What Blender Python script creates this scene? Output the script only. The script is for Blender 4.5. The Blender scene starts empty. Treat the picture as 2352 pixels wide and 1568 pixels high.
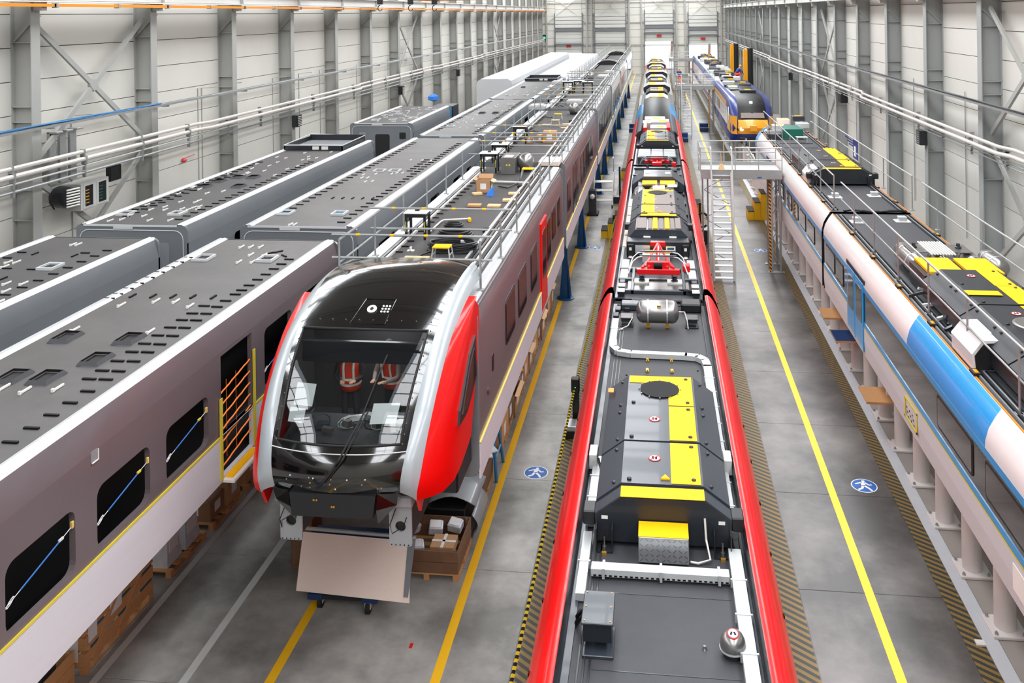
import bpy, bmesh, math, random
from mathutils import Vector, Matrix, Euler
S = bpy.context.scene
RND = random.Random(11)
PI = math.pi
# ------------------------------------------------------------------ camera, world, lights, exposure
cam_d = bpy.data.cameras.new('camera'); cam = bpy.data.objects.new('camera', cam_d)
S.collection.objects.link(cam); S.camera = cam
CAM_H = 10.0
psi = math.atan(234 / 2000.0)
cam.location = (0, 0, CAM_H)
cam.rotation_euler = (Euler((PI / 2, 0, psi)).to_matrix() @ Matrix.Rotation(-0.014, 3, 'Z')).to_euler()
cam_d.sensor_width = 36; cam_d.lens = 36 * 2000 / 2352.0
cam_d.shift_x = -(1272 - 1176) / 2352.0
cam_d.shift_y = -(784 - 31.3) / 2352.0
cam_d.clip_start = .1; cam_d.clip_end = 600
S.view_settings.view_transform = 'Standard'; S.view_settings.look = 'None'
S.view_settings.gamma = 1; S.view_settings.use_curve_mapping = False
S.view_settings.exposure = -0.22
S.cycles.use_denoising = True
S.cycles.max_bounces = 7; S.cycles.diffuse_bounces = 3; S.cycles.glossy_bounces = 3
S.cycles.transparent_max_bounces = 12; S.cycles.sample_clamp_indirect = 6; S.cycles.caustics_reflective = False; S.cycles.caustics_refractive = False
w = bpy.data.worlds.new('world'); S.world = w; w.use_nodes = True
bg = w.node_tree.nodes['Background']; bg.inputs[0].default_value = (.86, .93, 1, 1); bg.inputs[1].default_value = 3.2
XL, XR, YB, YE, ZC = -19.0, 11.8, -14.0, 142.0, 14.6          # hall: walls, back, far end, ceiling
def area(name, loc, sx, sy, power, col=(1, .985, .96), rot=(0, 0, 0)):
    l = bpy.data.lights.new(name, 'AREA'); l.shape = 'RECTANGLE'; l.size = sx; l.size_y = sy
    l.energy = power; l.color = col
    o = bpy.data.objects.new(name, l); o.location = loc; o.rotation_euler = rot
    S.collection.objects.link(o); return o
SKY_X = (-15.0, -1.6, 6.0)
SKY_Y = [(-9.5 + 9.2 * i) for i in range(17)]
for i, x in enumerate(SKY_X):
    for j, y in enumerate(SKY_Y):
        area('skylight_light', (x, y, ZC - .3), 3.0, 8.2, 880, (.975, .985, 1.0))
# ------------------------------------------------------------------ helpers
def lin(h):
    if isinstance(h, str):
        r = [int(h[i:i + 2], 16) / 255 for i in (0, 2, 4)]
    else: r = [c / 255 for c in h]
    return tuple((c / 12.92 if c <= .04045 else ((c + .055) / 1.055) ** 2.4) for c in r)
MATS = {}
def mat(name, col, rough=.5, metal=0., var=.05, scale=3., bump=0., coat=0., emit=0., alpha=None, noise2=0., stretch=None, spec=.5):
    m = bpy.data.materials.new(name); m.use_nodes = True; nt = m.node_tree; N = nt.nodes; Lk = nt.links
    b = N['Principled BSDF']; c = lin(col)
    b.inputs['Roughness'].default_value = rough; b.inputs['Metallic'].default_value = metal
    b.inputs['Coat Weight'].default_value = coat; b.inputs['Coat Roughness'].default_value = .04
    b.inputs['Specular IOR Level'].default_value = spec
    tc = N.new('ShaderNodeTexCoord'); src = tc.outputs['Object']
    if stretch:
        mp = N.new('ShaderNodeMapping'); mp.inputs['Scale'].default_value = stretch; Lk.new(src, mp.inputs[0]); src = mp.outputs[0]
    no = N.new('ShaderNodeTexNoise'); no.inputs['Scale'].default_value = scale; no.inputs['Detail'].default_value = 5
    Lk.new(src, no.inputs['Vector'])
    mx = N.new('ShaderNodeMix'); mx.data_type = 'RGBA'
    lo = tuple(max(0, x * (1 - var * 1.6)) for x in c); hi = tuple(min(1, x * (1 + var * 1.6)) for x in c)
    mx.inputs[6].default_value = (*lo, 1); mx.inputs[7].default_value = (*hi, 1)
    Lk.new(no.outputs['Fac'], mx.inputs[0]); out = mx.outputs[2]
    if noise2:
        n2 = N.new('ShaderNodeTexNoise'); n2.inputs['Scale'].default_value = scale * .16; n2.inputs['Detail'].default_value = 6; n2.inputs['Roughness'].default_value = .62
        Lk.new(src, n2.inputs['Vector'])
        rp = N.new('ShaderNodeMapRange'); rp.inputs[1].default_value = .38; rp.inputs[2].default_value = .62
        rp.inputs[3].default_value = 1 - noise2; rp.inputs[4].default_value = 1 + noise2
        Lk.new(n2.outputs['Fac'], rp.inputs[0])
        m2 = N.new('ShaderNodeMix'); m2.data_type = 'RGBA'; m2.blend_type = 'MULTIPLY'; m2.inputs[0].default_value = 1
        Lk.new(out, m2.inputs[6]); Lk.new(rp.outputs[0], m2.inputs[7]); out = m2.outputs[2]
    Lk.new(out, b.inputs['Base Color'])
    if bump:
        bp = N.new('ShaderNodeBump'); bp.inputs['Strength'].default_value = bump; bp.inputs['Distance'].default_value = .01
        Lk.new(no.outputs['Fac'], bp.inputs['Height']); Lk.new(bp.outputs[0], b.inputs['Normal'])
    if emit:
        b.inputs['Emission Color'].default_value = (*c, 1); b.inputs['Emission Strength'].default_value = emit
    MATS[name] = m; return m
def M(n): return MATS[n]
class MB:
    def __init__(s): s.v = []; s.f = []; s.m = []; s.mi = 0
    def add(s, vs, fs):
        n = len(s.v); s.v += [tuple(p) for p in vs]
        for f in fs: s.f.append([n + i for i in f]); s.m.append(s.mi)
        return s
    def box(s, x0, x1, y0, y1, z0, z1):
        return s.add([(x0, y0, z0), (x1, y0, z0), (x1, y1, z0), (x0, y1, z0), (x0, y0, z1), (x1, y0, z1), (x1, y1, z1), (x0, y1, z1)],
                     [(3, 2, 1, 0), (4, 5, 6, 7), (0, 1, 5, 4), (1, 2, 6, 5), (2, 3, 7, 6), (3, 0, 4, 7)])
    def cbox(s, x0, x1, y0, y1, z0, z1, c=.01):
        # chamfered box
        X = (x0, x1); Y = (y0, y1); Z = (z0, z1); vs = []; idx = {}
        for i in (0, 1):
            for j in (0, 1):
                for k in (0, 1):
                    sx = c if i == 0 else -c; sy = c if j == 0 else -c; sz = c if k == 0 else -c
                    for a in range(3):
                        idx[(i, j, k, a)] = len(vs)
                        vs.append((X[i] + (0 if a == 0 else sx), Y[j] + (0 if a == 1 else sy), Z[k] + (0 if a == 2 else sz)))
        fs = []
        for a in range(3):
            for e in (0, 1):
                q = []
                for (p, r) in ((0, 0), (1, 0), (1, 1), (0, 1)):
                    key = [p, r]; key.insert(a, e); q.append(idx[(*key, a)])
                fs.append(q)
        for i in (0, 1):
            for j in (0, 1):
                for k in (0, 1): fs.append([idx[(i, j, k, a)] for a in range(3)])
        for a in range(3):       # edges parallel to axis a
            b, d = [t for t in range(3) if t != a]
            for p in (0, 1):
                for r in (0, 1):
                    k0 = [0, 0, 0]; k1 = [0, 0, 0]; k0[b] = k1[b] = p; k0[d] = k1[d] = r; k1[a] = 1
                    fs.append([idx[(*k0, b)], idx[(*k1, b)], idx[(*k1, d)], idx[(*k0, d)]])
        return s.add(vs, fs)
    def obox(s, c, size, rot=(0, 0, 0)):
        mt = Euler(rot).to_matrix(); c = Vector(c); n0 = len(s.v)
        hx, hy, hz = [t / 2 for t in size]
        s.box(-hx, hx, -hy, hy, -hz, hz)
        for i in range(n0, len(s.v)): s.v[i] = tuple(c + mt @ Vector(s.v[i]))
        return s
    def beam(s, p0, p1, wd, ht, up=(0, 0, 1)):
        p0 = Vector(p0); p1 = Vector(p1); d = (p1 - p0).normalized(); u = Vector(up)
        if abs(d.dot(u)) > .98: u = Vector((0, 1, 0))
        a = d.cross(u).normalized() * wd / 2; b = a.normalized().cross(d) * ht / 2
        vs = [p + e * a + g * b for p in (p0, p1) for e, g in ((-1, -1), (1, -1), (1, 1), (-1, 1))]
        return s.add(vs, [(3, 2, 1, 0), (4, 5, 6, 7), (0, 1, 5, 4), (1, 2, 6, 5), (2, 3, 7, 6), (3, 0, 4, 7)])
    def tube(s, pts, r, n=8, closed=False):
        pts = [Vector(p) for p in pts]; k = len(pts); rings = []; prev = None
        for i, p in enumerate(pts):
            if closed: d = (pts[(i + 1) % k] - pts[i - 1])
            else: d = pts[min(i + 1, k - 1)] - pts[max(i - 1, 0)]
            d = d.normalized() if d.length > 1e-9 else Vector((0, 0, 1))
            if prev is None:
                u = Vector((0, 0, 1)) if abs(d.z) < .9 else Vector((1, 0, 0))
            else: u = prev
            a = (u - d * u.dot(d)).normalized(); prev = a; b = d.cross(a)
            rr = r[i] if isinstance(r, (list, tuple)) else r
            rings.append([p + (a * math.cos(t) + b * math.sin(t)) * rr for t in [2 * PI * q / n for q in range(n)]])
        vs = [v for g in rings for v in g]; fs = []
        for i in range(k if closed else k - 1):
            i2 = (i + 1) % k
            for q in range(n): fs.append((i * n + q, i * n + (q + 1) % n, i2 * n + (q + 1) % n, i2 * n + q))
        if not closed: fs.append(tuple(range(n))[::-1]); fs.append(tuple((k - 1) * n + q for q in range(n)))
        return s.add(vs, fs)
    def cyl(s, p0, p1, r, n=16): return s.tube([p0, p1], r, n)
    def lathe(s, o, prof, axis=(0, 0, 1), n=20):
        o = Vector(o); d = Vector(axis).normalized()
        return s.tube([o + d * h for _, h in prof], [max(r, .0005) for r, _ in prof], n)
    def prism(s, poly, ax, a0, a1):
        # poly in the two other axes, extruded along axis ax
        n = len(poly); vs = []
        for a in (a0, a1):
            for p, q in poly: vs.append({0: (a, p, q), 1: (p, a, q), 2: (p, q, a)}[ax])
        fs = [tuple(range(n))[::-1], tuple(range(n, 2 * n))]
        for i in range(n): fs.append((i, (i + 1) % n, n + (i + 1) % n, n + i))
        return s.add(vs, fs)
    def sheet(s, poly, ax, a0, a1):
        # open strip along axis ax
        n = len(poly); vs = []
        for a in (a0, a1):
            for p, q in poly: vs.append({0: (a, p, q), 1: (p, a, q), 2: (p, q, a)}[ax])
        return s.add(vs, [(i, i + 1, n + i + 1, n + i) for i in range(n - 1)])
    def grid(s, rows):
        m = len(rows[0]); vs = [p for r in rows for p in r]; fs = []
        for i in range(len(rows) - 1):
            for j in range(m - 1): fs.append((i * m + j, i * m + j + 1, (i + 1) * m + j + 1, (i + 1) * m + j))
        return s.add(vs, fs)
    def build(s, name, mats, parent=None, smooth=False, bevel=0., label=None, kind=None, group=None, cat=None, angle=.6):
        me = bpy.data.meshes.new(name)
        L = wloc(parent)
        me.from_pydata([(x - L[0], y - L[1], z - L[2]) for x, y, z in s.v], [], s.f)
        if not isinstance(mats, (list, tuple)): mats = [mats]
        for m in mats: me.materials.append(M(m) if isinstance(m, str) else m)
        for p, i in zip(me.polygons, s.m): p.material_index = min(i, len(mats) - 1)
        bm = bmesh.new(); bm.from_mesh(me)
        if smooth:
            bmesh.ops.remove_doubles(bm, verts=bm.verts, dist=.0004)
        bmesh.ops.recalc_face_normals(bm, faces=bm.faces); bm.to_mesh(me); bm.free()
        o = bpy.data.objects.new(name, me); S.collection.objects.link(o)
        if parent is not None: o.parent = parent
        if smooth:
            for p in me.polygons: p.use_smooth = True
            me.set_sharp_from_angle(angle=angle)
        if bevel:
            b = o.modifiers.new('bevel', 'BEVEL'); b.width = bevel; b.segments = 2; b.limit_method = 'ANGLE'
        if label: o['label'] = label
        if kind: o['kind'] = kind
        if group: o['group'] = group
        if cat: o['category'] = cat
        WL[o] = L if parent is not None else (0, 0, 0)
        return o
WL = {}
def wloc(p): return WL.get(p, (0, 0, 0)) if p is not None else (0, 0, 0)
def thing(name, label, cat, loc=(0, 0, 0), group=None, kind=None, rz=0):
    o = bpy.data.objects.new(name, None); S.collection.objects.link(o); o.location = loc; o.rotation_euler[2] = rz
    o.empty_display_size = .1
    if label: o['label'] = label
    if cat: o['category'] = cat
    if group: o['group'] = group
    if kind: o['kind'] = kind
    WL[o] = tuple(loc); return o
def part(name, loc, parent):   # empty part inside a thing
    o = bpy.data.objects.new(name, None); S.collection.objects.link(o); o.parent = parent
    L = wloc(parent); o.location = [loc[i] - L[i] for i in range(3)]; WL[o] = tuple(loc); return o
def move_part(o, dx, dy, dz):
    o.location = (o.location[0] + dx, o.location[1] + dy, o.location[2] + dz)
def dup(o, parent=None, d=None, label=None, loc=None, rz=None, group=None, top=True):
    c = o.copy(); S.collection.objects.link(c)
    if top:
        c.parent = parent
        if loc is not None: c.location = loc
        if d is not None: c.location = (o.location[0] + d[0], o.location[1] + d[1], o.location[2] + d[2])
        if rz is not None: c.rotation_euler[2] = rz
        if label: c['label'] = label
        if group: c['group'] = group
        WL[c] = tuple(c.location) if parent is None else WL.get(o, (0, 0, 0))
    else: c.parent = parent
    for ch in list(o.children): dup(ch, c, top=False)
    return c
def one(mb, name, mats, label, cat, group=None, **k):
    return mb.build(name, mats, None, label=label, cat=cat, group=group, **k)
ORD = ['nearest', 'second nearest', 'third nearest', 'fourth nearest', 'fifth nearest', 'sixth nearest', 'seventh nearest', 'eighth nearest', 'ninth nearest', 'tenth nearest', 'eleventh nearest', 'twelfth nearest', 'thirteenth nearest', 'fourteenth nearest', 'fifteenth nearest', 'sixteenth nearest', 'seventeenth nearest', 'eighteenth nearest', 'nineteenth nearest', 'twentieth nearest'] + ['twenty-%s nearest' % t for t in ('first', 'second', 'third', 'fourth', 'fifth', 'sixth', 'seventh', 'eighth', 'ninth')]
# rounded-rectangle outline (a, b plane), counter-clockwise
def rr(a0, a1, b0, b1, r, n=4):
    out = []
    for (ca, cb, t0) in ((a1 - r, b0 + r, -PI / 2), (a1 - r, b1 - r, 0), (a0 + r, b1 - r, PI / 2), (a0 + r, b0 + r, PI)):
        for k in range(n + 1):
            t = t0 + PI / 2 * k / n; out.append((ca + r * math.cos(t), cb + r * math.sin(t)))
    return out
def holed(mb, x, y0, y1, z0, z1, holes, th, r=.1, n=4):
    """wall in the plane X=x with rounded holes (y0,y1,z0,z1[,r]) and a reveal of depth th"""
    ys = sorted({y0, y1} | {h[0] for h in holes} | {h[1] for h in holes}); ys = [y for y in ys if y0 <= y <= y1]
    for a, b in zip(ys[:-1], ys[1:]):
        hs = sorted([h for h in holes if h[0] <= a + 1e-6 and h[1] >= b - 1e-6], key=lambda h: h[2]); z = z0
        for h in hs:
            if h[2] > z + 1e-6: mb.add([(x, a, z), (x, b, z), (x, b, h[2]), (x, a, h[2])], [(0, 1, 2, 3)])
            z = h[3]
        if z < z1 - 1e-6: mb.add([(x, a, z), (x, b, z), (x, b, z1), (x, a, z1)], [(0, 1, 2, 3)])
    for h in holes:
        rad = h[4] if len(h) > 4 else r
        pl = rr(h[0], h[1], h[2], h[3], rad, n)
        for k, (cy, cz) in enumerate(((h[1], h[2]), (h[1], h[3]), (h[0], h[3]), (h[0], h[2]))):
            arc = pl[k * (n + 1):(k + 1) * (n + 1)]
            for p, q in zip(arc[:-1], arc[1:]): mb.add([(x, cy, cz), (x, *p), (x, *q)], [(0, 1, 2)])
        for p, q in zip(pl, pl[1:] + pl[:1]):
            mb.add([(x, *p), (x, *q), (x + th, *q), (x + th, *p)], [(0, 1, 2, 3)])
    return mb
# ------------------------------------------------------------------ materials
mat('concrete', (146, 144, 139), .42, var=.16, scale=3.2, noise2=.38, bump=.04)
mat('concrete_dark', (94, 91, 88), .36, var=.2, scale=2.6, noise2=.5)
mat('joint', (42, 42, 42), .9)
mat('pit_floor', (150, 143, 137), .55, var=.05, scale=1.2, noise2=.1)
mat('strip_grey', (204, 205, 202), .5, var=.06, scale=4)
mat('strip_pale', (192, 196, 200), .5, var=.05)
mat('line_yellow', (255, 192, 24), .45, var=.05, scale=4)
mat('sign_blue', (28, 88, 160), .45, var=.04); mat('sign_white', (225, 228, 230), .5, var=.03)
mat('wall_panel', (214, 211, 203), .6, var=.025, scale=.8, noise2=.03)
mat('wall_panel_r', (205, 203, 196), .6, var=.025, scale=.8, noise2=.03)
mat('steel_paint', (162, 162, 158), .5, var=.03, scale=1.4)
mat('steel_paint_r', (154, 157, 156), .5, var=.03, scale=1.4)
mat('steel_white', (196, 196, 192), .45, var=.03)
mat('galv', (166, 168, 168), .38, metal=.55, var=.1, scale=9)
mat('pipe', (205, 198, 192), .35, metal=.15, var=.05)
mat('cable_blue', (48, 110, 158), .5)
mat('cable_black', (18, 18, 20), .45)
mat('orange', (240, 130, 10), .45, var=.04)
mat('door_panel', (205, 205, 200), .5, var=.03); mat('door_dark', (110, 114, 120), .5)
mat('red_sign', (190, 20, 30), .5); mat('green_lamp', (40, 220, 130), .4, emit=2)
mat('ceiling', (190, 190, 188), .8)
mat('grey_paint', (128, 130, 134), .34, var=.04, scale=1.1, noise2=.08, coat=.25)
mat('grey_mauve', (100, 90, 93), .34, var=.05, scale=.8, noise2=.10, coat=.2)
mat('grey_side', (112, 116, 120), .38, var=.05, scale=.9, noise2=.08, coat=.15)
mat('edge_white', (200, 202, 204), .35, var=.03, scale=2, coat=.2)
mat('roof_grey', (68, 65, 64), .42, var=.10, scale=5, noise2=.16, bump=.08)
mat('roof_grey2', (64, 62, 62), .55, var=.08, scale=6, noise2=.10, bump=.08)
mat('roof_dark', (56, 56, 60), .62, var=.08, scale=8, noise2=.06, bump=.1)
mat('film', (205, 204, 210), .42, var=.04, scale=1.2, noise2=.06, bump=.25, stretch=(1, .25, 2))
mat('film_white', (196, 197, 200), .5, var=.02, scale=1, bump=.15)
mat('tape_yellow', (208, 190, 60), .6); mat('masking', (206, 178, 92), .6)
mat('slot_black', (8, 8, 11), .6, spec=.2); mat('clip_white', (228, 226, 220), .4)
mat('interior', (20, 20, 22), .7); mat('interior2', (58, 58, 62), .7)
mat('strap_blue', (26, 98, 170), .5); mat('strap_orange_glow', (240, 120, 30), .5, emit=.15)  # orange straps carry a faint built-in glow, though they are no lamp
mat('red', (220, 10, 8), .34, var=.02, scale=1.5, coat=.22, spec=.3)
mat('silver', (158, 164, 168), .34, metal=.15, var=.03, coat=.35)
mat('black_far', (12, 10, 9), .42, var=.02, coat=0, spec=.2)
mat('black_gloss', (9, 8, 8), .12, var=.02, coat=1.0)
mat('black', (20, 21, 24), .45, var=.04); mat('rubber', (16, 16, 17), .7)
mat('hull', (48, 54, 62), .38, var=.06, scale=3, coat=.15)
mat('hull_dark', (28, 32, 38), .4, var=.05, coat=.1)
mat('hull_brown', (112, 98, 92), .5, var=.06)
mat('panel_yellow', (248, 178, 2), .6, var=.04, scale=3, spec=.25)
mat('steel', (150, 148, 146), .3, metal=.85, var=.08, scale=6)
mat('steel_plate', (176, 178, 182), .32, metal=.7, var=.08, scale=14, bump=.15)
mat('alu', (200, 202, 204), .38, metal=.5, var=.06, scale=6)
mat('duct_white', (192, 194, 194), .35, metal=.2, var=.05, scale=6)
mat('brass', (200, 150, 60), .35, metal=.7)
mat('white_train', (214, 212, 210), .28, var=.02, coat=.5)
mat('blue_train', (14, 140, 205), .3, var=.03, coat=.5)
mat('navy', (16, 38, 112), .34, var=.04, coat=.25)
mat('amber', (238, 162, 20), .32, var=.04, coat=.5)
mat('glass_dark', (24, 26, 28), .06, var=.02, coat=1, spec=.7)
mat('glass_brown', (40, 34, 32), .06, var=.1, coat=1, spec=.7)
mat('headlight', (255, 244, 225), .3, emit=9)
mat('jack_blue', (16, 72, 118), .42, var=.05); mat('trestle_blue', (44, 122, 168), .4, var=.05)
mat('step_yellow', (222, 172, 10), .45, var=.05); mat('step_black', (34, 33, 34), .8)
mat('pillar', (214, 210, 206), .45, var=.02)
mat('wood', (196, 144, 94), .65, var=.14, scale=7, stretch=(1, 6, 6)); mat('wood_light', (222, 184, 134), .6, var=.06, scale=6)
mat('wood_dark', (116, 84, 62), .7, var=.16, scale=7)
mat('cardboard', (176, 136, 98), .75, var=.06); mat('cardboard_dark', (140, 104, 76), .8, var=.08)
mat('paper', (222, 222, 222), .6, var=.03, scale=10, noise2=.05); mat('beige_board', (230, 214, 202), .6, var=.02, scale=20)
mat('blue_dark', (14, 50, 98), .45, var=.04); mat('blue_bag', (20, 110, 200), .5)
mat('vest', (214, 52, 22), .7, var=.05); mat('vest2', (226, 60, 16), .7); mat('skin', (196, 148, 120), .6)
mat('reflective', (225, 225, 215), .4); mat('cloth_dark', (34, 36, 44), .8); mat('cloth_grey', (128, 118, 116), .8)
mat('cloth_blue', (26, 52, 120), .8); mat('helmet', (246, 170, 20), .35, coat=.4)
mat('green', (16, 100, 84), .45, var=.1); mat('leaf', (120, 190, 70), .7, var=.2)
mat('outdoor', (235, 238, 240), .7); mat('red_part', (214, 18, 22), .35, coat=.3)
mat('plastic_clear', (196, 200, 206), .25, var=.15, scale=8, bump=.5); mat('teal', (26, 92, 120), .5)
def stripes(name, c1, c2, freq, ax=(1, 1), rough=.55):
    m = bpy.data.materials.new(name); m.use_nodes = True; N = m.node_tree.nodes; L = m.node_tree.links; b = N['Principled BSDF']
    b.inputs['Roughness'].default_value = rough
    tc = N.new('ShaderNodeTexCoord'); sp = N.new('ShaderNodeSeparateXYZ'); L.new(tc.outputs['Object'], sp.inputs[0])
    def mul(o, k):
        q = N.new('ShaderNodeMath'); q.operation = 'MULTIPLY'; q.inputs[1].default_value = k; L.new(o, q.inputs[0]); return q.outputs[0]
    tot = None
    for o, k in zip(sp.outputs, ax):
        if k:
            t = mul(o, k * freq)
            if tot is None: tot = t
            else:
                q = N.new('ShaderNodeMath'); q.operation = 'ADD'; L.new(tot, q.inputs[0]); L.new(t, q.inputs[1]); tot = q.outputs[0]
    fr = N.new('ShaderNodeMath'); fr.operation = 'FRACT'; L.new(tot, fr.inputs[0])
    gt = N.new('ShaderNodeMath'); gt.operation = 'GREATER_THAN'; gt.inputs[1].default_value = .5; L.new(fr.outputs[0], gt.inputs[0])
    mx = N.new('ShaderNodeMix'); mx.data_type = 'RGBA'; mx.inputs[6].default_value = (*lin(c1), 1); mx.inputs[7].default_value = (*lin(c2), 1)
    L.new(gt.outputs[0], mx.inputs[0]); L.new(mx.outputs[2], b.inputs['Base Color']); MATS[name] = m
stripes('hazard_shaded', (132, 106, 52), (50, 55, 52), 6.2, (.75, 1))  # stripe colours dulled to paint in the shade beside the red train
stripes('hazard_tape', (214, 190, 40), (20, 20, 20), 7, (0, 1, 1))
stripes('hazard_post', (236, 150, 20), (24, 22, 22), 7, (1, 0, 1))
def glass(name, tint, fac):
    m = bpy.data.materials.new(name); m.use_nodes = True; N = m.node_tree.nodes; L = m.node_tree.links
    N.remove(N['Principled BSDF']); out = N['Material Output']
    t = N.new('ShaderNodeBsdfTransparent'); t.inputs[0].default_value = (*tint, 1)
    g = N.new('ShaderNodeBsdfGlossy'); g.inputs['Roughness'].default_value = .02; g.inputs[0].default_value = (1, 1, 1, 1)
    f = N.new('ShaderNodeFresnel'); f.inputs[0].default_value = fac
    mx = N.new('ShaderNodeMixShader'); L.new(f.outputs[0], mx.inputs[0]); L.new(t.outputs[0], mx.inputs[1]); L.new(g.outputs[0], mx.inputs[2])
    L.new(mx.outputs[0], out.inputs[0]); MATS[name] = m
glass('glass', (.82, .86, .86), 1.5)
# ------------------------------------------------------------------ floor
floor = MB().box(XL, XR, YB, YE + 14, -.3, -.022).build('floor', 'joint', kind='structure')
JY = [18.5 + 3.075 * k for k in range(-4, 14)]          # transverse joints
for x0, x1, m in ((-8.52, -7.285, 'concrete'), (-7.155, -2.33, 'concrete'), (2.32, 4.7, 'concrete_dark'), (-18.95, -8.64, 'concrete')):
    ys = [YB] + JY + [YE + 10]
    for a, b in zip(ys[:-1], ys[1:]):
        MB().cbox(x0, x1, a + .006, b - .006, -.02, 0, .004).build('slab', m, floor)
MB().box(4.7, 5.25, YB, YE + 10, -.02, -.001).build('slab', 'concrete_dark', floor)
MB().box(5.25, 11.75, YB, YE + 10, -.02, -.004).build('slab', 'pit_floor', floor)
MB().box(-2.33, 2.32, YB, YE + 10, -.02, -.004).build('slab', 'concrete_dark', floor)
MB().box(-8.64, -8.52, YB, YE, -.02, .002).build('channel_strip', 'strip_grey', floor)
MB().box(-7.285, -7.155, YB, YE, -.02, .002).build('channel_strip', 'strip_grey', floor)
MB().box(5.0, 5.24, YB, YE, 0, .004).build('white_strip', 'strip_pale', floor)
MB().box(4.86, 5.0, 14.3, 14.42, .004, .03).build('cable_clip', 'clip_white', floor)
for x0, y0, y1 in ((-3.505, YB, YE), (3.42, YB, YE), (-5.99, YB, 14.9)):
    MB().box(x0, x0 + .15, y0, y1, 0, .003).build('yellow_line', 'line_yellow', floor)
for x0, x1 in ((-2.28, -1.86), (1.62, 2.31), (4.7, 4.99)):
    MB().box(x0, x1, YB, YE, 0, .003).build('hazard_strip', 'hazard_shaded', floor)
def walk_sign(x, y):
    d = MB().lathe((x, y, 0), [(.265, 0), (.265, .004)], n=32).build('walkway_sign', 'sign_white', floor)
    WL[d] = (0, 0, 0)
    MB().lathe((x, y, .004), [(.245, 0), (.245, .002)], n=32).build('blue_disc', 'sign_blue', d)
    m = MB(); Z0, Z1 = .006, .009
    def bar(a, b, wd):
        a = Vector((x + a[0], y + a[1], Z0)); b = Vector((x + b[0], y + b[1], Z0)); t = (b - a).normalized(); n = Vector((-t.y, t.x, 0)) * wd / 2
        m.prism([(p.x, p.y) for p in (a + n, a - n, b - n, b + n)], 2, Z0, Z1)
    m.lathe((x + .01, y + .165, Z0), [(.034, 0), (.034, .003)], n=14)
    bar((.0, .13), (-.02, -.02), .085); bar((-.03, .12), (-.17, .05), .035); bar((.03, .12), (.10, .02), .035); bar((.10, .02), (.16, .04), .03)
    bar((-.01, .0), (.07, -.10), .05); bar((.07, -.10), (.12, -.20), .045); bar((-.03, .0), (-.06, -.11), .05); bar((-.06, -.11), (-.15, -.17), .045)
    m.build('walking_figure', 'sign_white', d)
for x, y in ((-2.73, 18.8), (4.21, 18.9), (-2.70, 37.05), (4.21, 37.1), (-2.7, 55.3), (4.21, 55.3)): walk_sign(x, y)
MB().box(-4.02, -3.97, 13.4, 13.5, .0, .01).build('red_scrap', 'red_part', floor)
# ------------------------------------------------------------------ side walls
def hall_wall(name, x, sgn, y_first, pm, sm, n_cols, z_base):
    W = MB().box(min(x, x - sgn * .2), max(x, x - sgn * .2), YB, YE, -.3, ZC).build(name, 'joint', kind='structure')
    xi = x + sgn * .002
    step = 6.12; cols = [y_first + step * k for k in range(-6, n_cols)]
    proto = {}
    for k, yc in enumerate(cols):
        y0, y1 = yc - step / 2 * 0 + .0, yc + step
        if y1 < 6: continue
        y1 = min(y1, YE)
        if y0 >= YE - .5: continue
        key = round(y1 - y0, 2)
        far = y0 > 95
        zs = [0, z_base] + [z_base + 1.0 * i for i in range(1, 12)] if not far else [0, 4, 8, 12.2]
        for a, b in zip(zs[:-1], zs[1:]):
            MB().box(min(xi, xi + sgn * .05), max(xi, xi + sgn * .05), y0 + .012, y1 - .012, a + .012, b - .012).build('wall_panel', pm, W)
        MB().box(min(xi, xi + sgn * .05), max(xi, xi + sgn * .05), y0 + .012, y1 - .012, zs[-1] + .012, ZC).build('wall_panel', pm, W)
    # columns: one mesh each, shared data
    xf = x + sgn * .72
    m = MB()
    m.box(min(xf, xf + sgn * .03), max(xf, xf + sgn * .03), -.19, .19, 0, ZC)           # front flange
    m.box(min(x + sgn * .06, xf), max(x + sgn * .06, xf), -.012, .012, 0, ZC)           # web
    m.box(min(x + sgn * .05, x + sgn * .09), max(x + sgn * .05, x + sgn * .09), -.15, .15, 0, ZC)
    for z in (4.1, 5.0, 7.0, 7.45, 9.35): m.box(min(x + sgn * .06, xf), max(x + sgn * .06, xf), -.15, .15, z, z + .025)
    m.beam((x + sgn * .1, -.05, 9.4), (xf - sgn * .02, -.05, 10.0), .06, .06)
    m.box(min(xf, xf + sgn * .04), max(xf, xf + sgn * .04), -.24, .24, 10.12, 10.16)
    c0 = m.build('column', sm, W); c0.location[1] += cols[2]
    for yc in cols[3:]:
        if yc < YE:
            c = c0.copy(); S.collection.objects.link(c); c.location[1] = yc
    return W, cols, xf
wl, colL, xfL = hall_wall('wall_left', XL, 1, 23.83, 'wall_panel', 'steel_paint', 22, 3.2)
wr, colR, xfR = hall_wall('wall_right', XR, -1, 31.5, 'wall_panel_r', 'steel_paint_r', 20, 2.2)
MB().box(XL, XR, YB - .2, YB, -.3, ZC).build('wall_back', 'wall_panel', kind='structure')
def brace(W, x, y0, y1, z0, z1, wd=.16):
    m = MB(); m.beam((x, y0, z0), (x, y1, z1), .09, wd); m.build('brace', 'steel_paint', W)
    m = MB(); m.beam((x, y0, z1), (x, y1, z0), .09, wd); m.build('brace', 'steel_paint', W)
    m = MB(); m.obox((x, (y0 + y1) / 2, (z0 + z1) / 2), (.12, .3, .3), (.78, 0, 0)); m.build('brace_plate', 'steel_paint', W)
xb = XL + .45
for k in (6, 12, 18): 
    y0, y1 = colL[k] + .2, colL[k] + 5.9
    brace(wl, xb, y0, y1, 5.7, 10.0); brace(wl, xb, y0, y1, 1.2, 5.3)
xb = XR - .45
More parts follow.
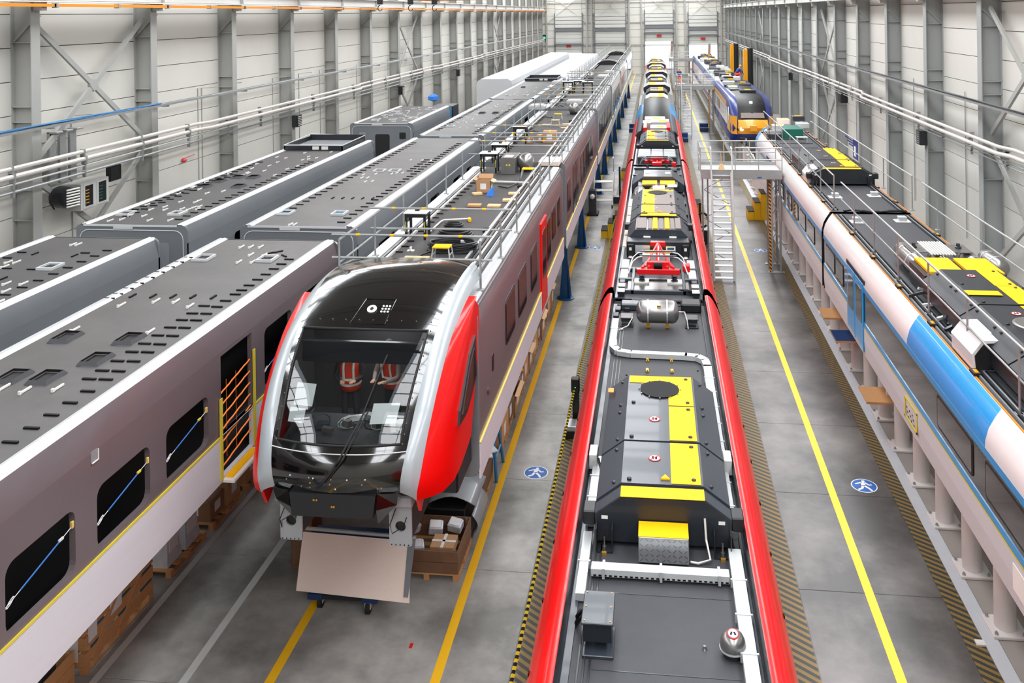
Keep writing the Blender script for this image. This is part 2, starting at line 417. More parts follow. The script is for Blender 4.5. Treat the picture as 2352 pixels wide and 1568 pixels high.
for k in (5, 10, 16):
    y0, y1 = colR[k] + .2, colR[k] + 5.9
    brace(wr, xb, y0, y1, 5.7, 10.0); brace(wr, xb, y0, y1, 1.2, 5.3)
# crane runway beams on the columns
for nm, x, sg, W in (('left', xfL, 1, wl), ('right', xfR, -1, wr)):
    m = MB(); xc = x + sg * .32
    m.box(xc - .17, xc + .17, 6, YE - 1, 11.0, 11.04); m.box(xc - .17, xc + .17, 6, YE - 1, 10.55, 10.59); m.box(xc - .012, xc + .012, 6, YE - 1, 10.58, 11.01)
    m.build('crane_beam', 'steel_white', W)
    m = MB()
    for yc in (colL if sg > 0 else colR):
        if 6 < yc < YE - 1: m.box(min(x, xc), max(x, xc), yc - .12, yc + .12, 10.3, 10.55); m.box(xc - .15, xc + .15, yc - .01, yc + .01, 10.58, 11.0)
    m.build('beam_bracket', 'steel_paint', W, kind='stuff')
# orange conductor rail below the left beam
t = thing('conductor_rail', 'long orange conductor rail along the top of the left wall', 'rail', (-17.75, 75, 10.35))
m = MB()
for k in range(23): m.box(-17.8, -17.7, 6 + 6 * k, 11.93 + 6 * k, 10.41, 10.5)
m.build('rail_segment', 'orange', t, kind='stuff')
m = MB()
for k in range(45): m.box(-17.84, -17.67, 6 + 3 * k, 6.09 + 3 * k, 10.38, 10.52)
m.build('hanger', 'galv', t, kind='stuff')
MB().tube([(-17.9, 6, 10.58), (-17.9, YE - 1, 10.58)], .025, 6).build('feed_cable', 'cable_black', t)
# crane hooks hanging at the top of the frame
def hook(x, y, z, i):
    t = thing('crane_hook', '%s of three black crane hooks hanging below the orange hoist' % ('left', 'middle', 'right')[i], 'hook', (x, y, z), 'crane hooks at the top')
    MB().cyl((x, y, z + .35), (x, y, z + 2.0), .02, 6).build('hoist_cable', 'cable_black', t)
    MB().cbox(x - .13, x + .13, y - .1, y + .1, z + .08, z + .38, .03).build('hook_block', 'cable_black', t)
    MB().tube([(x + .11 * math.cos(a), y, z - .1 + .14 * math.sin(a)) for a in [1.5 + .45 * q for q in range(11)]], .022, 6).build('hook', 'cable_black', t)
hooky = 42
from math import tan
def at(px, py, Y=None, Z=None, X=None):
    u = px - 1272; v = py - 31.3; x = (u - .014 * v); y = (v + .014 * u); a = x / 2000.; c = math.cos(psi); s = math.sin(psi)
    d = (a * c - s, a * s + c, -y / 2000.)
    t = Y / d[1] if Y is not None else (Z - CAM_H) / d[2] if Z is not None else X / d[0]
    return (t * d[0], t * d[1], CAM_H + t * d[2])
for i, px in enumerate((873, 943, 998)):
    p = at(px, 14, Y=hooky); hook(p[0], hooky, p[2], i)
g = thing('hoist_girder', 'orange hoist girder above the hooks at the top edge', 'crane', (-8.9, hooky, 10.9))
MB().cbox(-11.6, -7.2, hooky + .12, hooky + .42, 10.72, 11.1, .03).build('girder', 'orange', g)
MB().box(-18.0, 11.0, hooky + .1, hooky + .5, 11.12, 11.6).build('bridge_beam', 'orange', g)
# ------------------------------------------------------------------ pipes and trays along the walls
def pipe(x, z, r, y0, y1, name, label, cat='pipe', m='pipe', step=None):
    t = thing(name, label, cat, (x, (y0 + y1) / 2, z))
    pts = [(x, y0, z)]
    if step:
        sx, yy = step[0], step[1:]
        s = 0
        for y in yy:
            a = x + (sx if s else 0); s = 1 - s; b = x + (sx if s else 0)
            pts += [(a, y - .35, z), (b, y + .35, z)]
        pts.append((x + (sx if s else 0), y1, z))
    else: pts.append((x, y1, z))
    MB().tube(pts, r, 10).build('tube', m, t, smooth=True)
    mm = MB()
    y = y0 + 2
    while y < y1: mm.box(x - r - .015, x + r + .015, y, y + .05, z - r - .1, z + r + .015); y += 3.06
    mm.build('clamp', 'galv', t, kind='stuff')
stp = (.22, 32.4, 50.7, 69.1, 87.5)
pipe(-17.85, 5.89, .065, 8, 139, 'heating_pipe', 'upper of two thick pale pipes along the left wall', step=stp)
pipe(-17.8, 5.67, .075, 8, 139, 'heating_pipe', 'lower of two thick pale pipes along the left wall', step=stp)
pipe(-17.8, 5.46, .03, 8, 139, 'air_pipe', 'thin pale pipe just below the thick pair, left wall', m='steel_white')
pipe(-17.8, 5.24, .04, 8, 139, 'air_pipe', 'lowest thin grey pipe along the left wall', m='galv')
stp2 = (-.2, 28.2, 47.0, 65.5, 84)
pipe(10.75, 5.66, .06, 8, 139, 'heating_pipe', 'upper of two thick pale pipes along the right wall', step=stp2)
pipe(10.7, 5.45, .07, 8, 139, 'heating_pipe', 'lower of two thick pale pipes along the right wall', step=stp2)
pipe(10.75, 5.2, .022, 8, 139, 'air_pipe', 'thin wire-like conduit under the right wall pipes', m='galv')
pipe(10.75, 5.08, .022, 8, 139, 'air_pipe', 'lowest thin conduit under the right wall pipes', m='galv')
def tray(x, z, y0, y1, label, sg):
    t = thing('cable_tray', label, 'cable tray', (x, (y0 + y1) / 2, z))
    MB().box(x - .15, x + .15, y0, y1, z - .07, z - .06).box(x - .155, x - .15, y0, y1, z - .07, z).box(x + .15, x + .155, y0, y1, z - .07, z).build('channel', 'galv', t)
    m = MB()
    for i in range(7):
        xx = x - .1 + .035 * i
        m.tube([(xx + .02 * math.sin(k * 1.3 + i), y0 + (y1 - y0) * k / 60, z - .04 + .02 * math.sin(k * .9 + i * 2)) for k in range(61)], .014, 5)
    m.build('cable', 'cable_black' if sg < 0 else 'galv', t, kind='stuff')
    if sg > 0:
        m = MB()
        for i in range(5): m.tube([(x - .08 + .04 * i, 8 + 1.2 * k, z + .02 + .02 * math.sin(k + i * 2)) for k in range(19)], .016, 5)
        m.build('blue_cable', 'cable_blue', t, kind='stuff')
    m = MB()
    for yc in (colL if sg > 0 else colR):
        if y0 < yc < y1: m.box(min(x, x - sg * .5), max(x + .16, x - sg * .5), yc - .03, yc + .03, z - .13, z - .07)
    m.build('bracket', 'galv', t, kind='stuff')
tray(-17.85, 6.93, 6, 139, 'cable tray with blue and grey cables along the left wall', 1)
tray(10.72, 6.85, 6, 139, 'cable tray carrying loose cables along the right wall', -1)
# heaters, cabinets
t = thing('fan_heater', 'round black slatted fan heater on the left wall beside a cabinet', 'heater', (-18.1, 25.0, 4.55))
MB().lathe((-18.5, 25.0, 4.55), [(.30, 0), (.34, .12), (.33, .5), (.28, .62)], (1, -.25, 0), 20).build('housing', 'hull_dark', t)
for k in range(7): MB().obox((-17.86, 24.86, 4.30 + .085 * k), (.04, .46, .035), (0, .5, -.24)).build('slat', 'clip_white', t)
MB().tube([(-18.3, 24.6, 4.85), (-18.25, 24.45, 4.7), (-18.3, 24.4, 4.5), (-18.3, 24.6, 4.25)], .025, 6).build('hose', 'cable_black', t)
t = thing('control_cabinet', 'white twin-door control cabinet with dark glazed doors on left wall', 'cabinet', (-18.1, 25.9, 4.1))
MB().cbox(-18.6, -17.95, 25.35, 26.75, 4.02, 4.86, .01).build('case', 'steel_white', t)
for y in (25.45, 26.12):
    d = MB().cbox(-17.95, -17.93, y, y + .56, 4.07, 4.81, .005).build('door', 'steel_white', t)
    MB().box(-17.93, -17.925, y + .08, y + .46, 4.13, 4.77).build('pane', 'glass_dark', d)
    m = MB()
    for k in range(5): m.box(-17.925, -17.92, y + .1, y + .26, 4.22 + k * .1, 4.245 + k * .1)
    m.build('indicator_row', 'amber' if y < 26 else 'green', d, kind='stuff')
t = thing('wall_screen', 'small black framed screen beside the white control cabinet', 'screen', (-18.0, 27.2, 4.7))
MB().cbox(-18.2, -18.05, 26.95, 27.6, 4.62, 5.12, .02).build('frame', 'black', t); MB().box(-18.05, -18.04, 27.0, 27.55, 4.67, 5.07).build('display', 'glass_dark', t)
for k in range(3):
    t = thing('cable_duct', ('left', 'middle', 'right')[k] + ' of three grey vertical cable ducts above the control cabinet', 'duct', (-18.7, 25.1 + .4 * k, 6))
    MB().cbox(-18.75, -18.65, 24.9 + .48 * k, 25.2 + .48 * k, 4.9, 6.55, .01).build('riser', 'galv', t)
    MB().cbox(-18.75, -18.4, 24.9 + .48 * k, 25.2 + .48 * k, 6.5, 6.56, .01).build('elbow', 'galv', t)
t = thing('junction_box', 'dark junction box with blue cable at the far left wall', 'box', (-18.3, 21.5, 4))
MB().cbox(-18.5, -18.1, 21.2, 21.7, 3.9, 4.4, .02).build('case', 'hull_brown', t); MB().cbox(-18.5, -18.2, 21.3, 21.6, 3.3, 3.6, .02).build('bracket', 'galv', t)
MB().tube([(-18.4, 21.4, 0), (-18.4, 21.4, 7.5)], .06, 8).build('riser', 'hull_dark', t)
def wheater(x, y, z, sg, lab):
    t = thing('unit_heater', lab, 'heater', (x, y, z), 'slatted wall heaters')
    MB().cbox(x - .16, x + .16, y - .28, y + .28, z - .3, z + .3, .03).build('case', 'hull_dark', t)
    m = MB(); xx = x + sg * .165
    for k in range(6): MB().obox((xx, y, z - .22 + .085 * k), (.03, .44, .03), (0, .5 * sg, 0)).build('slat', 'clip_white' if sg > 0 else 'steel', t)
    MB().box(min(x, x - sg * .5), max(x, x - sg * .5), y - .03, y + .03, z + .1, z + .15).build('bracket', 'galv', t)
for i, (px, py, y) in enumerate(((682, 277, 43.5), (922, 207, 68), (1053, 167, 91))):
    p = at(px, py, Y=y); wheater(-18.1, at(px, py, X=-18.1)[1], at(px, py, X=-18.1)[2], 1, '%s dark slatted heater on the left wall beneath the pipes' % ORD[i])
for i, (px, py) in enumerate(((2117, 315), (1815, 175))):
    p = at(px, py, X=10.9); wheater(10.9, p[1], p[2], -1, ('small dark slatted heater on the right wall near the railing', 'small dark heater far along the right wall')[i])
p = at(1937, 224, X=10.85)
t = thing('loudspeaker', 'black box loudspeaker on the right wall under the pipes', 'speaker', p)
MB().cbox(10.6, 11.0, p[1] - .55, p[1] + .3, p[2] - .28, p[2] + .28, .04).build('case', 'black', t); MB().box(10.59, 10.6, p[1] - .5, p[1] + .25, p[2] - .23, p[2] + .23).build('grille', 'rubber', t)
t = thing('wall_emblem', 'blue winged emblem on the right wall column behind the railing', 'emblem', (11.05, 51.3, 2.3))
m = MB(); z = 2.05
m.box(11.02, 11.05, 50.0, 51.1, 1.6, 2.7).build('blue_block', 'navy', t)
m = MB(); m.box(11.0, 11.02, 50.35, 50.75, 1.75, 2.3); m.build('white_mark', 'sign_white', t)
for k in range(4): MB().box(11.02, 11.05, 51.1, 53.6 - .5 * k, 2.62 - .14 * k, 2.70 - .14 * k).build('wing_bar', 'navy', t)
for k, (y, zz) in enumerate(((26.3, 6.9), (34.2, 7.1), (34.5, 7.1), (36.6, 7.1), (41.3, 7.0), (44.5, 7.0), (47.4, 7.0), (53.5, 6.9), (60, 6.9))):
    MB().tube([(-18.93, y, 1.5), (-18.93, y, zz), (-18.2, y, zz + .05)], .02, 6).build('conduit', 'steel_paint', wl)
for k, y in enumerate((34.9, 41.6, 53.2, 66)): MB().tube([(10.9 + .8, y, 1.2), (11.7, y, 6.8)], .02, 6).build('conduit', 'steel_paint_r', wr)
p = at(423, 368, X=-18.85)
t = thing('alarm_light', 'small red alarm light on the left wall behind grey cars', 'lamp', p)
MB().lathe((-18.9, p[1], p[2]), [(.09, 0), (.09, .06), (.04, .14)], (1, 0, 0), 12).build('lens', 'red_part', t); MB().tube([(-18.9, p[1], p[2] + .06), (-18.9, p[1] + .9, p[2] + .1)], .012, 5).build('wire', 'red_part', t)
# ------------------------------------------------------------------ end wall with four sectional doors
DOORS = [(-16.4, -12.0, 3.5, 7.05), (-9.9, -4.9, 0.0, 7.0), (-1.75, 2.75, 5.25, 7.4), (5.25, 9.75, 4.78, 7.0)]
we = MB()
xs = [XL]
for d in DOORS: xs += [d[0], d[1]]
xs.append(XR)
for i in range(0, len(xs), 2): we.box(xs[i], xs[i + 1], YE, YE + .3, -.3, ZC)
for d in DOORS: we.box(d[0], d[1], YE, YE + .3, d[3], ZC)
we = we.build('wall_end', 'joint', kind='structure')
for i in range(0, len(xs), 2):
    for k in range(11): MB().box(xs[i] + .02, xs[i + 1] - .02, YE - .05, YE - .002, .02 + 1.2 * k, 1.2 * k + 1.18).build('wall_panel', 'wall_panel', we)
for d in DOORS:
    zz = d[3] + .02
    while zz < ZC - .3:
        MB().box(d[0] + .02, d[1] - .02, YE - .05, YE - .002, zz, min(zz + 1.17, ZC)).build('wall_panel', 'wall_panel', we); zz += 1.2
for x in (-17.8, -11.2, -10.4, -4.3, -2.3, 3.3, 4.7, 10.4): MB().box(x - .12, x + .12, YE - .45, YE - .05, 0, ZC).build('post', 'steel_paint', we)
for z in (4.6, 8.3, 11.6): MB().box(XL, XR, YE - .2, YE - .05, z, z + .14).build('rail', 'steel_paint', we)
for x0, x1 in ((-17.8, -11.2), (-10.4, -4.3), (-2.3, 3.3), (4.7, 10.4)):
    for s in (0, 1): MB().beam((x0, YE - .3, 8.4 if s else 13.8), (x1, YE - .3, 13.8 if s else 8.4), .08, .1).build('brace', 'steel_white', we)
for n, d in enumerate(DOORS):
    D = MB().box(d[0] - .12, d[0], YE - .35, YE, 0, d[3] + 3).box(d[1], d[1] + .12, YE - .35, YE, 0, d[3] + 3).box(d[0], d[1], YE - .35, YE, d[3], d[3] + .45).build('door_%d' % (n + 1), 'door_dark', kind='structure')
    MB().box(d[0], d[1], YE - .03, YE + .02, d[2] + .03, d[3] + .02).build('door_backing', 'door_panel', D)
    z = d[2]
    while z < d[3] + .0:
        MB().cbox(d[0] + .02, d[1] - .02, YE - .12, YE - .04, z + .02, min(z + .6, d[3]) - .01, .01).build('door_section', 'door_panel', D); z += .6
    for k in range(4): MB().cbox(d[0] + .02, d[1] - .02, YE - .3, YE - .22, d[3] + .6 + .6 * k, d[3] + 1.13 + .6 * k, .01).build('raised_section', 'door_panel', D)
    MB().cbox(d[0] - .2, d[1] + .2, YE - .62, YE - .3, d[2] + (1.35 if d[2] else 5.0), d[2] + (1.6 if d[2] else 5.15), .03).build('roller', 'door_dark', D)
    if n != 1: MB().cbox((d[0] + d[1]) / 2 - .38, (d[0] + d[1]) / 2 + .38, YE - .42, YE - .37, d[2] + 1.0 - .1 * n, d[2] + 1.35 - .1 * n, .01).build('red_sign', 'red_sign', D)
p = at(1250, 87, Y=YE - .3)
t = thing('signal_lamp', 'small green signal lamp in the far left corner', 'lamp', p)
MB().lathe((p[0], YE - .3, p[2]), [(.22, 0), (.2, .2), (.05, .3)], (0, -1, 0), 12).build('lens', 'green_lamp', t); MB().cbox(p[0] - .35, p[0] + .35, YE - .29, YE - .2, p[2] - .5, p[2] + .5, .05).build('housing', 'black', t)
MB().box(-40, 40, YE + .3, YE + 120, -.4, -.3).build('ground_outside', 'outdoor', kind='structure')
for i in range(5):
    x = -22 + 8.5 * i; t = thing('tree', 'pale green tree outside, number %s from the left beyond the far doors' % ('one','two','three','four','five')[i], 'tree', (x, YE + 60, 0), 'trees outside the far doors')
    MB().tube([(x, YE + 60, -.3), (x + .2, YE + 60, 5)], .3, 7).build('trunk', 'wood_dark', t)
    m = MB()
    for k in range(60):
        a, b, r = RND.uniform(-2.6, 2.6), RND.uniform(-2.2, 2.2), RND.uniform(.5, 1.0)
        m.lathe((x + a * .8, YE + 60 + b, 5 + RND.uniform(-1, 5)), [(.1, -r), (r * .8, -r * .5), (r, 0), (r * .7, r * .6), (.1, r)], n=7)
    m.build('crown', 'leaf', t)
# ------------------------------------------------------------------ ceiling with roof lights
C = MB(); openings = [(x - 1.7, x + 1.7) for x in SKY_X]
xs = [XL] + [v for o in openings for v in o] + [XR]
for i in range(0, len(xs), 2): C.box(xs[i], xs[i + 1], YB, YE, ZC, ZC + .3)
for a, b in openings:
    for y in SKY_Y: C.box(a, b, y + 4.3, y + 4.9, ZC, ZC + .3)
    C.box(a, b, YB, SKY_Y[0] - 4.3, ZC, ZC + .3)
C = C.build('ceiling', 'ceiling', kind='structure')
for x in SKY_X:
    m = MB()
    for y in SKY_Y:
        for k in range(7): m.box(x - 1.6, x + 1.6, y - 4.0 + 1.3 * k, y - 3.93 + 1.3 * k, ZC - .5, ZC - .42)
        m.box(x - .03, x + .03, y - 4.2, y + 4.2, ZC - .5, ZC - .42)
    m.build('glazing_bars', 'hull_dark', C, kind='stuff')
for k in range(-2, 23):
    m = MB(); y = 23.83 + 6.12 * k
    m.box(XL + .7, XR - .7, y - .1, y + .1, 13.2, 13.35); m.box(XL + .7, XR - .7, y - .1, y + .1, ZC - .2, ZC - .05)
    m.build('roof_truss', 'steel_paint', C)
# ------------------------------------------------------------------ grey unpainted car bodies, left side
def slot_mesh():
    me = MB().cbox(-.1, .1, -.02, .02, 0, .022, .004).build('roof_slot', 'slot_black'); return me
def clip_mesh():
    o = MB().cbox(-.014, .014, -.11, .11, 0, .03, .004).box(-.018, .018, -.12, -.09, 0, .045).build('roof_clip', 'clip_white'); return o
def copies(o, parent, spots, z, rz=None):
    L = wloc(parent); first = True
    for s in spots:
        c = o.copy(); S.collection.objects.link(c); c.parent = parent
        c.location = (s[0] - L[0], s[1] - L[1], (s[3] if len(s) > 3 and s[3] is not None else z) - L[2]); c.rotation_euler[2] = s[2] if len(s) > 2 and s[2] else 0
SLOT = slot_mesh(); CLIP = clip_mesh()
def grey_car(label, xl, xr, y0, y1, zt, zb=2.55, side='grey_side', holes=(), tape=True, near=True, roof='roof_grey', slots=(), clips=(), frames=(), end_open=False, name='train_car', group=None, lower='film', cover=()):
    cx = (xl + xr) / 2
    t = thing(name, label, 'train car', (cx, (y0 + y1) / 2, zb), group)
    zd = zt - .03; ztp = 3.28
    MB().box(xl + .28, xr - .28, y0 + .02, y1 - .02, zd - .04, zd).build('roof_deck', roof, t)
    for sg, xe in ((-1, xl), (1, xr)):
        i = lambda d: xe - sg * d
        m = MB(); m.sheet([(i(.32), zd), (i(.28), zd + .012), (i(.24), zd + .03), (i(.22), zd + .018), (i(.13), zd + .02), (i(.11), zd), (i(.085), zd - .02)], 1, y0, y1)
        m.build('roof_edge_strip', 'edge_white', t, smooth=True, angle=.9)
        m = MB(); m.sheet([(i(.085), zd - .02), (i(.05), zd - .12), (i(.015), zd - .28), (i(0), zd - .42)], 1, y0, y1)
        m.build('cantrail', side, t, smooth=True)
        h = [q for q in holes] if sg > 0 else []
        m = holed(MB(), xe, y0, y1, ztp, zd - .42, [q[:4] + ((q[4],) if len(q) > 4 else ()) for q in h if q[2] >= ztp] + [(q[0], q[1], ztp, q[3], .001) for q in h if q[2] < ztp], -.08 * sg, .1)
        m.build('side_wall', side, t)
        m = holed(MB(), xe + .012 * sg, y0, y1, zb, ztp, [(q[0], q[1], q[2], ztp, .001) for q in h if q[2] < ztp], -.08 * sg)
        m.build('lower_film', lower, t)
        if tape:
            m = MB(); ys = sorted([y0, y1] + [v for q in h if q[2] < ztp for v in q[:2]])
            for k in range(0, len(ys) - 1, 2): m.box(min(xe, i(-.02)), max(xe, i(-.02)), ys[k], ys[k + 1], ztp - .012, ztp + .018)
            m.build('yellow_tape', 'tape_yellow', t)
        # inner lining seen through the openings
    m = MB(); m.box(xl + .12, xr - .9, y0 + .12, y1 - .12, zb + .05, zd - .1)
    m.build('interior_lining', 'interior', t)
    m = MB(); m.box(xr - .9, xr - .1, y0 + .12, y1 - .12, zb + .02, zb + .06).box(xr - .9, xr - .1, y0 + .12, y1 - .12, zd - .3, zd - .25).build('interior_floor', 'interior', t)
    MB().box(xl + .1, xr - .1, y0 + .05, y1 - .05, zb - .03, zb + .03).build('underframe', 'hull_dark', t)
    # end walls
    for ye, sg in ((y0, -1), (y1, 1)):
        m = MB()
        pl = rr(xl + .0, xr - .0, zb, zd, .12, 3)
        m.prism(pl, 1, min(ye, ye + .06 * -sg), max(ye, ye - .06 * sg)); e = m.build('end_wall', side, t)
        if near and sg < 0:
            m = MB(); m.tube([(x, ye - .005, z) for x, z in rr(xl + .1, xr - .1, zb + .3, zd - .12, .22, 4)], .012, 5, closed=True); m.build('end_bead', 'edge_white', e)
            MB().box(xl + .2, xr - .25, ye - .02, ye, zd - .035, zd + .01).build('end_trim', 'edge_white', e)
            MB().box(cx - .45, cx + .05, ye - .024, ye - .002, zd - .09, zd - .036).build('end_label', 'film_white', e)
            if end_open:
                MB().prism(rr(cx - .3, cx + .38, 3.2, zd - .5, .08, 3), 1, ye - .012, ye + .005).build('door_opening', 'interior', e)
                for xx in (xl + .45, xr - .65): MB().prism(rr(xx, xx + .3, zd - .72, zd - .42, .04, 3), 1, ye - .012, ye + .005).build('end_window', 'interior' if xx > cx else 'steel_plate', e)
            elif near:
                MB().prism(rr(xr - .85, xr - .45, zd - 1.3, zd - .42, .08, 3), 1, ye - .012, ye + .005).build('end_window', 'grey_paint', e)
    copies(SLOT, t, slots, zd); copies(CLIP, t, clips, zd)
    for (x, y, a, kind) in frames:
        if kind == 'hatch':
            f = MB()
            for (ax, bx, ay, by) in ((-.17, .17, -.2, -.165), (-.17, .17, .165, .2), (-.17, -.135, -.165, .165), (.135, .17, -.165, .165)): f.box(x + ax, x + bx, y + ay, y + by, zd, zd + .05)
            f = f.build('hatch_frame', 'edge_white', t); MB().box(x - .135, x + .135, y - .165, y + .165, zd, zd + .012).build('hatch_opening', 'interior' if a == 0 else 'teal', f)
        else:
            f = MB().add([(x - .17, y - .22, zd + .004), (x + .17, y - .22, zd + .004), (x + .17, y + .22, zd + .004), (x - .17, y + .22, zd + .004), (x - .13, y - .18, zd + .06), (x + .13, y - .18, zd + .06), (x + .13, y + .18, zd + .06), (x - .13, y + .18, zd + .06)],
                         [(0, 1, 5, 4), (1, 2, 6, 5), (2, 3, 7, 6), (3, 0, 4, 7)]).build('roof_cover', 'roof_dark', t)
            MB().box(x - .12, x + .12, y - .17, y + .17, zd, zd + .01).build('cover_opening', 'interior', f)
    return t
ZG = 5.08
# nearest car body, row 1
def row(x, y0, y1, dy, jit=0): return [(x, y, 0) for y in [y0 + dy * k for k in range(int((y1 - y0) / dy) + 1)]]
X1L, X1R = -9.92, -7.03
def atz(px, py, z): p = at(px, py, Z=z); return (p[0], p[1], 0)
zd = ZG - .03
R1 = [(1, px, py) for px, py in ()]
zx = lambda L, **k: [atz(x / 2.904, 500 + y / 2.904, zd) for x, y in L]
slA = zx(((1928,279),(1877,311),(1827,343),(1773,380),(1718,415),(1661,453),(1612,485),(1570,513),(1505,556),(1447,596),(1362,590),(1376,642),(1283,640),(1308,686),(1214,684),(1231,736),(1136,734),(1151,790),(1053,787),(1066,846),(965,842),(985,899),(881,897),(891,960),(784,958),(791,1026),(682,1022),(706,1081),(595,1078),(586,1160),(468,1237),(343,1319),(210,1406),(69,1500),
 (1255,268),(1195,299),(1133,331),(1066,366),(997,402),(925,440),(856,475),(785,511),(728,541)))
cl = zx(((1613,197),(1676,197),(1742,197),(1676,249),(1767,251),(1596,297),(1688,297),(813,584),(1043,558),(1176,561),(1271,591),(502,748),(1005,761),(28,1137),(170,1156),(388,1139)))
slA += [(p[0], p[1], PI / 2) for p in zx(((885,522),(1021,524),(1155,526),(1287,528),(1423,531)))] + [(p[0], p[1], .9) for p in zx(((1858,228),(1800,238)))] + [(p[0], p[1], -.7) for p in zx(((1895,256),))]
fr = [(*atz(468, 594, zd)[:2], 0, 'hatch'), (*atz(614, 596, zd)[:2], 0, 'hatch'), (*atz(152, 777, zd)[:2], 0, 'cover'), (*atz(297, 781, zd)[:2], 0, 'cover'), (*atz(221, 828, zd)[:2], 0, 'cover'), (*atz(30, 868, zd)[:2], 0, 'cover'), (*atz(106, 870, zd)[:2], 0, 'cover')]
win = [(5.3, 7.9, 3.36, 4.16, .14), (8.6, 9.74, 3.36, 4.14, .14), (10.15, 11.3, 3.36, 4.14, .14), (11.7, 12.88, 3.36, 4.13, .14), (13.28, 14.36, 2.62, 4.56, .03), (14.85, 16.02, 3.36, 4.42, .12), (16.6, 17.7, 3.5, 4.5, .12)]
carA = grey_car('nearest unpainted grey car body with white film skirt, dark open windows and door', X1L, X1R, 4.5, 18.55, ZG, side='grey_mauve', holes=win, slots=slA, clips=cl, frames=fr, near=False)
# straps in its windows and door
for i, (a, b) in enumerate(((8.6, 9.74), (10.15, 11.3), (11.7, 12.88), (14.85, 16.02))):
    s = thing('ratchet_strap', '%s blue ratchet strap across an open window of the grey car' % ORD[i], 'strap', (X1R - .03, (a + b) / 2, 3.8), 'blue straps across the car windows')
    x = X1R - .02; z0 = 3.67; z1 = 3.98 - .03 * i + .02
    f = lambda q: (x, a + (b - a) * q, z0 + (z1 - z0) * q * .8)
    MB().tube([f(.22), f(.8)], .0095, 6).build('webbing', 'strap_blue', s)
    MB().tube([f(.02), f(.22)], .005, 5).tube([f(.8), f(.97)], .005, 5).build('wire', 'edge_white', s)
    MB().tube([(x, f(.08)[1] + .06 * math.cos(t), f(.08)[2] + .02 * math.sin(t) + .03 * math.cos(t)) for t in [PI / 5 * k for k in range(10)]], .006, 5, closed=True).build('eyelet', 'edge_white', s)
    MB().cbox(x - .012, x + .012, f(.8)[1] - .04, f(.8)[1] + .04, f(.8)[2] - .012, f(.8)[2] + .02, .004).build('buckle', 'tape_yellow' if i in (1, 2) else 'edge_white', s)
    MB().cbox(x - .015, x + .015, b - .05, b - .01, f(1)[2] - .03, f(1)[2] + .05, .004).build('window_clamp', 'masking', s)
s = thing('safety_net', 'orange safety net of seven bars across the open car door', 'net', (X1R - .03, 13.8, 3.5))
for k in range(7):
    z = 2.74 + .2 * k
    MB().tube([(X1R - .03, 13.3 + 1.04 * q / 10, z + .005 * math.sin(q * 1.9 + k) + .016 * q) for q in range(11)], .013, 6).build('orange_strap', 'strap_orange_glow', s)
for y in (13.52, 13.85): MB().tube([(X1R - .035, y, 2.84), (X1R - .035, y, 4.1)], .003, 5).build('vertical_strap', 'strap_orange_glow', s)
for a, b, z0, z1 in ((13.2, 13.28, 2.6, 3.9), (14.36, 14.44, 2.6, 4.25)): MB().box(X1R + .012, X1R + .03, a, b, z0, z1).build('door_tape', 'tape_yellow', carA)
MB().cbox(X1R - .05, X1R + .2, 13.3, 14.36, 2.52, 2.58, .01).build('door_step', 'clip_white', carA); MB().box(X1R, X1R + .14, 13.36, 14.3, 2.58, 2.6).build('step_tape', 'panel_yellow', carA)
h = MB().prism(rr(10.04, 10.18, 4.5, 4.64, .02, 3), 0, X1R - .03, X1R + .008).build('latch_recess', 'grey_paint', carA)
MB().box(X1R + .008, X1R + .02, 10.05, 10.18, 4.495, 4.505).box(X1R + .008, X1R + .02, 10.17, 10.178, 4.5, 4.63).build('recess_lip', 'clip_white', h)
# second car in row 1
def gen_slots(xl, xr, y0, y1, dy=.42, far=False):
    s = [(xr - .55, y, 0) for y in [y0 + .6 + dy * k for k in range(int((y1 - y0 - 1) / dy))]] + [(xl + .52, y, 0) for y in [y0 + 1.6 + dy * k for k in range(int((y1 - y0 - 2) / dy))]]
    return s
s2 = gen_slots(X1L, X1R, 19.6, 33.9) + [(X1R - .82, 27 + .42 * k, 0) for k in range(6)] + [(X1L + 1.1 + .28 * k, 22.9, PI / 2) for k in range(5)]
c2 = [atz(px, py, zd) for px, py in ((668,516),(678,516),(832,409),(845,409),(835,402),(864,400),(900,400),(912,398),(944,368),(970,369),(990,370),(840,418),(856,417),(925,398))]
f2 = [(*atz(657, 490, zd)[:2], 1, 'hatch'), (*atz(780, 491, zd)[:2], 1, 'hatch'), (*atz(872, 393, zd)[:2], 0, 'hatch'), (*atz(907, 393, zd)[:2], 0, 'hatch')]
carB = grey_car('second grey car body in the row, beside the railed roof, with dark roof', X1L, X1R, 19.75, 34.3, ZG, side='grey_side', slots=s2, clips=c2, frames=f2, tape=False, lower='grey_side', holes=[(21.3, 22.7, 3.4, 4.25, .1), (24, 25.3, 3.3, 4.3, .1), (26.4, 27.5, 3.3, 4.3, .1), (29.5, 30.6, 3.3, 4.3, .1), (31.6, 32.4, 3.5, 4.3, .1)])
carC = grey_car('third grey car body in the row, roof dotted with white clips', X1L, X1R, 35.1, 49.9, ZG, tape=False, lower='grey_side', slots=gen_slots(X1L, X1R, 35.1, 49.9, .5)[:52], clips=[(X1L + .6 + RND.random() * 1.7, 36.5 + RND.random() * 12.5, 0) for _ in range(30)], frames=[(X1L + .8, 37.9, 0, 'hatch'), (X1R - .8, 37.9, 0, 'hatch'), (X1R - .9, 47, 0, 'hatch'), (X1L + 1.2, 43, 0, 'cover'), (X1R - 1.0, 43, 0, 'cover')], holes=[(37.5, 38.6, 3.3, 4.3, .1), (44, 45, 3.3, 4.3, .1), (46, 47.6, 2.7, 4.4, .1)])
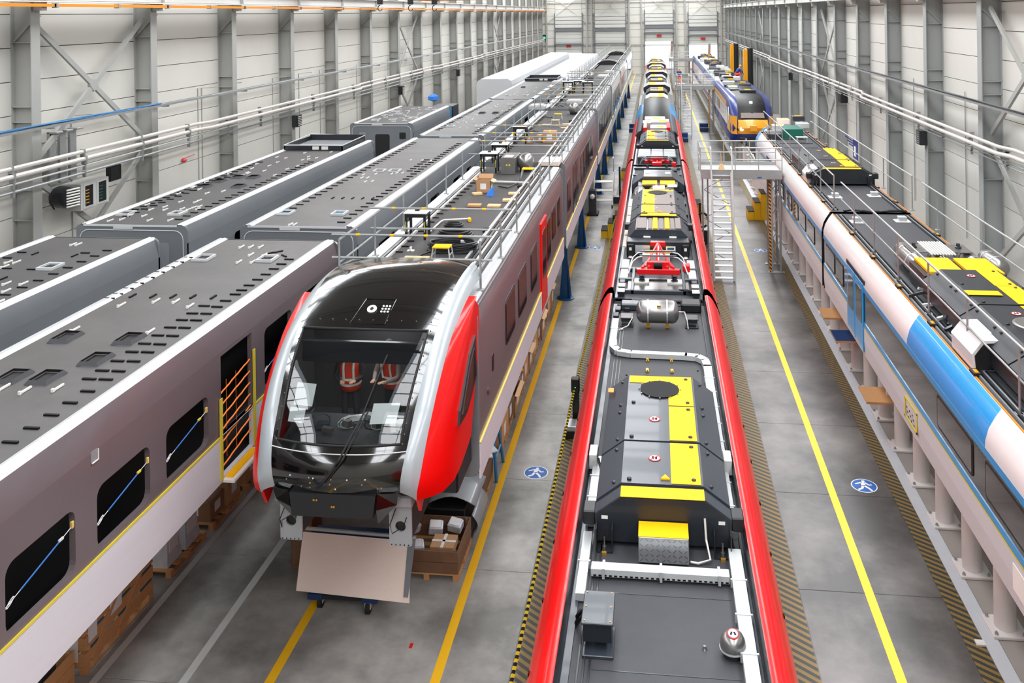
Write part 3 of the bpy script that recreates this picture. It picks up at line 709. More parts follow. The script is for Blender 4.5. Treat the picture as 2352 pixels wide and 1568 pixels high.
carD = grey_car('fourth grey car body in the row, with open black roof tray', X1L, X1R, 50.6, 66.5, ZG, tape=False, lower='grey_side', clips=[(X1L + .6 + RND.random() * 1.7, 52 + RND.random() * 8, 0) for _ in range(16)], frames=[(X1L + .9, 52.5, 0, 'hatch'), (X1R - .9, 52.5, 0, 'hatch'), (X1L + 1.0, 58, 0, 'cover')], holes=[(52, 53, 3.3, 4.3, .1), (56, 57.4, 2.7, 4.4, .1), (60, 61, 3.3, 4.3, .1)])
def roof_tray(car, x0, x1, y0, y1, z):
    b = MB().box(x0, x1, y0, y0 + .04, z, z + .2).box(x0, x1, y1 - .04, y1, z, z + .26).box(x0, x0 + .04, y0, y1, z, z + .2).box(x1 - .04, x1, y0, y1, z, z + .2).build('roof_tray', 'hull_dark', car)
    MB().box(x0 + .04, x1 - .04, y0 + .04, y1 - .04, z, z + .04).build('tray_floor', 'grey_paint', b)
    MB().tube([(x0, y0, z + .2), (x1, y0, z + .2), (x1, y1, z + .22), (x0, y1, z + .26)], .02, 5, closed=True).build('tray_rim', 'edge_white', b)
    for k in (0, 1): MB().box(x0 + 1.1 + .35 * k, x0 + 1.35 + .35 * k, y0 - .01, y0, z + .04, z + .16).build('tray_label', 'clip_white', b)
roof_tray(carD, X1L + .25, X1R - .25, 63.6, 66.3, ZG - .03)
# row 3, next to the left wall
X3L, X3R = -14.05, -11.2
sl = gen_slots(X3L, X3R, 8, 18.3); 
cE = [atz(px, py, zd) for px, py in ((169,562),(181,562),(20,603),(39,603),(12,613),(16,652),(55,652),(15,669),(0,694))]
carE = grey_car('grey car body cut off at the left edge, dark slotted roof', X3L, X3R, 6.0, 18.5, ZG, near=False, tape=False, lower='grey_side', roof='roof_grey2', slots=sl + [(X3L + .7 + RND.random() * 1.3, 12 + RND.random() * 6, RND.choice((0, .6, PI / 2))) for _ in range(18)], clips=cE, frames=[(*atz(116, 614, zd)[:2], 0, 'hatch')])
cF = [(X3L + .45 + RND.random() * 1.9, 20 + RND.random() ** 1.6 * 11, 0) for _ in range(46)]
carF = grey_car('grey car body along the left wall, black roof tray at its far end', X3L, X3R, 19.65, 33.6, ZG, tape=False, lower='grey_side', roof='roof_grey2', slots=gen_slots(X3L, X3R, 19.65, 29.5, .36) + [(X3L + .75, 20.5 + .4 * k, 0) for k in range(15)], clips=cF, frames=[(*atz(290, 491, zd)[:2], 0, 'hatch'), (*atz(408, 491, zd)[:2], 0, 'hatch')] + [(*atz(px, py, zd)[:2], 0, 'cover') for px, py in ((503, 417), (548, 429), (470, 429), (547, 408), (582, 408))], holes=[(22, 23.3, 3.4, 4.3, .1)])
roof_tray(carF, X3L + .25, X3R - .35, 31.0, 33.5, ZG - .03)
carG = grey_car('short grey car end with open doorway and fittings on its dark roof', X3L - .1, X3R + .05, 39.0, 46.4, ZG, end_open=True, tape=False, lower='grey_side', roof='roof_grey2', frames=[(-12.9, 42.6, 0, 'hatch'), (-12.5, 40.3, 0, 'hatch'), (-11.7, 41, 0, 'hatch'), (-13.3, 40.2, 0, 'hatch'), (-13.4, 43.7, 0, 'hatch')], clips=[(X3L + .3 + RND.random() * 2.2, 39.6 + RND.random() * 6, PI / 2 * RND.randint(0, 1)) for _ in range(34)], holes=[(41, 43, 3.0, 4.4, .1), (44, 45.7, 3.0, 4.4, .1)])
t = thing('door_leaf_crate', 'tall crate with bright blue side behind the short grey car end', 'crate', (-11.9, 47.6, 2.2))
MB().cbox(-12.3, -11.15, 46.9, 48.3, 0, 5.0, .02).build('case', 'hull_dark', t); MB().box(-11.6, -11.2, 46.88, 46.9, 3.4, 4.95).build('blue_sheet', 'blue_train', t)
t = thing('blue_wrapped_bundle', 'blue wrapped bundle on a post beside the left wall', 'bundle', (-12.6, 48, 4.9))
MB().lathe((-12.9, 49.5, 5.0), [(.05, 0), (.35, .1), (.3, .3), (.1, .42)], n=9).build('blue_sheet', 'blue_bag', t); MB().tube([(-12.9, 49.5, 0), (-12.9, 49.5, 5.0)], .05, 6).build('post', 'galv', t)
# film-wrapped white car bodies
def wrapped(label, xl, xr, y0, y1, zt):
    t = thing('wrapped_car', label, 'train car', ((xl + xr) / 2, (y0 + y1) / 2, 2.4))
    m = MB(); pl = [(xl, 2.4), (xr, 2.4), (xr, zt - .45), (xr - .1, zt - .15), (xr - .35, zt), (xl + .35, zt), (xl + .1, zt - .15), (xl, zt - .45)]
    m.prism(pl, 1, y0, y1); m.build('film_cover', 'film_white', t, smooth=False)
    for k in range(int((y1 - y0) / 3)):
        MB().sheet([(p[0] * 1.0 + (.01 if p[0] > (xl + xr) / 2 else -.01), p[1] + .01) for p in pl[1:]], 1, y0 + 2 + 3 * k, y0 + 2.04 + 3 * k).build('film_seam', 'film', t)
    MB().box(xl + .1, xr - .1, y0 + .1, y1 - .1, 2.2, 2.4).build('underframe', 'hull_dark', t)
wrapped('long car wrapped in white film nearest the left wall', -13.5, -10.75, 64.5, 108, 5.15)
wrapped('long car wrapped in white film behind the fourth grey car', X1L, X1R, 68.5, 108, 5.0)
# supports below
# ------------------------------------------------------------------ row 0: cab car with railed roof, on blue stands
X0L, X0R, Z0 = -5.85, -2.95, 5.25
def strip_win(mb_parent, x, y0, y1, z0, z1, sg, frame='black', glassm='glass_brown', r=.1, name='window'):
    f = MB().prism(rr(y0, y1, z0, z1, r, 4), 0, min(x, x + sg * .012), max(x, x + sg * .012)).build(name, frame, mb_parent)
    d = .045
    MB().prism(rr(y0 + d, y1 - d, z0 + d, z1 - d, max(.02, r - .03), 4), 0, min(x + sg * .012, x + sg * .018), max(x + sg * .012, x + sg * .018)).build('pane', glassm, f)
    return f
def roof_cables(car, xs, y0, y1, z, m='duct_white'):
    mb = MB()
    for x in xs: mb.box(x - .025, x + .025, y0, y1, z, z + .05)
    mb.build('cable_channel', m, car, kind='stuff')
def row0_car(label, y0, y1, wins=(), doors=(), side='grey_mauve', first=False, red_door=None, low='film', slots=True):
    t = thing('train_car', label, 'train car', ((X0L + X0R) / 2, (y0 + y1) / 2, 2.45))
    zd = Z0 - .02
    MB().box(X0L + .28, X0R - .28, y0, y1, zd - .05, zd).build('roof_deck', 'roof_grey2', t)
    for sg, xe in ((-1, X0L), (1, X0R)):
        i = lambda d: xe - sg * d
        MB().sheet([(i(.3), zd), (i(.27), zd + .02), (i(.1), zd + .01), (i(.085), zd - .02)], 1, y0, y1).build('roof_edge_strip', 'edge_white', t)
        MB().sheet([(i(.085), zd - .02), (i(.05), zd - .12), (i(.015), zd - .28), (i(0), zd - .42), (i(0), 3.05)], 1, y0, y1).build('side_wall', side, t, smooth=True)
        MB().box(min(xe, i(-.03)), max(xe, i(-.03)), y0, y1, 2.47, 3.05).build('lower_film', low, t)
        MB().box(min(xe, i(-.035)), max(xe, i(-.035)), y0, y1, 3.04, 3.053).build('yellow_tape', 'masking', t)
        # roof channels along the edge
        for k, xx in enumerate((.36, .44, .52, .60, .67, .75) if sg > 0 else (.36, .44, .52)): MB().box(min(i(xx), i(xx + .05)), max(i(xx), i(xx + .05)), y0 + .3, y1 - .3, zd, zd + .05).build('cable_channel', ('duct_white', 'hull', 'pipe', 'steel', 'hull_dark', 'alu')[k], t)
    MB().box(X0L + .05, X0R - .05, y0 + .02, y1 - .02, 2.5, zd - .06).build('body_core', 'grey_side', t)
    for ye in (y0, y1): MB().prism(rr(X0L - .01, X0R + .01, 2.5, zd - .01, .15, 4), 1, ye - .03, ye + .03).build('end_frame', 'grey_side', t)
    for q in wins: strip_win(t, X0R, *q, 1)
    for q in doors: strip_win(t, X0R + .002, *q, 1, frame='interior2', glassm='glass_brown', r=.06, name='door')
    if red_door:
        a, b = red_door; d = MB().cbox(X0R - .02, X0R + .04, a, b, 2.55, 4.75, .02).build('red_door', 'red', t)
        MB().prism(rr(a + .2, b - .2, 3.3, 4.5, .1, 4), 0, X0R + .04, X0R + .046).build('pane', 'glass_brown', d)
    if slots: copies(SLOT, t, [(X0L + .62, y, 0) for y in [y0 + 1.5 + .42 * k for k in range(int((y1 - y0 - 3) / .42))]], zd)
    return t
carH = row0_car('red-nosed cab car with grey mauve side and railed roof, on blue stands', 13.9, 26.85,
    wins=[(16.5, 17.6, 3.62, 4.5), (18.05, 19.2, 3.6, 4.5), (19.9, 20.9, 3.55, 4.5), (22.9, 23.7, 3.4, 4.5), (24.0, 24.9, 3.7, 4.55), (25.4, 26.1, 3.7, 4.55)], red_door=(21.55, 22.65))
MB().lathe((X0R, 14.7, 3.55), [(.05, 0), (.06, .02), (.02, .03)], (1, 0, 0), 12).build('filler_cap', 'steel', carH)
MB().prism(rr(15.1, 15.25, 3.7, 4.0, .05, 3), 0, X0R - .01, X0R + .01).build('recess', 'black', carH)
carI = row0_car('first intermediate car behind the cab car, brown glazed side', 27.75, 42.4,
    wins=[(28.3, 29.3, 3.5, 4.5)] + [(33.4 + 1.3 * k, 34.5 + 1.3 * k, 3.4, 4.55) for k in range(5)], doors=[(30.2, 31.2, 2.7, 4.7), (31.3, 32.3, 2.7, 4.7)])
carJ = row0_car('second intermediate car behind the cab car, grey side', 43.3, 56.9, wins=[(44.5 + 1.5 * k, 45.7 + 1.5 * k, 3.4, 4.5) for k in range(8)], side='grey_side')
carK = row0_car('third intermediate car with blue decals, far down the cab car row', 57.6, 72, wins=[(59 + 1.6 * k, 60.2 + 1.6 * k, 3.4, 4.5) for k in range(7)], side='white_train', low='film_white')
carL = row0_car('fourth intermediate car, whitish, far down the cab car row', 72.6, 88, wins=[(74 + 1.6 * k, 75.2 + 1.6 * k, 3.4, 4.5) for k in range(8)], side='white_train', low='film_white')
carM = row0_car('last car of the cab car row near the far doors', 88.6, 108, wins=[(90 + 1.8 * k, 91.2 + 1.8 * k, 3.4, 4.5) for k in range(9)], side='white_train', low='film_white')
for k in range(9): MB().prism(rr(59 + 1.4 * k, 59.9 + 1.4 * k, 2.9 + .2 * (k % 3), 3.5 + .15 * (k % 2), .1, 3), 0, X0R + .031, X0R + .036).build('blue_decal', 'blue_train', carK)
# cab ------------------------------------------------------------
CX = -4.4
cab = carH
# stations: (h_black, Y, Z), (h_silver, Y, Z), centre lift
ST = [((.88, 11.42, 3.57), (1.10, 11.46, 3.45), 0), ((.90, 11.38, 3.74), (1.12, 11.42, 3.60), 0), ((.93, 11.42, 3.94), (1.15, 11.46, 3.76), .0), ((.965, 11.55, 4.17), (1.18, 11.58, 4.02), .0),
      ((.99, 11.80, 4.50), (1.22, 11.80, 4.38), .02), ((1.04, 12.2, 4.92), (1.255, 12.14, 4.74), .03), ((1.07, 12.72, 5.28), (1.28, 12.62, 5.08), .05),
      ((1.09, 13.2, 5.47), (1.30, 13.1, 5.27), .08), ((1.12, 13.8, 5.62), (1.32, 13.7, 5.41), .10), ((1.13, 14.4, 5.67), (1.33, 14.2, 5.47), .12), ((1.13, 15.1, 5.64), (1.33, 14.9, 5.45), .10)]
UC = [-1, -.955, -.9, -.6, -.3, 0, .3, .6, .9, .955, 1]
def bp(st, u):
    (h, y, z), _, l = st; k = 1 - abs(u) ** 2.2
    return (CX + h * u, y - .16 * k, z + l * k)
def lerp(a, b, t): return tuple(a[i] + (b[i] - a[i]) * t for i in range(3))
def sub(st_list, n):
    out = []
    for a, b in zip(st_list[:-1], st_list[1:]):
        for k in range(n): out.append(tuple([lerp(a[j], b[j], k / n) for j in (0, 1)] + [a[2] + (b[2] - a[2]) * k / n]))
    out.append(st_list[-1]); return out
def smooth_st(L):
    out = []
    n = len(L)
    for i in range(n - 1):
        for k in range(3):
            t = k / 3; P = [L[max(i - 1, 0)], L[i], L[i + 1], L[min(i + 2, n - 1)]]
            cr = lambda a, b, c, d: .5 * ((2 * b) + (-a + c) * t + (2 * a - 5 * b + 4 * c - d) * t * t + (-a + 3 * b - 3 * c + d) * t ** 3)
            out.append((tuple(cr(*[q[0][j] for q in P]) for j in range(3)), tuple(cr(*[q[1][j] for q in P]) for j in range(3)), cr(*[q[2] for q in P])))
    out.append(L[-1]); return out
SS = smooth_st(ST)            # 31 stations; windscreen between index 9 and 18
W0, W1 = 9, 18
def bpr(i, u, inset=0): return bp(SS[i], u)
m = MB(); rows = [[bp(s, u) for u in UC] for s in SS]; nc = len(UC)
m.v = [p for r in rows for p in r]
for i in range(len(SS) - 1):
    for j in range(nc - 1):
        if W0 <= i < W1 and 2 <= j <= 7: continue
        m.f.append([i * nc + j, i * nc + j + 1, (i + 1) * nc + j + 1, (i + 1) * nc + j]); m.m.append(0)
m.build('black_mask', 'black_gloss', cab, smooth=True, angle=1.2)
m = MB(); m.grid([[bp(SS[i], u) for u in UC[2:9]] for i in range(W0, W1 + 1)])
ws = m.build('windscreen', 'glass', cab, smooth=True, angle=1.5)
# windscreen gasket
def onb(i, u, off=.012):
    p = bp(SS[i], u); return (p[0], p[1] - off * .7, p[2] + off * .7)
loop = [onb(W0, u) for u in (-.9, -.6, -.3, 0, .3, .6, .9)] + [onb(i, .9) for i in range(W0 + 1, W1)] + [onb(W1, u) for u in (.9, .6, .3, 0, -.3, -.6, -.9)] + [onb(i, -.9) for i in range(W1 - 1, W0, -1)]
MB().tube(loop, .018, 6, closed=True).build('gasket', 'rubber', ws, smooth=True)
for q in [onb(i, sgn * .93, .006) for i in range(W0, W1 + 1) for sgn in (-1, 1)] + [onb(W1 + 1, u * .1, .006) for u in range(-9, 10, 2)]:
    MB().lathe(q, [(.009, 0), (.008, .008)], (0, -.7, .7), 6).build('bolt', 'steel', cab)
for n_, (i, off, a, mm) in enumerate(((W0 - 1, .012, 'edge_white', .007),)):
    MB().tube([onb(i, u * .1, off) for u in range(-10, 11)], mm, 5).build('seam_trim', a, cab, smooth=True)
# papers taped inside the glass
for (u0, u1, i0, i1) in ((-.76, -.46, 12.3, 13.9), (-.8, -.55, 10.9, 12.1), (.42, .78, 11.1, 12.7)):
    def pt(u, i):
        k = int(i); f = i - k; a = bp(SS[k], u); b = bp(SS[k + 1], u); q = lerp(a, b, f); return (q[0], q[1] + .012, q[2] - .012)
    e = MB().add([pt(u0, i0), pt(u1, i0), pt(u1, i1), pt(u0, i1)], [(0, 1, 2, 3)]).build('taped_paper', 'paper', ws)
# headlight recess above the windscreen
hz = bp(SS[20], .0)
def hd(u, i, off): 
    k = int(i); f = i - k; q = lerp(bp(SS[k], u), bp(SS[min(k + 1, 30)], u), f); return (q[0], q[1] - off * .5, q[2] + off * .86)
m = MB(); m.tube([hd(u, i, .006) for u, i in ((-.22, 18.6), (.28, 18.6), (.3, 21.6), (-.13, 21.6))], .006, 5, closed=True); hl = m.build('headlight_cover', 'black_gloss', cab)
p = hd(.02, 20.3, .01); MB().lathe(p, [(.075, 0), (.075, .012), (.03, .012), (.02, .004)], (0, -.45, .89), 20).build('round_lamp', 'clip_white', hl); MB().lathe((p[0], p[1] - .006, p[2] + .012), [(.03, 0), (.026, .006)], (0, -.45, .89), 14).build('lamp_centre', 'hull', hl)
for a in range(3):
    for b in range(3):
        p = hd(.17 + .045 * a, 20.0 + .35 * b, .01); MB().lathe(p, [(.018, 0), (.016, .012)], (0, -.45, .89), 8).build('led', 'clip_white', hl)
# wipers
for d in (0, .05):
    MB().tube([onb(3, -.12 + d, .05), onb(7, .1 + d, .06), onb(12, .34 + d, .05)], .012, 6).build('wiper_arm', 'black', cab)
MB().tube([onb(10, .26, .05), onb(14, .40, .05), onb(16, .46, .04)], .010, 6).build('wiper_blade', 'rubber', cab)
MB().tube([onb(2, -.22, .03), onb(3, -.12, .05), onb(6, .06, .05)], .02, 6).build('wiper_arm', 'black', cab)
for _ in range(16):
    q = onb(RND.choice((2, 3, 4)), RND.uniform(-.75, .75), .004); MB().lathe(q, [(.012, 0), (.01, .006)], (0, -1, 0), 6).build('stud', RND.choice(('steel', 'brass', 'edge_white')), cab)
# silver bands
for sg in (-1, 1):
    m = MB(); m.grid([[(CX + sg * (a[0] * (1 - t) + b[0] * t + .03 * math.sin(PI * t)), a[1] * (1 - t) + b[1] * t - .02 * math.sin(PI * t), a[2] * (1 - t) + b[2] * t + .015 * math.sin(PI * t)) for t in (0, .12, .33, .66, 1)] for a, b, _ in SS])
    m.build('silver_band', 'silver', cab, smooth=True, angle=1.5)
# red side shells
def backY(z):
    T = [(3.2, 12.9), (3.45, 13.3), (3.9, 13.55), (4.5, 13.9), (5.0, 14.05), (5.25, 14.0), (5.45, 13.7)]
    if z <= T[0][0]: return T[0][1]
    for (a, b), (c, d) in zip(T[:-1], T[1:]):
        if z <= c: return b + (d - b) * (z - a) / (c - a)
    return T[-1][1]
for sg in (-1, 1):
    rows = []
    for a, b, _ in SS[:26]:
        zz = b[2]; yb = max(backY(zz), b[1] + .02); row_ = []
        for t in (0, .012, .04, .1, .2, .4, .6, .8, 1):
            xx = b[0] + (1.455 - b[0]) * (1 - (1 - min(1, t * 1.15)) ** 6)
            row_.append((CX + sg * xx, b[1] + (yb - b[1]) * t, zz - .10 * math.sin(PI * min(t, 1)) * (1 if zz < 3.6 else 0)))
        rows.append(row_)
    m = MB(); m.grid(rows); m.build('red_side', 'red', cab, smooth=True, angle=1.5)
    sp = [(11.48, 3.46), (11.62, 3.22), (12.0, 3.46)]
    MB().prism(sp, 0, CX + sg * 1.10 - .02, CX + sg * 1.10 + .02).build('red_tip', 'red', cab)
sw = MB().prism([(13.62, 4.9), (13.66, 4.25), (12.95, 3.98), (12.42, 4.02), (12.5, 4.2), (13.2, 4.75)], 0, X0R - .03, X0R + .035).build('cab_side_window', 'black', cab)
MB().prism([(13.5, 4.75), (13.55, 4.3), (12.95, 4.07), (12.6, 4.1), (13.2, 4.62)], 0, X0R + .035, X0R + .042).build('pane', 'glass_dark', sw)
MB().prism([(13.62, 4.9), (13.66, 4.25), (12.95, 3.98), (12.42, 4.02), (12.5, 4.2), (13.2, 4.75)], 0, X0L - .035, X0L + .03).build('cab_side_window', 'black', cab)
# lower tray, corner pieces, plates
tr = MB().add([(CX - .60, 11.24, 3.60), (CX + .60, 11.24, 3.60), (CX + .56, 11.22, 3.30), (CX - .56, 11.22, 3.30), (CX - .60, 12.4, 3.60), (CX + .60, 12.4, 3.60), (CX + .56, 12.4, 3.30), (CX - .56, 12.4, 3.30)], [(0, 1, 2, 3), (0, 1, 5, 4), (3, 2, 6, 7), (1, 2, 6, 5), (0, 3, 7, 4)]).build('front_tray', 'black', cab)
for a, b in ((-.25, 3.52), (-.21, 3.52), (.0, 3.44), (.03, 3.44)): MB().lathe((CX + a, 11.225, b), [(.015, 0), (.012, .01)], (0, -1, 0), 8).build('bolt', 'brass', tr)
for sg in (-1, 1):
    MB().add([(CX + sg * .62, 11.26, 3.62), (CX + sg * .88, 11.34, 3.60), (CX + sg * .85, 11.38, 3.42), (CX + sg * .60, 11.26, 3.40), (CX + sg * .58, 11.4, 3.14), (CX + sg * .62, 12, 3.5), (CX + sg * .88, 12, 3.5)], [(0, 1, 2, 3), (3, 2, 4), (0, 3, 4, 5), (1, 2, 6), (0, 1, 6, 5)]).build('corner_bracket', 'black_gloss', cab)
    x0 = CX + sg * .79
    pl = MB(); o = rr(x0 - .16, x0 + .16, 2.66, 3.24, .03, 3); hole = [(x0 + .075 * math.cos(a), 2.93 + .075 * math.sin(a)) for a in [2 * PI * k / 16 - PI / 2 for k in range(16)]]
    # ring face: bridge 16-pt hole to 16-pt outline
    pl.add([(x, 11.72, z) for x, z in o] + [(x, 11.72, z) for x, z in hole], [(k, (k + 1) % 16, 16 + (k + 1 + 2) % 16, 16 + (k + 2) % 16) for k in range(16)])
    k_off = 2
    pl = pl.build('coupler_plate', 'silver', cab); pl.modifiers.new('s', 'SOLIDIFY').thickness = .03
    for q in range(5): MB().lathe((x0 - .12 + .06 * q, 11.70, 2.69), [(.009, 0), (.009, .008)], (0, -1, 0), 8).build('bolt_hole', 'rubber', pl)
    MB().cbox(x0 - .15, x0 + .15, 11.76, 13.9, 2.72, 3.2, .02).build('chassis_beam', 'black', cab)
    MB().cbox(x0 - .2, x0 + .2, 11.62, 12.2, 3.24, 3.40, .02).build('plate_bracket', 'silver', cab)
    MB().tube([(x0 - .05, 11.68, 3.2), (x0 - .12, 11.62, 3.0), (x0 - .08, 11.6, 2.9), (x0 + .08 * sg, 11.6, 3.0), (x0 + .12, 11.62, 3.12)], .007, 5).build('wire', 'cable_black', cab)
MB().cbox(X0L + .12, X0R - .12, 12.9, 13.9, 2.75, 3.5, .03).build('underframe_box', 'hull_dark', cab)
# cab interior
MB().box(X0L + .2, X0R - .2, 12.1, 13.84, 3.52, 3.56).build('cab_floor', 'interior2', cab)
MB().box(X0L + .15, X0R - .15, 13.84, 13.88, 3.5, 5.3).build('cab_rear_wall', 'interior2', cab)
for sg in (-1, 1): MB().box(CX + sg * 1.3 - .01, CX + sg * 1.3 + .01, 12.9, 13.84, 3.56, 5.1).build('cab_lining', 'interior2', cab)
ds = MB().add([(CX - .95, 11.75, 4.02), (CX + .95, 11.75, 4.02), (CX + .95, 12.45, 4.12), (CX - .95, 12.45, 4.12), (CX - .95, 12.5, 3.6), (CX + .95, 12.5, 3.6)], [(0, 1, 2, 3), (3, 2, 5, 4)]).build('driver_desk', 'interior2', cab)
for k in range(14):
    a = RND.uniform(-.8, .8); y = RND.uniform(11.85, 12.35); MB().obox((CX + a, y, 4.12 + RND.random() * .05), (RND.uniform(.05, .25), RND.uniform(.04, .14), RND.uniform(.04, .12)), (0, 0, RND.uniform(-.5, .5))).build('desk_part', RND.choice(('steel', 'clip_white', 'hull', 'galv', 'cable_black')), ds)
for k in range(5):
    a = RND.uniform(-.6, .6); MB().tube([(CX + a + .16 * math.cos(q), 12.1 + .08 * math.sin(q * 1.3), 4.16 + .07 * math.sin(q)) for q in [.6 * j for j in range(9)]], .009, 5).build('loose_cable', RND.choice(('galv', 'cable_black')), ds)
MB().cbox(CX - .98, CX + .98, 12.62, 12.70, 4.80, 5.12, .01).build('sun_blind', 'hull_dark', cab)
cl_ = bpy.data.lights.new('cab_area_light', 'AREA'); cl_.energy = 16; cl_.size = .8; co = bpy.data.objects.new('cab_area_light', cl_); S.collection.objects.link(co); co.location = (CX, 13.3, 5.3)  # area light inside the cab, no fixture modelled
# ------------------------------------------------------------------ people
def skin_chain(joints, edges, root=0, subs=2):
    me = bpy.data.meshes.new('body'); me.from_pydata([j[:3] for j in joints], edges, [])
    o = bpy.data.objects.new('tmp_body', me); S.collection.objects.link(o)
    sm = o.modifiers.new('skin', 'SKIN'); sm.use_smooth_shade = True
    for i, j in enumerate(joints):
        r = j[3] if not isinstance(j[3], tuple) else j[3]
        me.skin_vertices[0].data[i].radius = (r, r) if not isinstance(r, tuple) else r
        me.skin_vertices[0].data[i].use_root = (i == root)
    ss = o.modifiers.new('sub', 'SUBSURF'); ss.levels = subs; ss.render_levels = subs
    dg = bpy.context.evaluated_depsgraph_get(); ev = o.evaluated_get(dg); m2 = bpy.data.meshes.new_from_object(ev)
    bpy.data.objects.remove(o); return m2
def person(label, loc, rz, zs, J, top, trousers, vest=None, helmet=None, hair='cloth_dark', grp=None, low_cut=None):
    """J: dict of joint positions (local, metres, before the height scale zs)"""
    t = thing('person', label, 'person', loc, grp, rz=rz)
    t.scale = (zs, zs, zs)
    names = ['pelvis', 'belly', 'chest', 'neck', 'head0', 'head1', 'shL', 'elL', 'wrL', 'paL', 'shR', 'elR', 'wrR', 'paR', 'hipL', 'knL', 'anL', 'toL', 'hipR', 'knR', 'anR', 'toR']
    rad = [(.15, .12), (.14, .105), (.165, .115), .055, .075, .085, .07, .048, .032, .036, .07, .048, .032, .036, .095, .062, .045, .035, .095, .062, .045, .035]
    js = [(*J[n], r) for n, r in zip(names, rad)]; I = {n: i for i, n in enumerate(names)}
    E = [(0, 1), (1, 2), (2, 3), (3, 4), (4, 5)] + [(I['chest'], I['sh' + s]) for s in 'LR'] + [(I[a + s], I[b + s]) for s in 'LR' for a, b in (('sh', 'el'), ('el', 'wr'), ('wr', 'pa'))] + [(0, I['hip' + s]) for s in 'LR'] + [(I[a + s], I[b + s]) for s in 'LR' for a, b in (('hip', 'kn'), ('kn', 'an'), ('an', 'to'))]
    js2 = list(js)
    for s in 'LR':      # fingers
        w_, p_ = Vector(J['wr' + s]), Vector(J['pa' + s]); d = (p_ - w_).normalized(); sd = d.cross(Vector((0, 0, 1)))
        sd = sd.normalized() if sd.length > .1 else Vector((1, 0, 0)); nn = d.cross(sd)
        for k, (off, ln) in enumerate(((-.028, .062), (-.009, .072), (.01, .068), (.028, .054))):
            a = p_ + sd * off; b = a + d * ln * .6; c_ = b + d * ln * .35 + nn * .02
            n0 = len(js2); js2 += [(*(a + d * .02), .010), (*b, .009), (*c_, .008)]; E += [(I['pa' + s], n0), (n0, n0 + 1), (n0 + 1, n0 + 2)]
        a = p_ - d * .03 + sd * -.035; n0 = len(js2); js2 += [(*a, .012), (*(a + d * .035 - sd * .02), .010)]; E += [(I['pa' + s], n0), (n0, n0 + 1)]
    me = skin_chain(js2, E)
    for mname in (top, trousers, 'skin', hair): me.materials.append(M(mname))
    body = bpy.data.objects.new('body', me); S.collection.objects.link(body); body.parent = t
    pz = J['pelvis'][2]; hd = Vector(J['head0'])
    leg = [Vector(J[n]) for n in ('hipL', 'knL', 'anL', 'toL')], [Vector(J[n]) for n in ('hipR', 'knR', 'anR', 'toR')]
    def dist(p, a, b):
        ab = b - a; k = max(0, min(1, (p - a).dot(ab) / ab.length_squared)); return (p - a - ab * k).length
    for p in me.polygons:
        p.use_smooth = True; c_ = p.center
        dl = min(dist(c_, ch[i], ch[i + 1]) for ch in leg for i in range(3))
        dh = min(dist(c_, Vector(J['wr' + s]), Vector(J['pa' + s])) for s in 'LR'); dhead = dist(c_, Vector(J['neck']), Vector(J['head1']))
        dt = min(dist(c_, Vector(J['pelvis']), Vector(J['belly'])), dist(c_, Vector(J['belly']), Vector(J['chest'])) - .05)
        da = min(dist(c_, Vector(J[a + s]), Vector(J[b + s])) for s in 'LR' for a, b in (('sh', 'el'), ('el', 'wr')))
        q = min((dl, 1), (dh + .0, 2), (dhead + .0, 2), (dt, 0), (da, 0)); p.material_index = q[1]
    # head: shaped ellipsoid with features
    h0, h1 = Vector(J['head0']), Vector(J['head1']); up = (h1 - h0).normalized(); fw = Vector((0, -1, 0)); fw = (fw - up * fw.dot(up)).normalized(); sd = fw.cross(up); c_ = (h0 + h1) / 2
    m = MB(); rows = []
    for i in range(9):
        a = PI * i / 8; rows.append([])
        for k in range(14):
            b = 2 * PI * k / 14; w2 = .078 * (1 - .12 * max(0, math.cos(a)) * -1 if 0 else 1) * math.sin(a)
            q = c_ + sd * (w2 * math.sin(b)) + fw * (.098 * math.sin(a) * math.cos(b)) + up * (-.118 * math.cos(a)); rows[-1].append(tuple(q))
        rows[-1].append(rows[-1][0])
    m.grid(rows); head = m.build('head', 'skin', None, smooth=True, angle=3); head.parent = t
    f = lambda a, u, s: tuple(c_ + fw * a + up * u + sd * s)
    MB().tube([f(.09, .03, 0), f(.115, -.01, 0), f(.09, -.022, 0)], [.008, .014, .008], 6).build('nose', 'skin', None).parent = head
    for s in (-1, 1):
        MB().lathe(f(.085, .02, .032 * s), [(.012, 0), (.006, .01)], tuple(fw), 8).build('eye', 'slot_black', None).parent = head
        MB().lathe(f(0, -.005, .076 * s), [(.022, 0), (.018, .012)], tuple(sd * s), 8).build('ear', 'skin', None).parent = head
    MB().beam(f(.09, -.05, -.022), f(.09, -.05, .022), .01, .008).build('mouth', 'vest', None).parent = head
    m = MB(); rows = []
    for i in range(6):
        a = PI * .5 + PI * .5 * i / 5
        rows.append([tuple(c_ - fw * .008 + sd * (.088 * math.sin(a) * math.sin(2 * PI * k / 14)) + fw * (.108 * math.sin(a) * math.cos(2 * PI * k / 14)) + up * (.02 - .12 * math.cos(a))) for k in range(15)])
    m.grid(rows); hm = m.build('helmet' if helmet else 'hair', helmet or hair, None, smooth=True, angle=3); hm.parent = t
    if helmet: MB().tube([tuple(c_ + sd * .1 * math.sin(a) + fw * .125 * math.cos(a) + up * .02) for a in [2 * PI * k / 16 for k in range(16)]], .01, 5, closed=True).build('brim', helmet, None).parent = hm
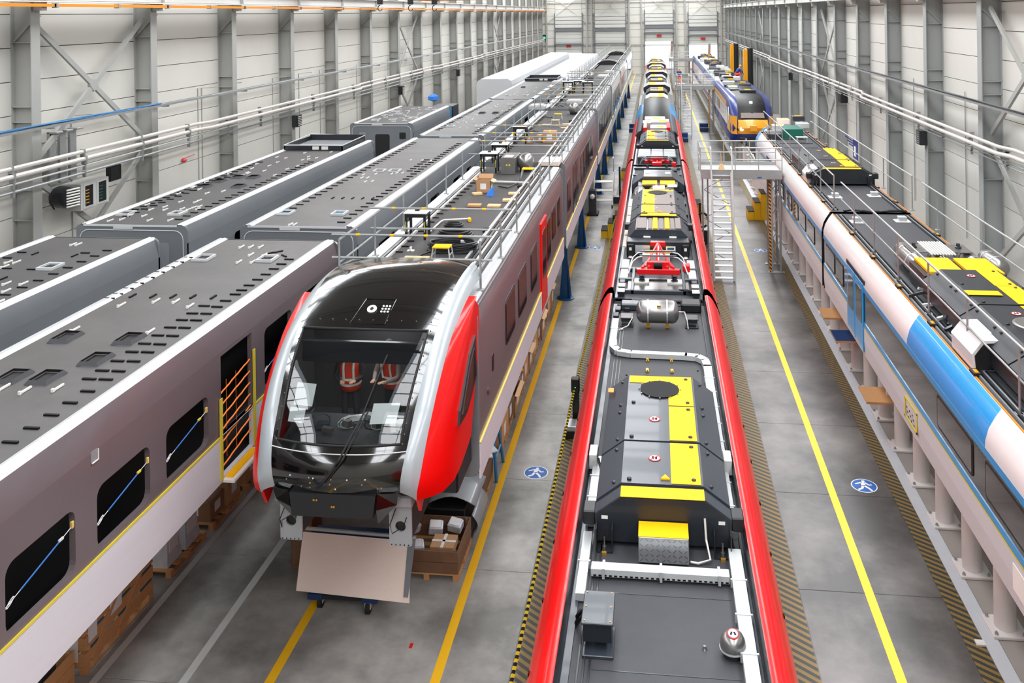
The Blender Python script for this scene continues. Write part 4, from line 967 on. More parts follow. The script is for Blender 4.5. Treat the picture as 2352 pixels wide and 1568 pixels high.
    if vest:
        ch, be, pe = Vector(J['chest']), Vector(J['belly']), Vector(J['pelvis']); ax = (ch - pe).normalized(); fr = (fw - ax * fw.dot(ax)).normalized(); rt = fr.cross(ax)
        def ring(p, a, b): return [tuple(p + rt * a * math.sin(2 * PI * k / 20) + fr * b * math.cos(2 * PI * k / 20)) for k in range(21)]
        m = MB(); m.grid([ring(pe - ax * .06, .195, .165), ring(pe + ax * .06, .19, .155), ring(be, .18, .15), ring(ch - ax * .05, .205, .16), ring(ch + ax * .06, .19, .145), ring(ch + ax * .12, .12, .10)])
        v = m.build('safety_vest', vest, None, smooth=True, angle=3); v.parent = t; v.modifiers.new('s', 'SOLIDIFY').thickness = .012
        for q in (.04, .15):
            m = MB(); m.grid([ring(pe + ax * q, .2, .168), ring(pe + ax * (q + .045), .198, .166)]); m.build('reflective_band', 'reflective', None, smooth=True, angle=3).parent = v
        for s in (-1, 1):
            m = MB(); m.tube([tuple(be + rt * .09 * s + fr * .165), tuple(ch + rt * .09 * s + fr * .165), tuple(ch + rt * .09 * s + fr * .11 + ax * .13)], .022, 4).build('shoulder_band', 'reflective', None).parent = v
    return t
def standing(lean=0., armsf=.25, twist=0.):
    J = dict(pelvis=(0, 0, .95), belly=(0, -lean * .4, 1.12), chest=(0, -lean, 1.34), neck=(0, -lean * 1.15, 1.50), head0=(0, -lean * 1.3, 1.58), head1=(0, -lean * 1.4 - .02, 1.70))
    for s, k in (('L', 1), ('R', -1)):
        J['sh' + s] = (.19 * k, -lean, 1.40); J['el' + s] = (.25 * k, -lean - armsf * .35, 1.14); J['wr' + s] = (.12 * k, -lean - armsf, 1.08 + .1 * armsf); J['pa' + s] = (.09 * k, -lean - armsf - .08, 1.10 + .1 * armsf)
        J['hip' + s] = (.09 * k, 0, .90); J['kn' + s] = (.11 * k, -.03, .48); J['an' + s] = (.12 * k, .0, .08); J['to' + s] = (.13 * k, -.14, .04)
    return J
def crouching(k_=1):
    J = dict(pelvis=(0, .1, .42), belly=(0, -.02, .56), chest=(0, -.14, .74), neck=(0, -.22, .88), head0=(0, -.27, .95), head1=(0, -.32, 1.06))
    for s, k in (('L', 1), ('R', -1)):
        J['sh' + s] = (.19 * k, -.16, .80); J['el' + s] = (.24 * k, -.36, .62); J['wr' + s] = (.14 * k, -.48, .42); J['pa' + s] = (.12 * k, -.52, .34)
        J['hip' + s] = (.1 * k, .1, .40); J['kn' + s] = (.2 * k, -.26, .46); J['an' + s] = (.16 * k, .0, .08); J['to' + s] = (.17 * k, -.15, .04)
    return J
person('person in red-orange vest with arms crossed, left of two inside the cab', (-4.78, 13.05, 3.50), .15, .84, standing(.05, .2), 'cloth_dark', 'cloth_dark', vest='vest', grp=None)
person('person in grey jacket and orange vest, right of two inside the cab', (-4.15, 13.2, 3.50), -.3, .84, standing(.08, .35), 'cloth_grey', 'cloth_dark', vest='vest')
# ------------------------------------------------------------------ supports below the left trains
def make_jack(loc, label, h=2.5):
    t = thing('jack_stand', label, 'jack stand', loc, 'blue jack stands under the cab car row')
    x, y, z = loc
    MB().lathe((x, y, z), [(.30, 0), (.30, .04), (.24, .05)], n=20).build('base_plate', 'jack_blue', t)
    MB().prism([(x - .09, y - .09), (x + .09, y - .09), (x + .09, y + .09), (x - .09, y + .09)], 2, z + .05, z + h - .2).build('column', 'jack_blue', t)
    for a in range(4):
        c_, s_ = math.cos(a * PI / 2 + PI / 4), math.sin(a * PI / 2 + PI / 4); n_ = (-s_ * .012, c_ * .012)
        pts = [(.06, .05), (.26, .05), (.1, h * .6), (.06, h * .6)]
        vs = [(x + c_ * r + e * n_[0], y + s_ * r + e * n_[1], z + q) for e in (-1, 1) for r, q in pts]
        MB().add(vs, [(0, 1, 2, 3), (7, 6, 5, 4), (0, 1, 5, 4), (1, 2, 6, 5), (2, 3, 7, 6), (3, 0, 4, 7)]).build('fin', 'jack_blue', t)
    MB().cyl((x, y, z + h - .2), (x, y, z + h - .03), .05, 12).build('screw', 'steel', t)
    MB().cbox(x - .14, x + .14, y - .14, y + .14, z + h - .05, z + h, .01).build('head_plate', 'jack_blue', t)
    return t
ys = [30.4, 37.1, 48.2, 54, 61, 67.5, 75, 83, 92, 102]
j0 = make_jack((-3.28, ys[0], 0), ORD[0] + ' blue jack stand on the walkway side of the cab row')
for i, y in enumerate(ys[1:]): dup(j0, None, loc=(-3.28, y, 0), label=ORD[i + 1] + ' blue jack stand on the walkway side of the cab row')
for i, y in enumerate((24.6, 40.5, 57.5, 71.5, 87)): dup(j0, None, loc=(-5.5, y, 0), label=ORD[i] + ' blue jack stand on the left side of the cab row')
def trestle_m(loc, label, grp, w=2.4, h=2.5, m='jack_blue'):
    x, y, z = loc; t = thing('support_trestle', label, 'trestle', loc, grp)
    MB().cbox(x - w / 2, x + w / 2, y - .09, y + .09, z + h - .16, z + h, .01).build('cross_beam', m, t)
    for a in (-1, 1):
        for b in (-1, 1): MB().beam((x + a * w * .42, y + b * .07, z + h - .16), (x + a * w * .46, y + b * .32, z), .09, .09).build('leg', m, t)
        MB().beam((x + a * w * .45, y - .22, z + .8), (x + a * w * .45, y + .22, z + .8), .06, .06).build('brace', m, t)
    return t
tr0 = trestle_m((-8.47, 19.0, 0), 'blue support trestle under the joint of first and second grey cars', 'support trestles under the grey cars')
for x, y, l in ((-8.47, 6.5, 'blue support trestle under the near end of the nearest grey car'), (-8.47, 32, 'blue support trestle under the far end of the second grey car'), (-8.47, 36.5, 'blue support trestle under the near end of the third grey car'), (-8.47, 48.5, 'blue support trestle under the far end of the third grey car'),
                (-8.47, 52.5, 'blue support trestle under the near end of the fourth grey car'), (-8.47, 64.5, 'blue support trestle under the far end of the fourth grey car'), (-12.6, 17, 'blue support trestle under the left-edge grey car'), (-12.6, 8, 'blue support trestle under the left-edge car, near end'), (-12.6, 21, 'blue support trestle under the wall-side grey car, near end'), (-12.6, 32, 'blue support trestle under the wall-side grey car, far end'),
                (-12.6, 40, 'blue support trestle under the short grey car, near end'), (-12.6, 45.4, 'blue support trestle under the short grey car, far end'), (-8.47, 70, 'blue support trestle under the second white wrapped car, near end'), (-8.47, 104, 'blue support trestle under the second white wrapped car, far end'), (-12.2, 66, 'blue support trestle under the first white wrapped car, near end'), (-12.2, 106, 'blue support trestle under the first white wrapped car, far end')):
    c = dup(tr0, None, loc=(x, y, 0), label=l)
    if y > 64.5 or (x < -12.3 and y > 100): c.scale = (1, 1, 2.2 / 2.5) if y > 65 else (1, 1, 1)

# ------------------------------------------------------------------ pallets and boxes
def pallet(t, x0, x1, y0, y1, z=0, m='wood'):
    for k in range(3):
        x = x0 + (x1 - x0 - .1) * k / 2; MB().box(x, x + .1, y0, y1, z, z + .02).build('bottom_board', m, t)
        for q in range(3): y = y0 + (y1 - y0 - .12) * q / 2; MB().box(x, x + .1, y, y + .12, z + .02, z + .1).build('block', m, t)
    n = 6
    for k in range(n): y = y0 + (y1 - y0 - .1) * k / (n - 1); MB().box(x0, x1, y, y + .1, z + .1, z + .125).build('deck_board', m, t)
def crate(label, x0, x1, y0, y1, h, m='wood', grp=None, open_top=True, n=3, contents=None):
    t = thing('wooden_crate', label, 'crate', ((x0 + x1) / 2, (y0 + y1) / 2, 0), grp); pallet(t, x0, x1, y0, y1)
    z0 = .127; dz = (h - z0) / n
    for k in range(n):
        a, b = z0 + dz * k + .004, z0 + dz * (k + 1) - (.05 if n > 2 else .006)
        MB().box(x0, x1, y0, y0 + .022, a, b).build('side_board', m, t); MB().box(x0, x1, y1 - .022, y1, a, b).build('side_board', m, t)
        MB().box(x0, x0 + .022, y0 + .022, y1 - .022, a, b).build('side_board', m, t); MB().box(x1 - .022, x1, y0 + .022, y1 - .022, a, b).build('side_board', m, t)
    for xx in (x0 + .03, x1 - .09):
        for yy in (y0 + .03, y1 - .09): MB().box(xx, xx + .05, yy, yy + .05, z0, h).build('corner_post', m, t)
    return t
def carton(label, x0, x1, y0, y1, z0, z1, grp=None, m='cardboard', lab=True, open_=False):
    t = thing('cardboard_box', label, 'box', ((x0 + x1) / 2, (y0 + y1) / 2, z0), grp); c = .008
    if open_:
        b = MB().box(x0, x1, y0, y0 + c, z0, z1).box(x0, x1, y1 - c, y1, z0, z1).box(x0, x0 + c, y0, y1, z0, z1).box(x1 - c, x1, y0, y1, z0, z1).box(x0, x1, y0, y1, z0, z0 + c).build('body', m, t)
        MB().beam((x0 - .08, (y0 + y1) / 2, z1 + .03), (x0, (y0 + y1) / 2, z1 - .01), y1 - y0, .006).build('flap', m, t)
        MB().beam((x1, (y0 + y1) / 2, z1 - .01), (x1 + .1, (y0 + y1) / 2, z1 - .05), y1 - y0, .006).build('flap', 'wood_light', t)
        MB().add([(x0, y1, z1), (x1, y1, z1), (x1, y1 + .08, z1 + .1), (x0, y1 + .08, z1 + .1)], [(0, 1, 2, 3)]).build('flap', m, t)
    else:
        b = MB().cbox(x0, x1, y0, y1, z0, z1, .006).build('body', m, t); MB().box((x0 + x1) / 2 - .03, (x0 + x1) / 2 + .03, y0 - .001, y1 + .001, z1 - .02, z1 + .002).build('packing_tape', 'masking', t)
    if lab:
        MB().box(x1 - .001, x1 + .002, y0 + (y1 - y0) * .3, y0 + (y1 - y0) * .7, z0 + (z1 - z0) * .3, z0 + (z1 - z0) * .8).build('shipping_label', 'paper', t)
        MB().box(x0 + (x1 - x0) * .3, x0 + (x1 - x0) * .7, y0 - .002, y0 + .001, z0 + (z1 - z0) * .3, z0 + (z1 - z0) * .75).build('shipping_label', 'paper', t)
    return t
# under the nearest grey car
cr = crate('long slatted wooden crate with blue parts under the nearest grey car', -9.75, -8.78, 12.35, 14.15, .85)
for y in (12.5, 13.2, 13.8): MB().box(-8.8, -8.79, y, y + .32, .2, .72).build('blue_lining', 'teal', cr)
MB().beam((-8.77, 12.5, .15), (-8.77, 13.2, .8), .02, .07).build('diagonal_board', 'wood', cr); MB().beam((-8.77, 13.2, .15), (-8.77, 13.95, .8), .02, .07).build('diagonal_board', 'wood', cr)
MB().box(-8.775, -8.765, 12.42, 12.62, .45, .8).build('delivery_note', 'paper', cr); MB().box(-8.775, -8.765, 12.95, 13.25, .5, .78).build('delivery_note', 'paper', cr)
MB().box(-9.1, -8.9, 12.34, 12.348, .2, .8).build('printed_sheet', 'paper', cr); MB().box(-9.1, -8.9, 12.335, 12.342, .72, .8).build('yellow_sticker', 'panel_yellow', cr)
cr2 = crate('open crate with a dark case at the lower left edge', -9.7, -8.85, 11.2, 12.2, .5, n=2)
t = thing('equipment_case', 'dark case with orange stickers in the lower left crate', 'case', (-9.25, 11.6, .2)); MB().cbox(-9.6, -8.95, 11.35, 11.95, .15, .52, .02).build('case_body', 'hull', t)
for k in range(3): MB().box(-9.4 + .12 * k, -9.34 + .12 * k, 11.5, 11.6, .52, .523).build('sticker', 'orange', t)
t = thing('loaded_pallet', 'pallet of grey components wrapped in clear plastic under grey car', 'pallet', (-9.2, 15.2, 0)); pallet(t, -9.7, -8.75, 14.65, 15.9)
for k, (a, b, c_, d) in enumerate(((-9.65, -9.3, 14.7, 15.2), (-9.25, -8.85, 14.72, 15.2), (-9.6, -9.25, 15.3, 15.8), (-9.2, -8.82, 15.28, 15.8))):
    MB().add([(a, c_, .126), (b, c_, .126), (b, d, .126), (a, d, .126), (a + .06, c_ + .08, .8), (b - .05, c_ + .08, .78), (b - .09, d - .08, .82), (a + .06, d - .08, .8)], [(0, 1, 2, 3), (4, 5, 6, 7), (0, 1, 5, 4), (1, 2, 6, 5), (2, 3, 7, 6), (3, 0, 4, 7)]).build('wrapped_component', 'plastic_clear', t)
    MB().box(b - .03, b - .015, c_ + .1, d - .1, .35, .6).build('label_sheet', 'paper', t)
def on_pallet(lab, x0, x1, y0, y1):
    t = thing('empty_pallet', lab, 'pallet', ((x0 + x1) / 2, (y0 + y1) / 2, 0)); pallet(t, x0, x1, y0, y1); return t
on_pallet('pallet carrying two brown boxes behind the plastic-wrapped load', -9.7, -8.72, 16.1, 17.3); on_pallet('pallet carrying brown boxes beside the red cab nose', -9.7, -8.72, 17.5, 18.8)
carton('lower brown cardboard box with red edging near the wrapped pallet', -9.65, -9.0 + .2, 16.15, 16.7, .127, .5, m='cardboard_dark')
carton('upright brown box beside the red-edged box under grey car', -9.65, -8.75, 16.75, 17.28, .127, .62)
carton('large printed cardboard box under the open car door', -9.6, -8.75, 17.55, 18.1, .127, .75)
carton('farther printed cardboard box under the open car door', -9.6, -8.75, 18.15, 18.75, .127, .78)
# under and beside the cab car
cr3 = crate('dark wooden crate of wrapped parcels on a pallet beside the dolly', -4.75, -3.6, 15.05, 16.15, .52, m='wood_dark', n=2)
carton('brown parcel crossed with white tape in the dark crate', -4.15, -3.72, 15.2, 15.6, .2, .50, lab=False)
MB().box(-3.96, -3.91, 15.195, 15.605, .497, .504).box(-4.155, -3.715, 15.37, 15.42, .497, .504).build('white_tape', 'paper', None, label='white tape cross on the brown parcel', cat='tape')
for k, (x, y, a, z) in enumerate(((-4.2, 15.85, .2, .46), (-3.85, 15.95, -.15, .46), (-4.45, 15.4, .4, .36), (-4.62, 15.75, 1.0, .5))):
    t = thing('plastic_packet', ('white printed packet at the back left of the dark crate', 'white printed packet at the back right of the dark crate', 'small clear packet at the front of the dark crate', 'grey printed sleeve leaning at the left of the dark crate')[k], 'packet', (x, y, z))
    MB().obox((x, y, z), (.26, .2, .16), (.3, .1, a)).build('sleeve', 'plastic_clear', t, bevel=.02); MB().obox((x, y - .02, z + .085), (.2, .16, .012), (.3, .1, a)).build('printed_note', 'paper', t)
t = thing('curved_panel', 'curved grey body panel lying behind the parcel crate', 'panel', (-3.9, 16.8, .4))
MB().grid([[(-4.5 + .95 * k / 8, y, .62 + .16 * math.sin(PI * k / 8) * (1 if y < 17 else .8)) for k in range(9)] for y in (16.35, 16.9, 17.4)]).build('sheet', 'silver', t, smooth=True).modifiers.new('s', 'SOLIDIFY').thickness = .02
MB().grid([[(-3.62 + .12 * math.sin(PI * k / 8), 16.35 + .95 * a, .02 + .42 * k / 8) for k in range(9)] for a in (0, .5, 1)]).build('side_sheet', 'silver', t, smooth=True).modifiers.new('s', 'SOLIDIFY').thickness = .02
MB().cbox(-4.6, -3.75, 16.3, 17.3, 0, .55, .02).build('black_support', 'black', t)
crate('brown wooden box below the loose papers next to blue trestle', -4.35, -3.62, 17.45, 18.5, .72, m='wood_dark', n=2)
t = thing('paper_stack', 'stack of papers and wrappings on a wooden box', 'papers', (-3.9, 17.7, .72))
for k in range(3): MB().obox((-3.85 + .06 * k, 17.85 + .12 * k, .735 + .03 * k), (.5, .32, .028), (0, 0, .3 * k)).build('sheet', 'paper', t)
MB().cbox(-4.2, -4.0, 18.0, 18.2, .72, .8, .01).build('yellow_card', 'panel_yellow', t)
labs = ['open wooden box behind the blue trestles', 'wooden box with white label, second behind the trestles', 'open brown box holding crumpled packing paper', 'dark open box with yellow-wrapped rod on top', 'narrow brown box halfway along the walkway edge', 'brown box with white sheet halfway to the blue jack', 'wooden box holding a pale wrapped part', 'dark box with clear plastic wrapping', 'wooden box with wire parts on top', 'brown upright box before the nearest blue jack', 'wooden box in front of the nearest blue jack', 'last brown box before the nearest blue jack']
y = 19.6
for k, l in enumerate(labs):
    ln = (.95, .8, 1.0, .75)[k % 4]; h = (.62, .75, .55, .68, .6)[k % 5]
    if k % 3 == 2: carton(l, -4.3, -3.6 - .03 * (k % 2), y, y + ln - .06, 0, h, open_=True)
    else: crate(l, -4.35, -3.62 - .02 * (k % 3), y, y + ln - .06, h, m=('wood', 'wood_dark')[k % 2], n=2); MB().box(-3.62 - .02 * (k % 3), -3.615 - .02 * (k % 3), y + .25, y + .5, .25, .5).build('paper_label', 'paper', None, label='white paper label on the walkway face of box %s from the trestles' % ('one', 'two', 'three', 'four', 'five', 'six', 'seven', 'eight', 'nine', 'ten', 'eleven', 'twelve')[k], cat='label')
    y += ln - .02
t = thing('wrapped_rod', 'yellow and white wrapped rod lying across a box behind the trestles', 'rod', (-4, 22.6, .6)); MB().tube([(-4.4, 22.5, .72), (-3.7, 22.45, .72)], .035, 8).build('rod', 'clip_white', t); MB().tube([(-3.7, 22.45, .72), (-3.56, 22.44, .72)], .04, 8).build('yellow_end', 'panel_yellow', t)
def blue_trestle(x, y, l):
    t = thing('blue_trestle', l, 'trestle', (x, y, 0), 'pale blue tubular trestles')
    for a in (-1, 1):
        for b in (-1, 1): MB().tube([(x + a * .05, y + b * .12, 1.75), (x + a * .2, y + b * .42, 0)], .035, 8).build('leg', 'trestle_blue', t)
        for z in (.45, 1.05): MB().tube([(x + a * (.2 - z * .086), y - .42 + z * .17, z), (x + a * (.2 - z * .086), y + .42 - z * .17, z)], .025, 6).build('rung', 'trestle_blue', t)
    MB().tube([(x, y - .2, 1.77), (x, y + .2, 1.77)], .045, 8).build('top_bar', 'trestle_blue', t)
blue_trestle(-3.72, 18.75, 'nearer pale blue tubular trestle under the car skirt'); blue_trestle(-3.85, 17.95 + .0, 'inner pale blue tubular trestle beside the loose papers') if 0 else None
# dolly with leaning board in front of the cab
t = thing('dolly', 'blue four-wheeled dolly under the leaning beige board', 'dolly', (-5.3, 14.2, 0))
MB().cbox(-5.95, -4.75, 14.05, 14.85, .22, .30, .015).build('deck', 'hull_dark', t)
for x in (-5.95, -5.0): MB().cbox(x, x + .26, 14.03, 14.87, .215, .315, .01).build('blue_end_cap', 'blue_dark', t)
for x, y in ((-5.78, 14.2), (-4.92, 14.12), (-5.78, 14.72), (-4.92, 14.72)):
    f = MB().box(x - .05, x - .04, y - .05, y + .03, .09, .22).box(x + .04, x + .05, y - .05, y + .03, .09, .22).box(x - .06, x + .06, y - .06, y + .06, .2, .22).build('caster_fork', 'strip_grey', t)
    MB().cyl((x - .035, y, .1), (x + .035, y, .1), .1, 18).build('wheel', 'rubber', f)
t = thing('leaning_board', 'large beige board with grey edge leaning on the dolly', 'board', (-5.2, 14.1, .35))
c4 = [at(697, 1212, Y=14.45), at(955, 1234, Y=14.45), at(940, 1385, Y=13.95), at(680, 1356, Y=13.95)]
V = [Vector(c) for c in c4]
def quad(name, a, b, c_, d, m, off=0, th=.02):
    n_ = (b - a).cross(d - a).normalized(); n_ = n_ if n_.y < 0 else -n_
    p = [q + n_ * off for q in (a, b, c_, d)]; return MB().add([tuple(q) for q in p] + [tuple(q - n_ * th) for q in p], [(0, 1, 2, 3), (7, 6, 5, 4), (0, 1, 5, 4), (1, 2, 6, 5), (2, 3, 7, 6), (3, 0, 4, 7)]).build(name, m, t)
L_ = lambda u, v: (V[0] * (1 - u) + V[1] * u) * (1 - v) + (V[3] * (1 - u) + V[2] * u) * v
quad('board_face', L_(0, .06), L_(.95, .06), L_(1, 1), L_(0, 1), 'beige_board')
quad('grey_edge_sheet', L_(.935, .03), L_(1, .03), L_(.985, .92), L_(.945, .92), 'grey_side', .01)
MB().tube([tuple(L_(0, 0)), tuple(L_(1.0, .0))], .03, 8).build('top_roll', 'silver', t)
one(MB().cbox(-6.0, -4.62, 14.5, 14.66, .3, 1.12, .02), 'blue_beam', 'blue_dark', 'dark blue box beam standing on the dolly behind the board', 'beam')
t = thing('paper_roll', 'white rolled sheet with brown tape left of the dolly', 'roll', (-6.6, 15.1, .9)); MB().tube([(-6.75, 14.9, .8), (-6.3, 15.4, 1.0)], .05, 9).build('roll', 'paper', t); MB().tube([(-6.62, 15.05, .85), (-6.55, 15.12, .88)], .053, 9).build('tape', 'cardboard', t)
one(MB().cbox(-6.7, -6.3, 15.1, 15.6, 0, .92, .02), 'support_box', 'wood_dark', 'dark wooden box under the white roll left of the dolly', 'box')
# ------------------------------------------------------------------ guard rails on the cab row roof
ZR = Z0 - .019
def guard(x, y0, y1, z, h, label, dy=1.97, m='galv', cat='railing', brackets=1, grp=None):
    t = thing('guard_rail', label, cat, (x, (y0 + y1) / 2, z), grp)
    for q, r in ((h, .022), (h * .52, .018)): MB().tube([(x, y0, z + q), (x, y1, z + q)], r, 8).build('rail', m, t)
    y = y0
    while y <= y1 + .01:
        p = MB().tube([(x, y, z), (x, y, z + h)], .02, 8).build('post', m, t); MB().cbox(x - .06, x + .06, y - .05, y + .05, z, z + .03, .006).build('clamp_foot', m, p)
        y += dy
    return t
HR = .84
segs = ((14.8, 26.6), (27.95, 42.2), (43.5, 56.7), (57.8, 71.8), (72.8, 107))
for k, (a, b) in enumerate(segs):
    w_ = ('cab car', 'first intermediate car', 'second intermediate car', 'third intermediate car', 'farthest cars')[k]
    guard(X0R - .12, a, b, ZR, HR, 'scaffold guard rail along the walkway edge of the %s roof' % w_)
    guard(X0L + .25, a, b, ZR, HR, 'scaffold guard rail along the left edge of the %s roof' % w_)
def crossrail(y, label, z=ZR, h=HR):
    t = thing('cross_rail', label, 'railing', (CX, y, z))
    for q in (h + .045, h * .52 + .04): MB().tube([(X0L + .05, y, z + q), (X0R + .05, y, z + q)], .022, 8).build('rail', 'galv', t)
    for k in range(4): x = X0L + .5 + .62 * k; MB().tube([(x, y, z + h + .045), (x + .07, y, z + h + .045)], .024, 8).build('yellow_marker', 'panel_yellow', t)
for y, l in ((14.98, 'front cross rail with yellow markers just behind the black cab roof'), (17.1, 'cross rail above the coiled hoses on the cab car roof'), (26.4, 'cross rail at the far end of the cab car roof'), (28.15, 'cross rail at the near end of the first intermediate roof'), (30.1, 'second cross rail on the first intermediate roof'), (41.6, 'cross rail at the far end of the first intermediate roof'), (43.7, 'cross rail at the near end of the second intermediate roof'), (45.5, 'cross rail over the second intermediate roof'), (56.3, 'cross rail at the far end of the second intermediate roof'), (58.2, 'cross rail at the near end of the third intermediate roof')): crossrail(y, l)
# ------------------------------------------------------------------ loose things on the cab row roof
zr = Z0 - .019
def on(px, py, z=zr): p = at(px, py, Z=z); return p[0], p[1]
def rack(x, y, h, label, w=.42):
    t = thing('test_stand', label, 'stand', (x, y, zr), 'black test stands on the railed roofs')
    for a in (-1, 1):
        for b in (-1, 1): MB().cbox(x + a * w * .45 - .025, x + a * w * .45 + .025, y + b * w * .4 - .025, y + b * w * .4 + .025, zr, zr + h, .005).build('leg', 'black', t)
    MB().cbox(x - w * .5, x + w * .5, y - w * .45, y + w * .45, zr + h - .08, zr + h, .006).build('frame', 'black', t)
    MB().cbox(x - w * .56, x + w * .56, y - w * .5, y + w * .5, zr + h, zr + h + .025, .005).build('top_plate', 'clip_white', t)
    MB().cbox(x - .05, x + .05, y - .05, y + .05, zr + h + .025, zr + h + .06, .01).build('connector', 'cable_black', t)
    for a in (-1, 1): MB().box(x + a * w * .45 - .008, x + a * w * .45 + .008, y - w * .4 - .035, y - w * .4 - .025, zr + h * .3, zr + h * .7).build('yellow_stripe', 'tape_yellow', t)
x, y = on(960, 545); rack(x, y, .55, 'black leg stand with white top near the left rail, cab car roof', .45)
x, y = on(1125, 395); rack(x, y, .58, 'nearer of two black stands beside the steel cabinet', .5)
x, y = on(1150, 372); rack(x, y, .58, 'farther of two black stands beside the steel cabinet', .5)
x, y = on(1196, 328); rack(x, y, .62, 'black stand on the first intermediate roof near the boxes', .48)
for k, (px, py) in enumerate(((1350, 215), (1330, 212), (1305, 214))): x, y = on(px, py); rack(x, y, .7, '%s of three black stands far down the railed roofs' % ('right', 'middle', 'left')[k], .6)
def coil(x, y, r, n, label, m='cable_black', e=.6):
    t = thing('cable_coil', label, 'cable', (x, y, zr))
    for k in range(n): MB().tube([(x + (r - .03 * (k % 3)) * math.cos(a), y + (r * e - .02 * (k % 2)) * math.sin(a), zr + .03 + .035 * k + .008 * math.sin(3 * a + k)) for a in [2 * PI * q / 24 for q in range(24)]], .028, 7, closed=True).build('loop', m, t, smooth=True)
    return t
x, y = on(1040, 575); cc = coil(x, y, .5, 5, 'large coil of thick black cables on the cab car roof'); MB().tube([(x - .4, y - .3, zr + .05), (x - .55, y - .6, zr + .04), (x - .2, y - .75, zr + .03)], .02, 6).build('cable_tail', 'cable_black', cc)
for s in (-.25, .2): MB().obox((x + s, y + .28, zr + .12), (.2, .09, .07), (0, 0, .2)).build('plastic_wrap', 'film_white', cc, bevel=.02)
x, y = on(1045, 541); coil(x, y, .38, 3, 'wrapped bundle of black hoses behind the large coil'); x, y = on(1042, 519); coil(x, y, .2, 2, 'small black cable ring near the bent pipe')
t = thing('bent_pipe', 'bent pale pipe with yellow end cap on the cab car roof', 'pipe', (*on(1035, 512), zr)); P3 = [(*on(985, 537), zr + .03), (*on(1012, 512), zr + .03), (*on(1020, 509), zr + .04), (*on(1078, 506), zr + .04)]
MB().tube(P3, .022, 8).build('tube', 'pipe', t); MB().tube([(P3[3][0], P3[3][1], zr + .04), (P3[3][0] + .05, P3[3][1] - .18, zr + .04)], .04, 8).build('yellow_cap', 'panel_yellow', t)
def stool(x, y, label, top='panel_yellow', h=.28, w=.34):
    t = thing('step_stool', label, 'stool', (x, y, zr), 'step stools on the railed roofs')
    MB().cbox(x - w / 2, x + w / 2, y - .13, y + .13, zr + h - .03, zr + h, .006).build('tread', top, t)
    for a in (-1, 1):
        for b in (-1, 1): MB().beam((x + a * w * .45, y + b * .11, zr + h - .03), (x + a * w * .55, y + b * .15, zr), .022, .022).build('leg', 'alu', t)
    for a in (-1, 1): MB().beam((x + a * w * .5, y - .13, zr + .12), (x + a * w * .5, y + .13, zr + .12), .016, .016).build('brace', 'alu', t)
x, y = on(1013, 600); stool(x, y + .1, 'yellow-topped step stool right behind the black cab roof')
x, y = on(1213, 408); stool(x, y, 'yellow-topped step stool beside the steel sphere and cabinet')
x, y = on(1276, 302 - 12); stool(x, y, 'pale step stool between timber boards, first intermediate roof', 'wood_light')
x, y = on(1282, 275); stool(x, y, 'small yellow-topped stool near the second steel sphere')
def board(px, py, w, d, rz, label, m='wood_light'):
    x, y = on(px, py); t = thing('timber_board', label, 'board', (x, y, zr), 'timber boards on the railed roofs'); MB().obox((x, y, zr + .03), (w, d, .05), (0, 0, rz)).build('plank', m, t, bevel=.004)
board(1090, 474, .33, .22, 0, 'darker timber board, left of the front pair on the cab car roof', 'wood'); board(1135, 475, .32, .22, 0, 'pale timber board, right of the front pair on the cab car roof'); board(1170, 462, .34, .22, .1, 'pale timber board next to the right rail, nearer one'); board(1181, 447, .3, .22, .1, 'pale timber board next to the right rail, farther one'); board(1096, 447, .24, .2, .5, 'small tilted timber board in front of the open carton')
board(957, 597, .5, .2, 0, 'pale timber board behind the black cab roof'); board(1256, 288, .38, .18, 0, 'timber board left of the pale stool'); board(1300, 286, .3, .16, .1, 'timber board stack right of the pale stool'); board(1296, 295, .3, .16, .1, 'lower timber board right of the pale stool')
x, y = on(1113, 440); carton('open cardboard box with flaps on the cab car roof', x - .2, x + .2, y - .18, y + .18, zr, zr + .34, open_=True)
x, y = on(1125, 449); t = thing('blue_dustpan', 'crumpled blue plastic bag beside the open carton', 'bag', (x, y, zr)); MB().add([(x - .09, y - .08, zr), (x + .1, y - .08, zr), (x + .1, y + .12, zr), (x - .09, y + .08, zr), (x - .02, y, zr + .14), (x + .11, y + .02, zr + .25), (x + .09, y + .1, zr + .22)], [(0, 1, 2, 3), (0, 1, 5, 4), (1, 2, 6, 5), (2, 3, 4, 6), (3, 0, 4), (4, 5, 6)]).build('bag', 'blue_bag', t)
t.name = 'plastic_bag'
x, y = on(1168, 401); t = thing('steel_cabinet', 'square stainless cabinet with white sheet on the cab car roof', 'cabinet', (x, y + .3, zr)); MB().cbox(x - .24, x + .2, y, y + 1.0, zr, zr + .5, .012).build('case', 'steel', t)
MB().box(x - .15, x + .1, y + .1, y + .5, zr + .5, zr + .505).build('paper_sheet', 'paper', t)
for a in (-.05, .03): MB().lathe((x + a, y, zr + .28), [(.03, 0), (.025, .008)], (0, -1, 0), 10).build('warning_sticker', 'tape_yellow', t)
def sphere(x, y, r, label, L=.35):
    t = thing('air_tank', label, 'tank', (x, y, zr), 'steel air tanks on the railed roofs')
    MB().lathe((x, y - L / 2 - r * .6, zr + r + .05), [(.02, 0), (r * .6, r * .12), (r * .92, r * .35), (r, r * .6), (r, r * .6 + L), (r * .92, r * .85 + L), (r * .6, r * 1.08 + L), (.02, r * 1.2 + L)], (0, 1, 0), 20).build('vessel', 'steel', t, smooth=True, angle=1)
    for s in (-.12, .12): MB().cbox(x - r * .7, x + r * .7, y + s - .02, y + s + .02, zr, zr + .12, .005).build('saddle', 'black', t)
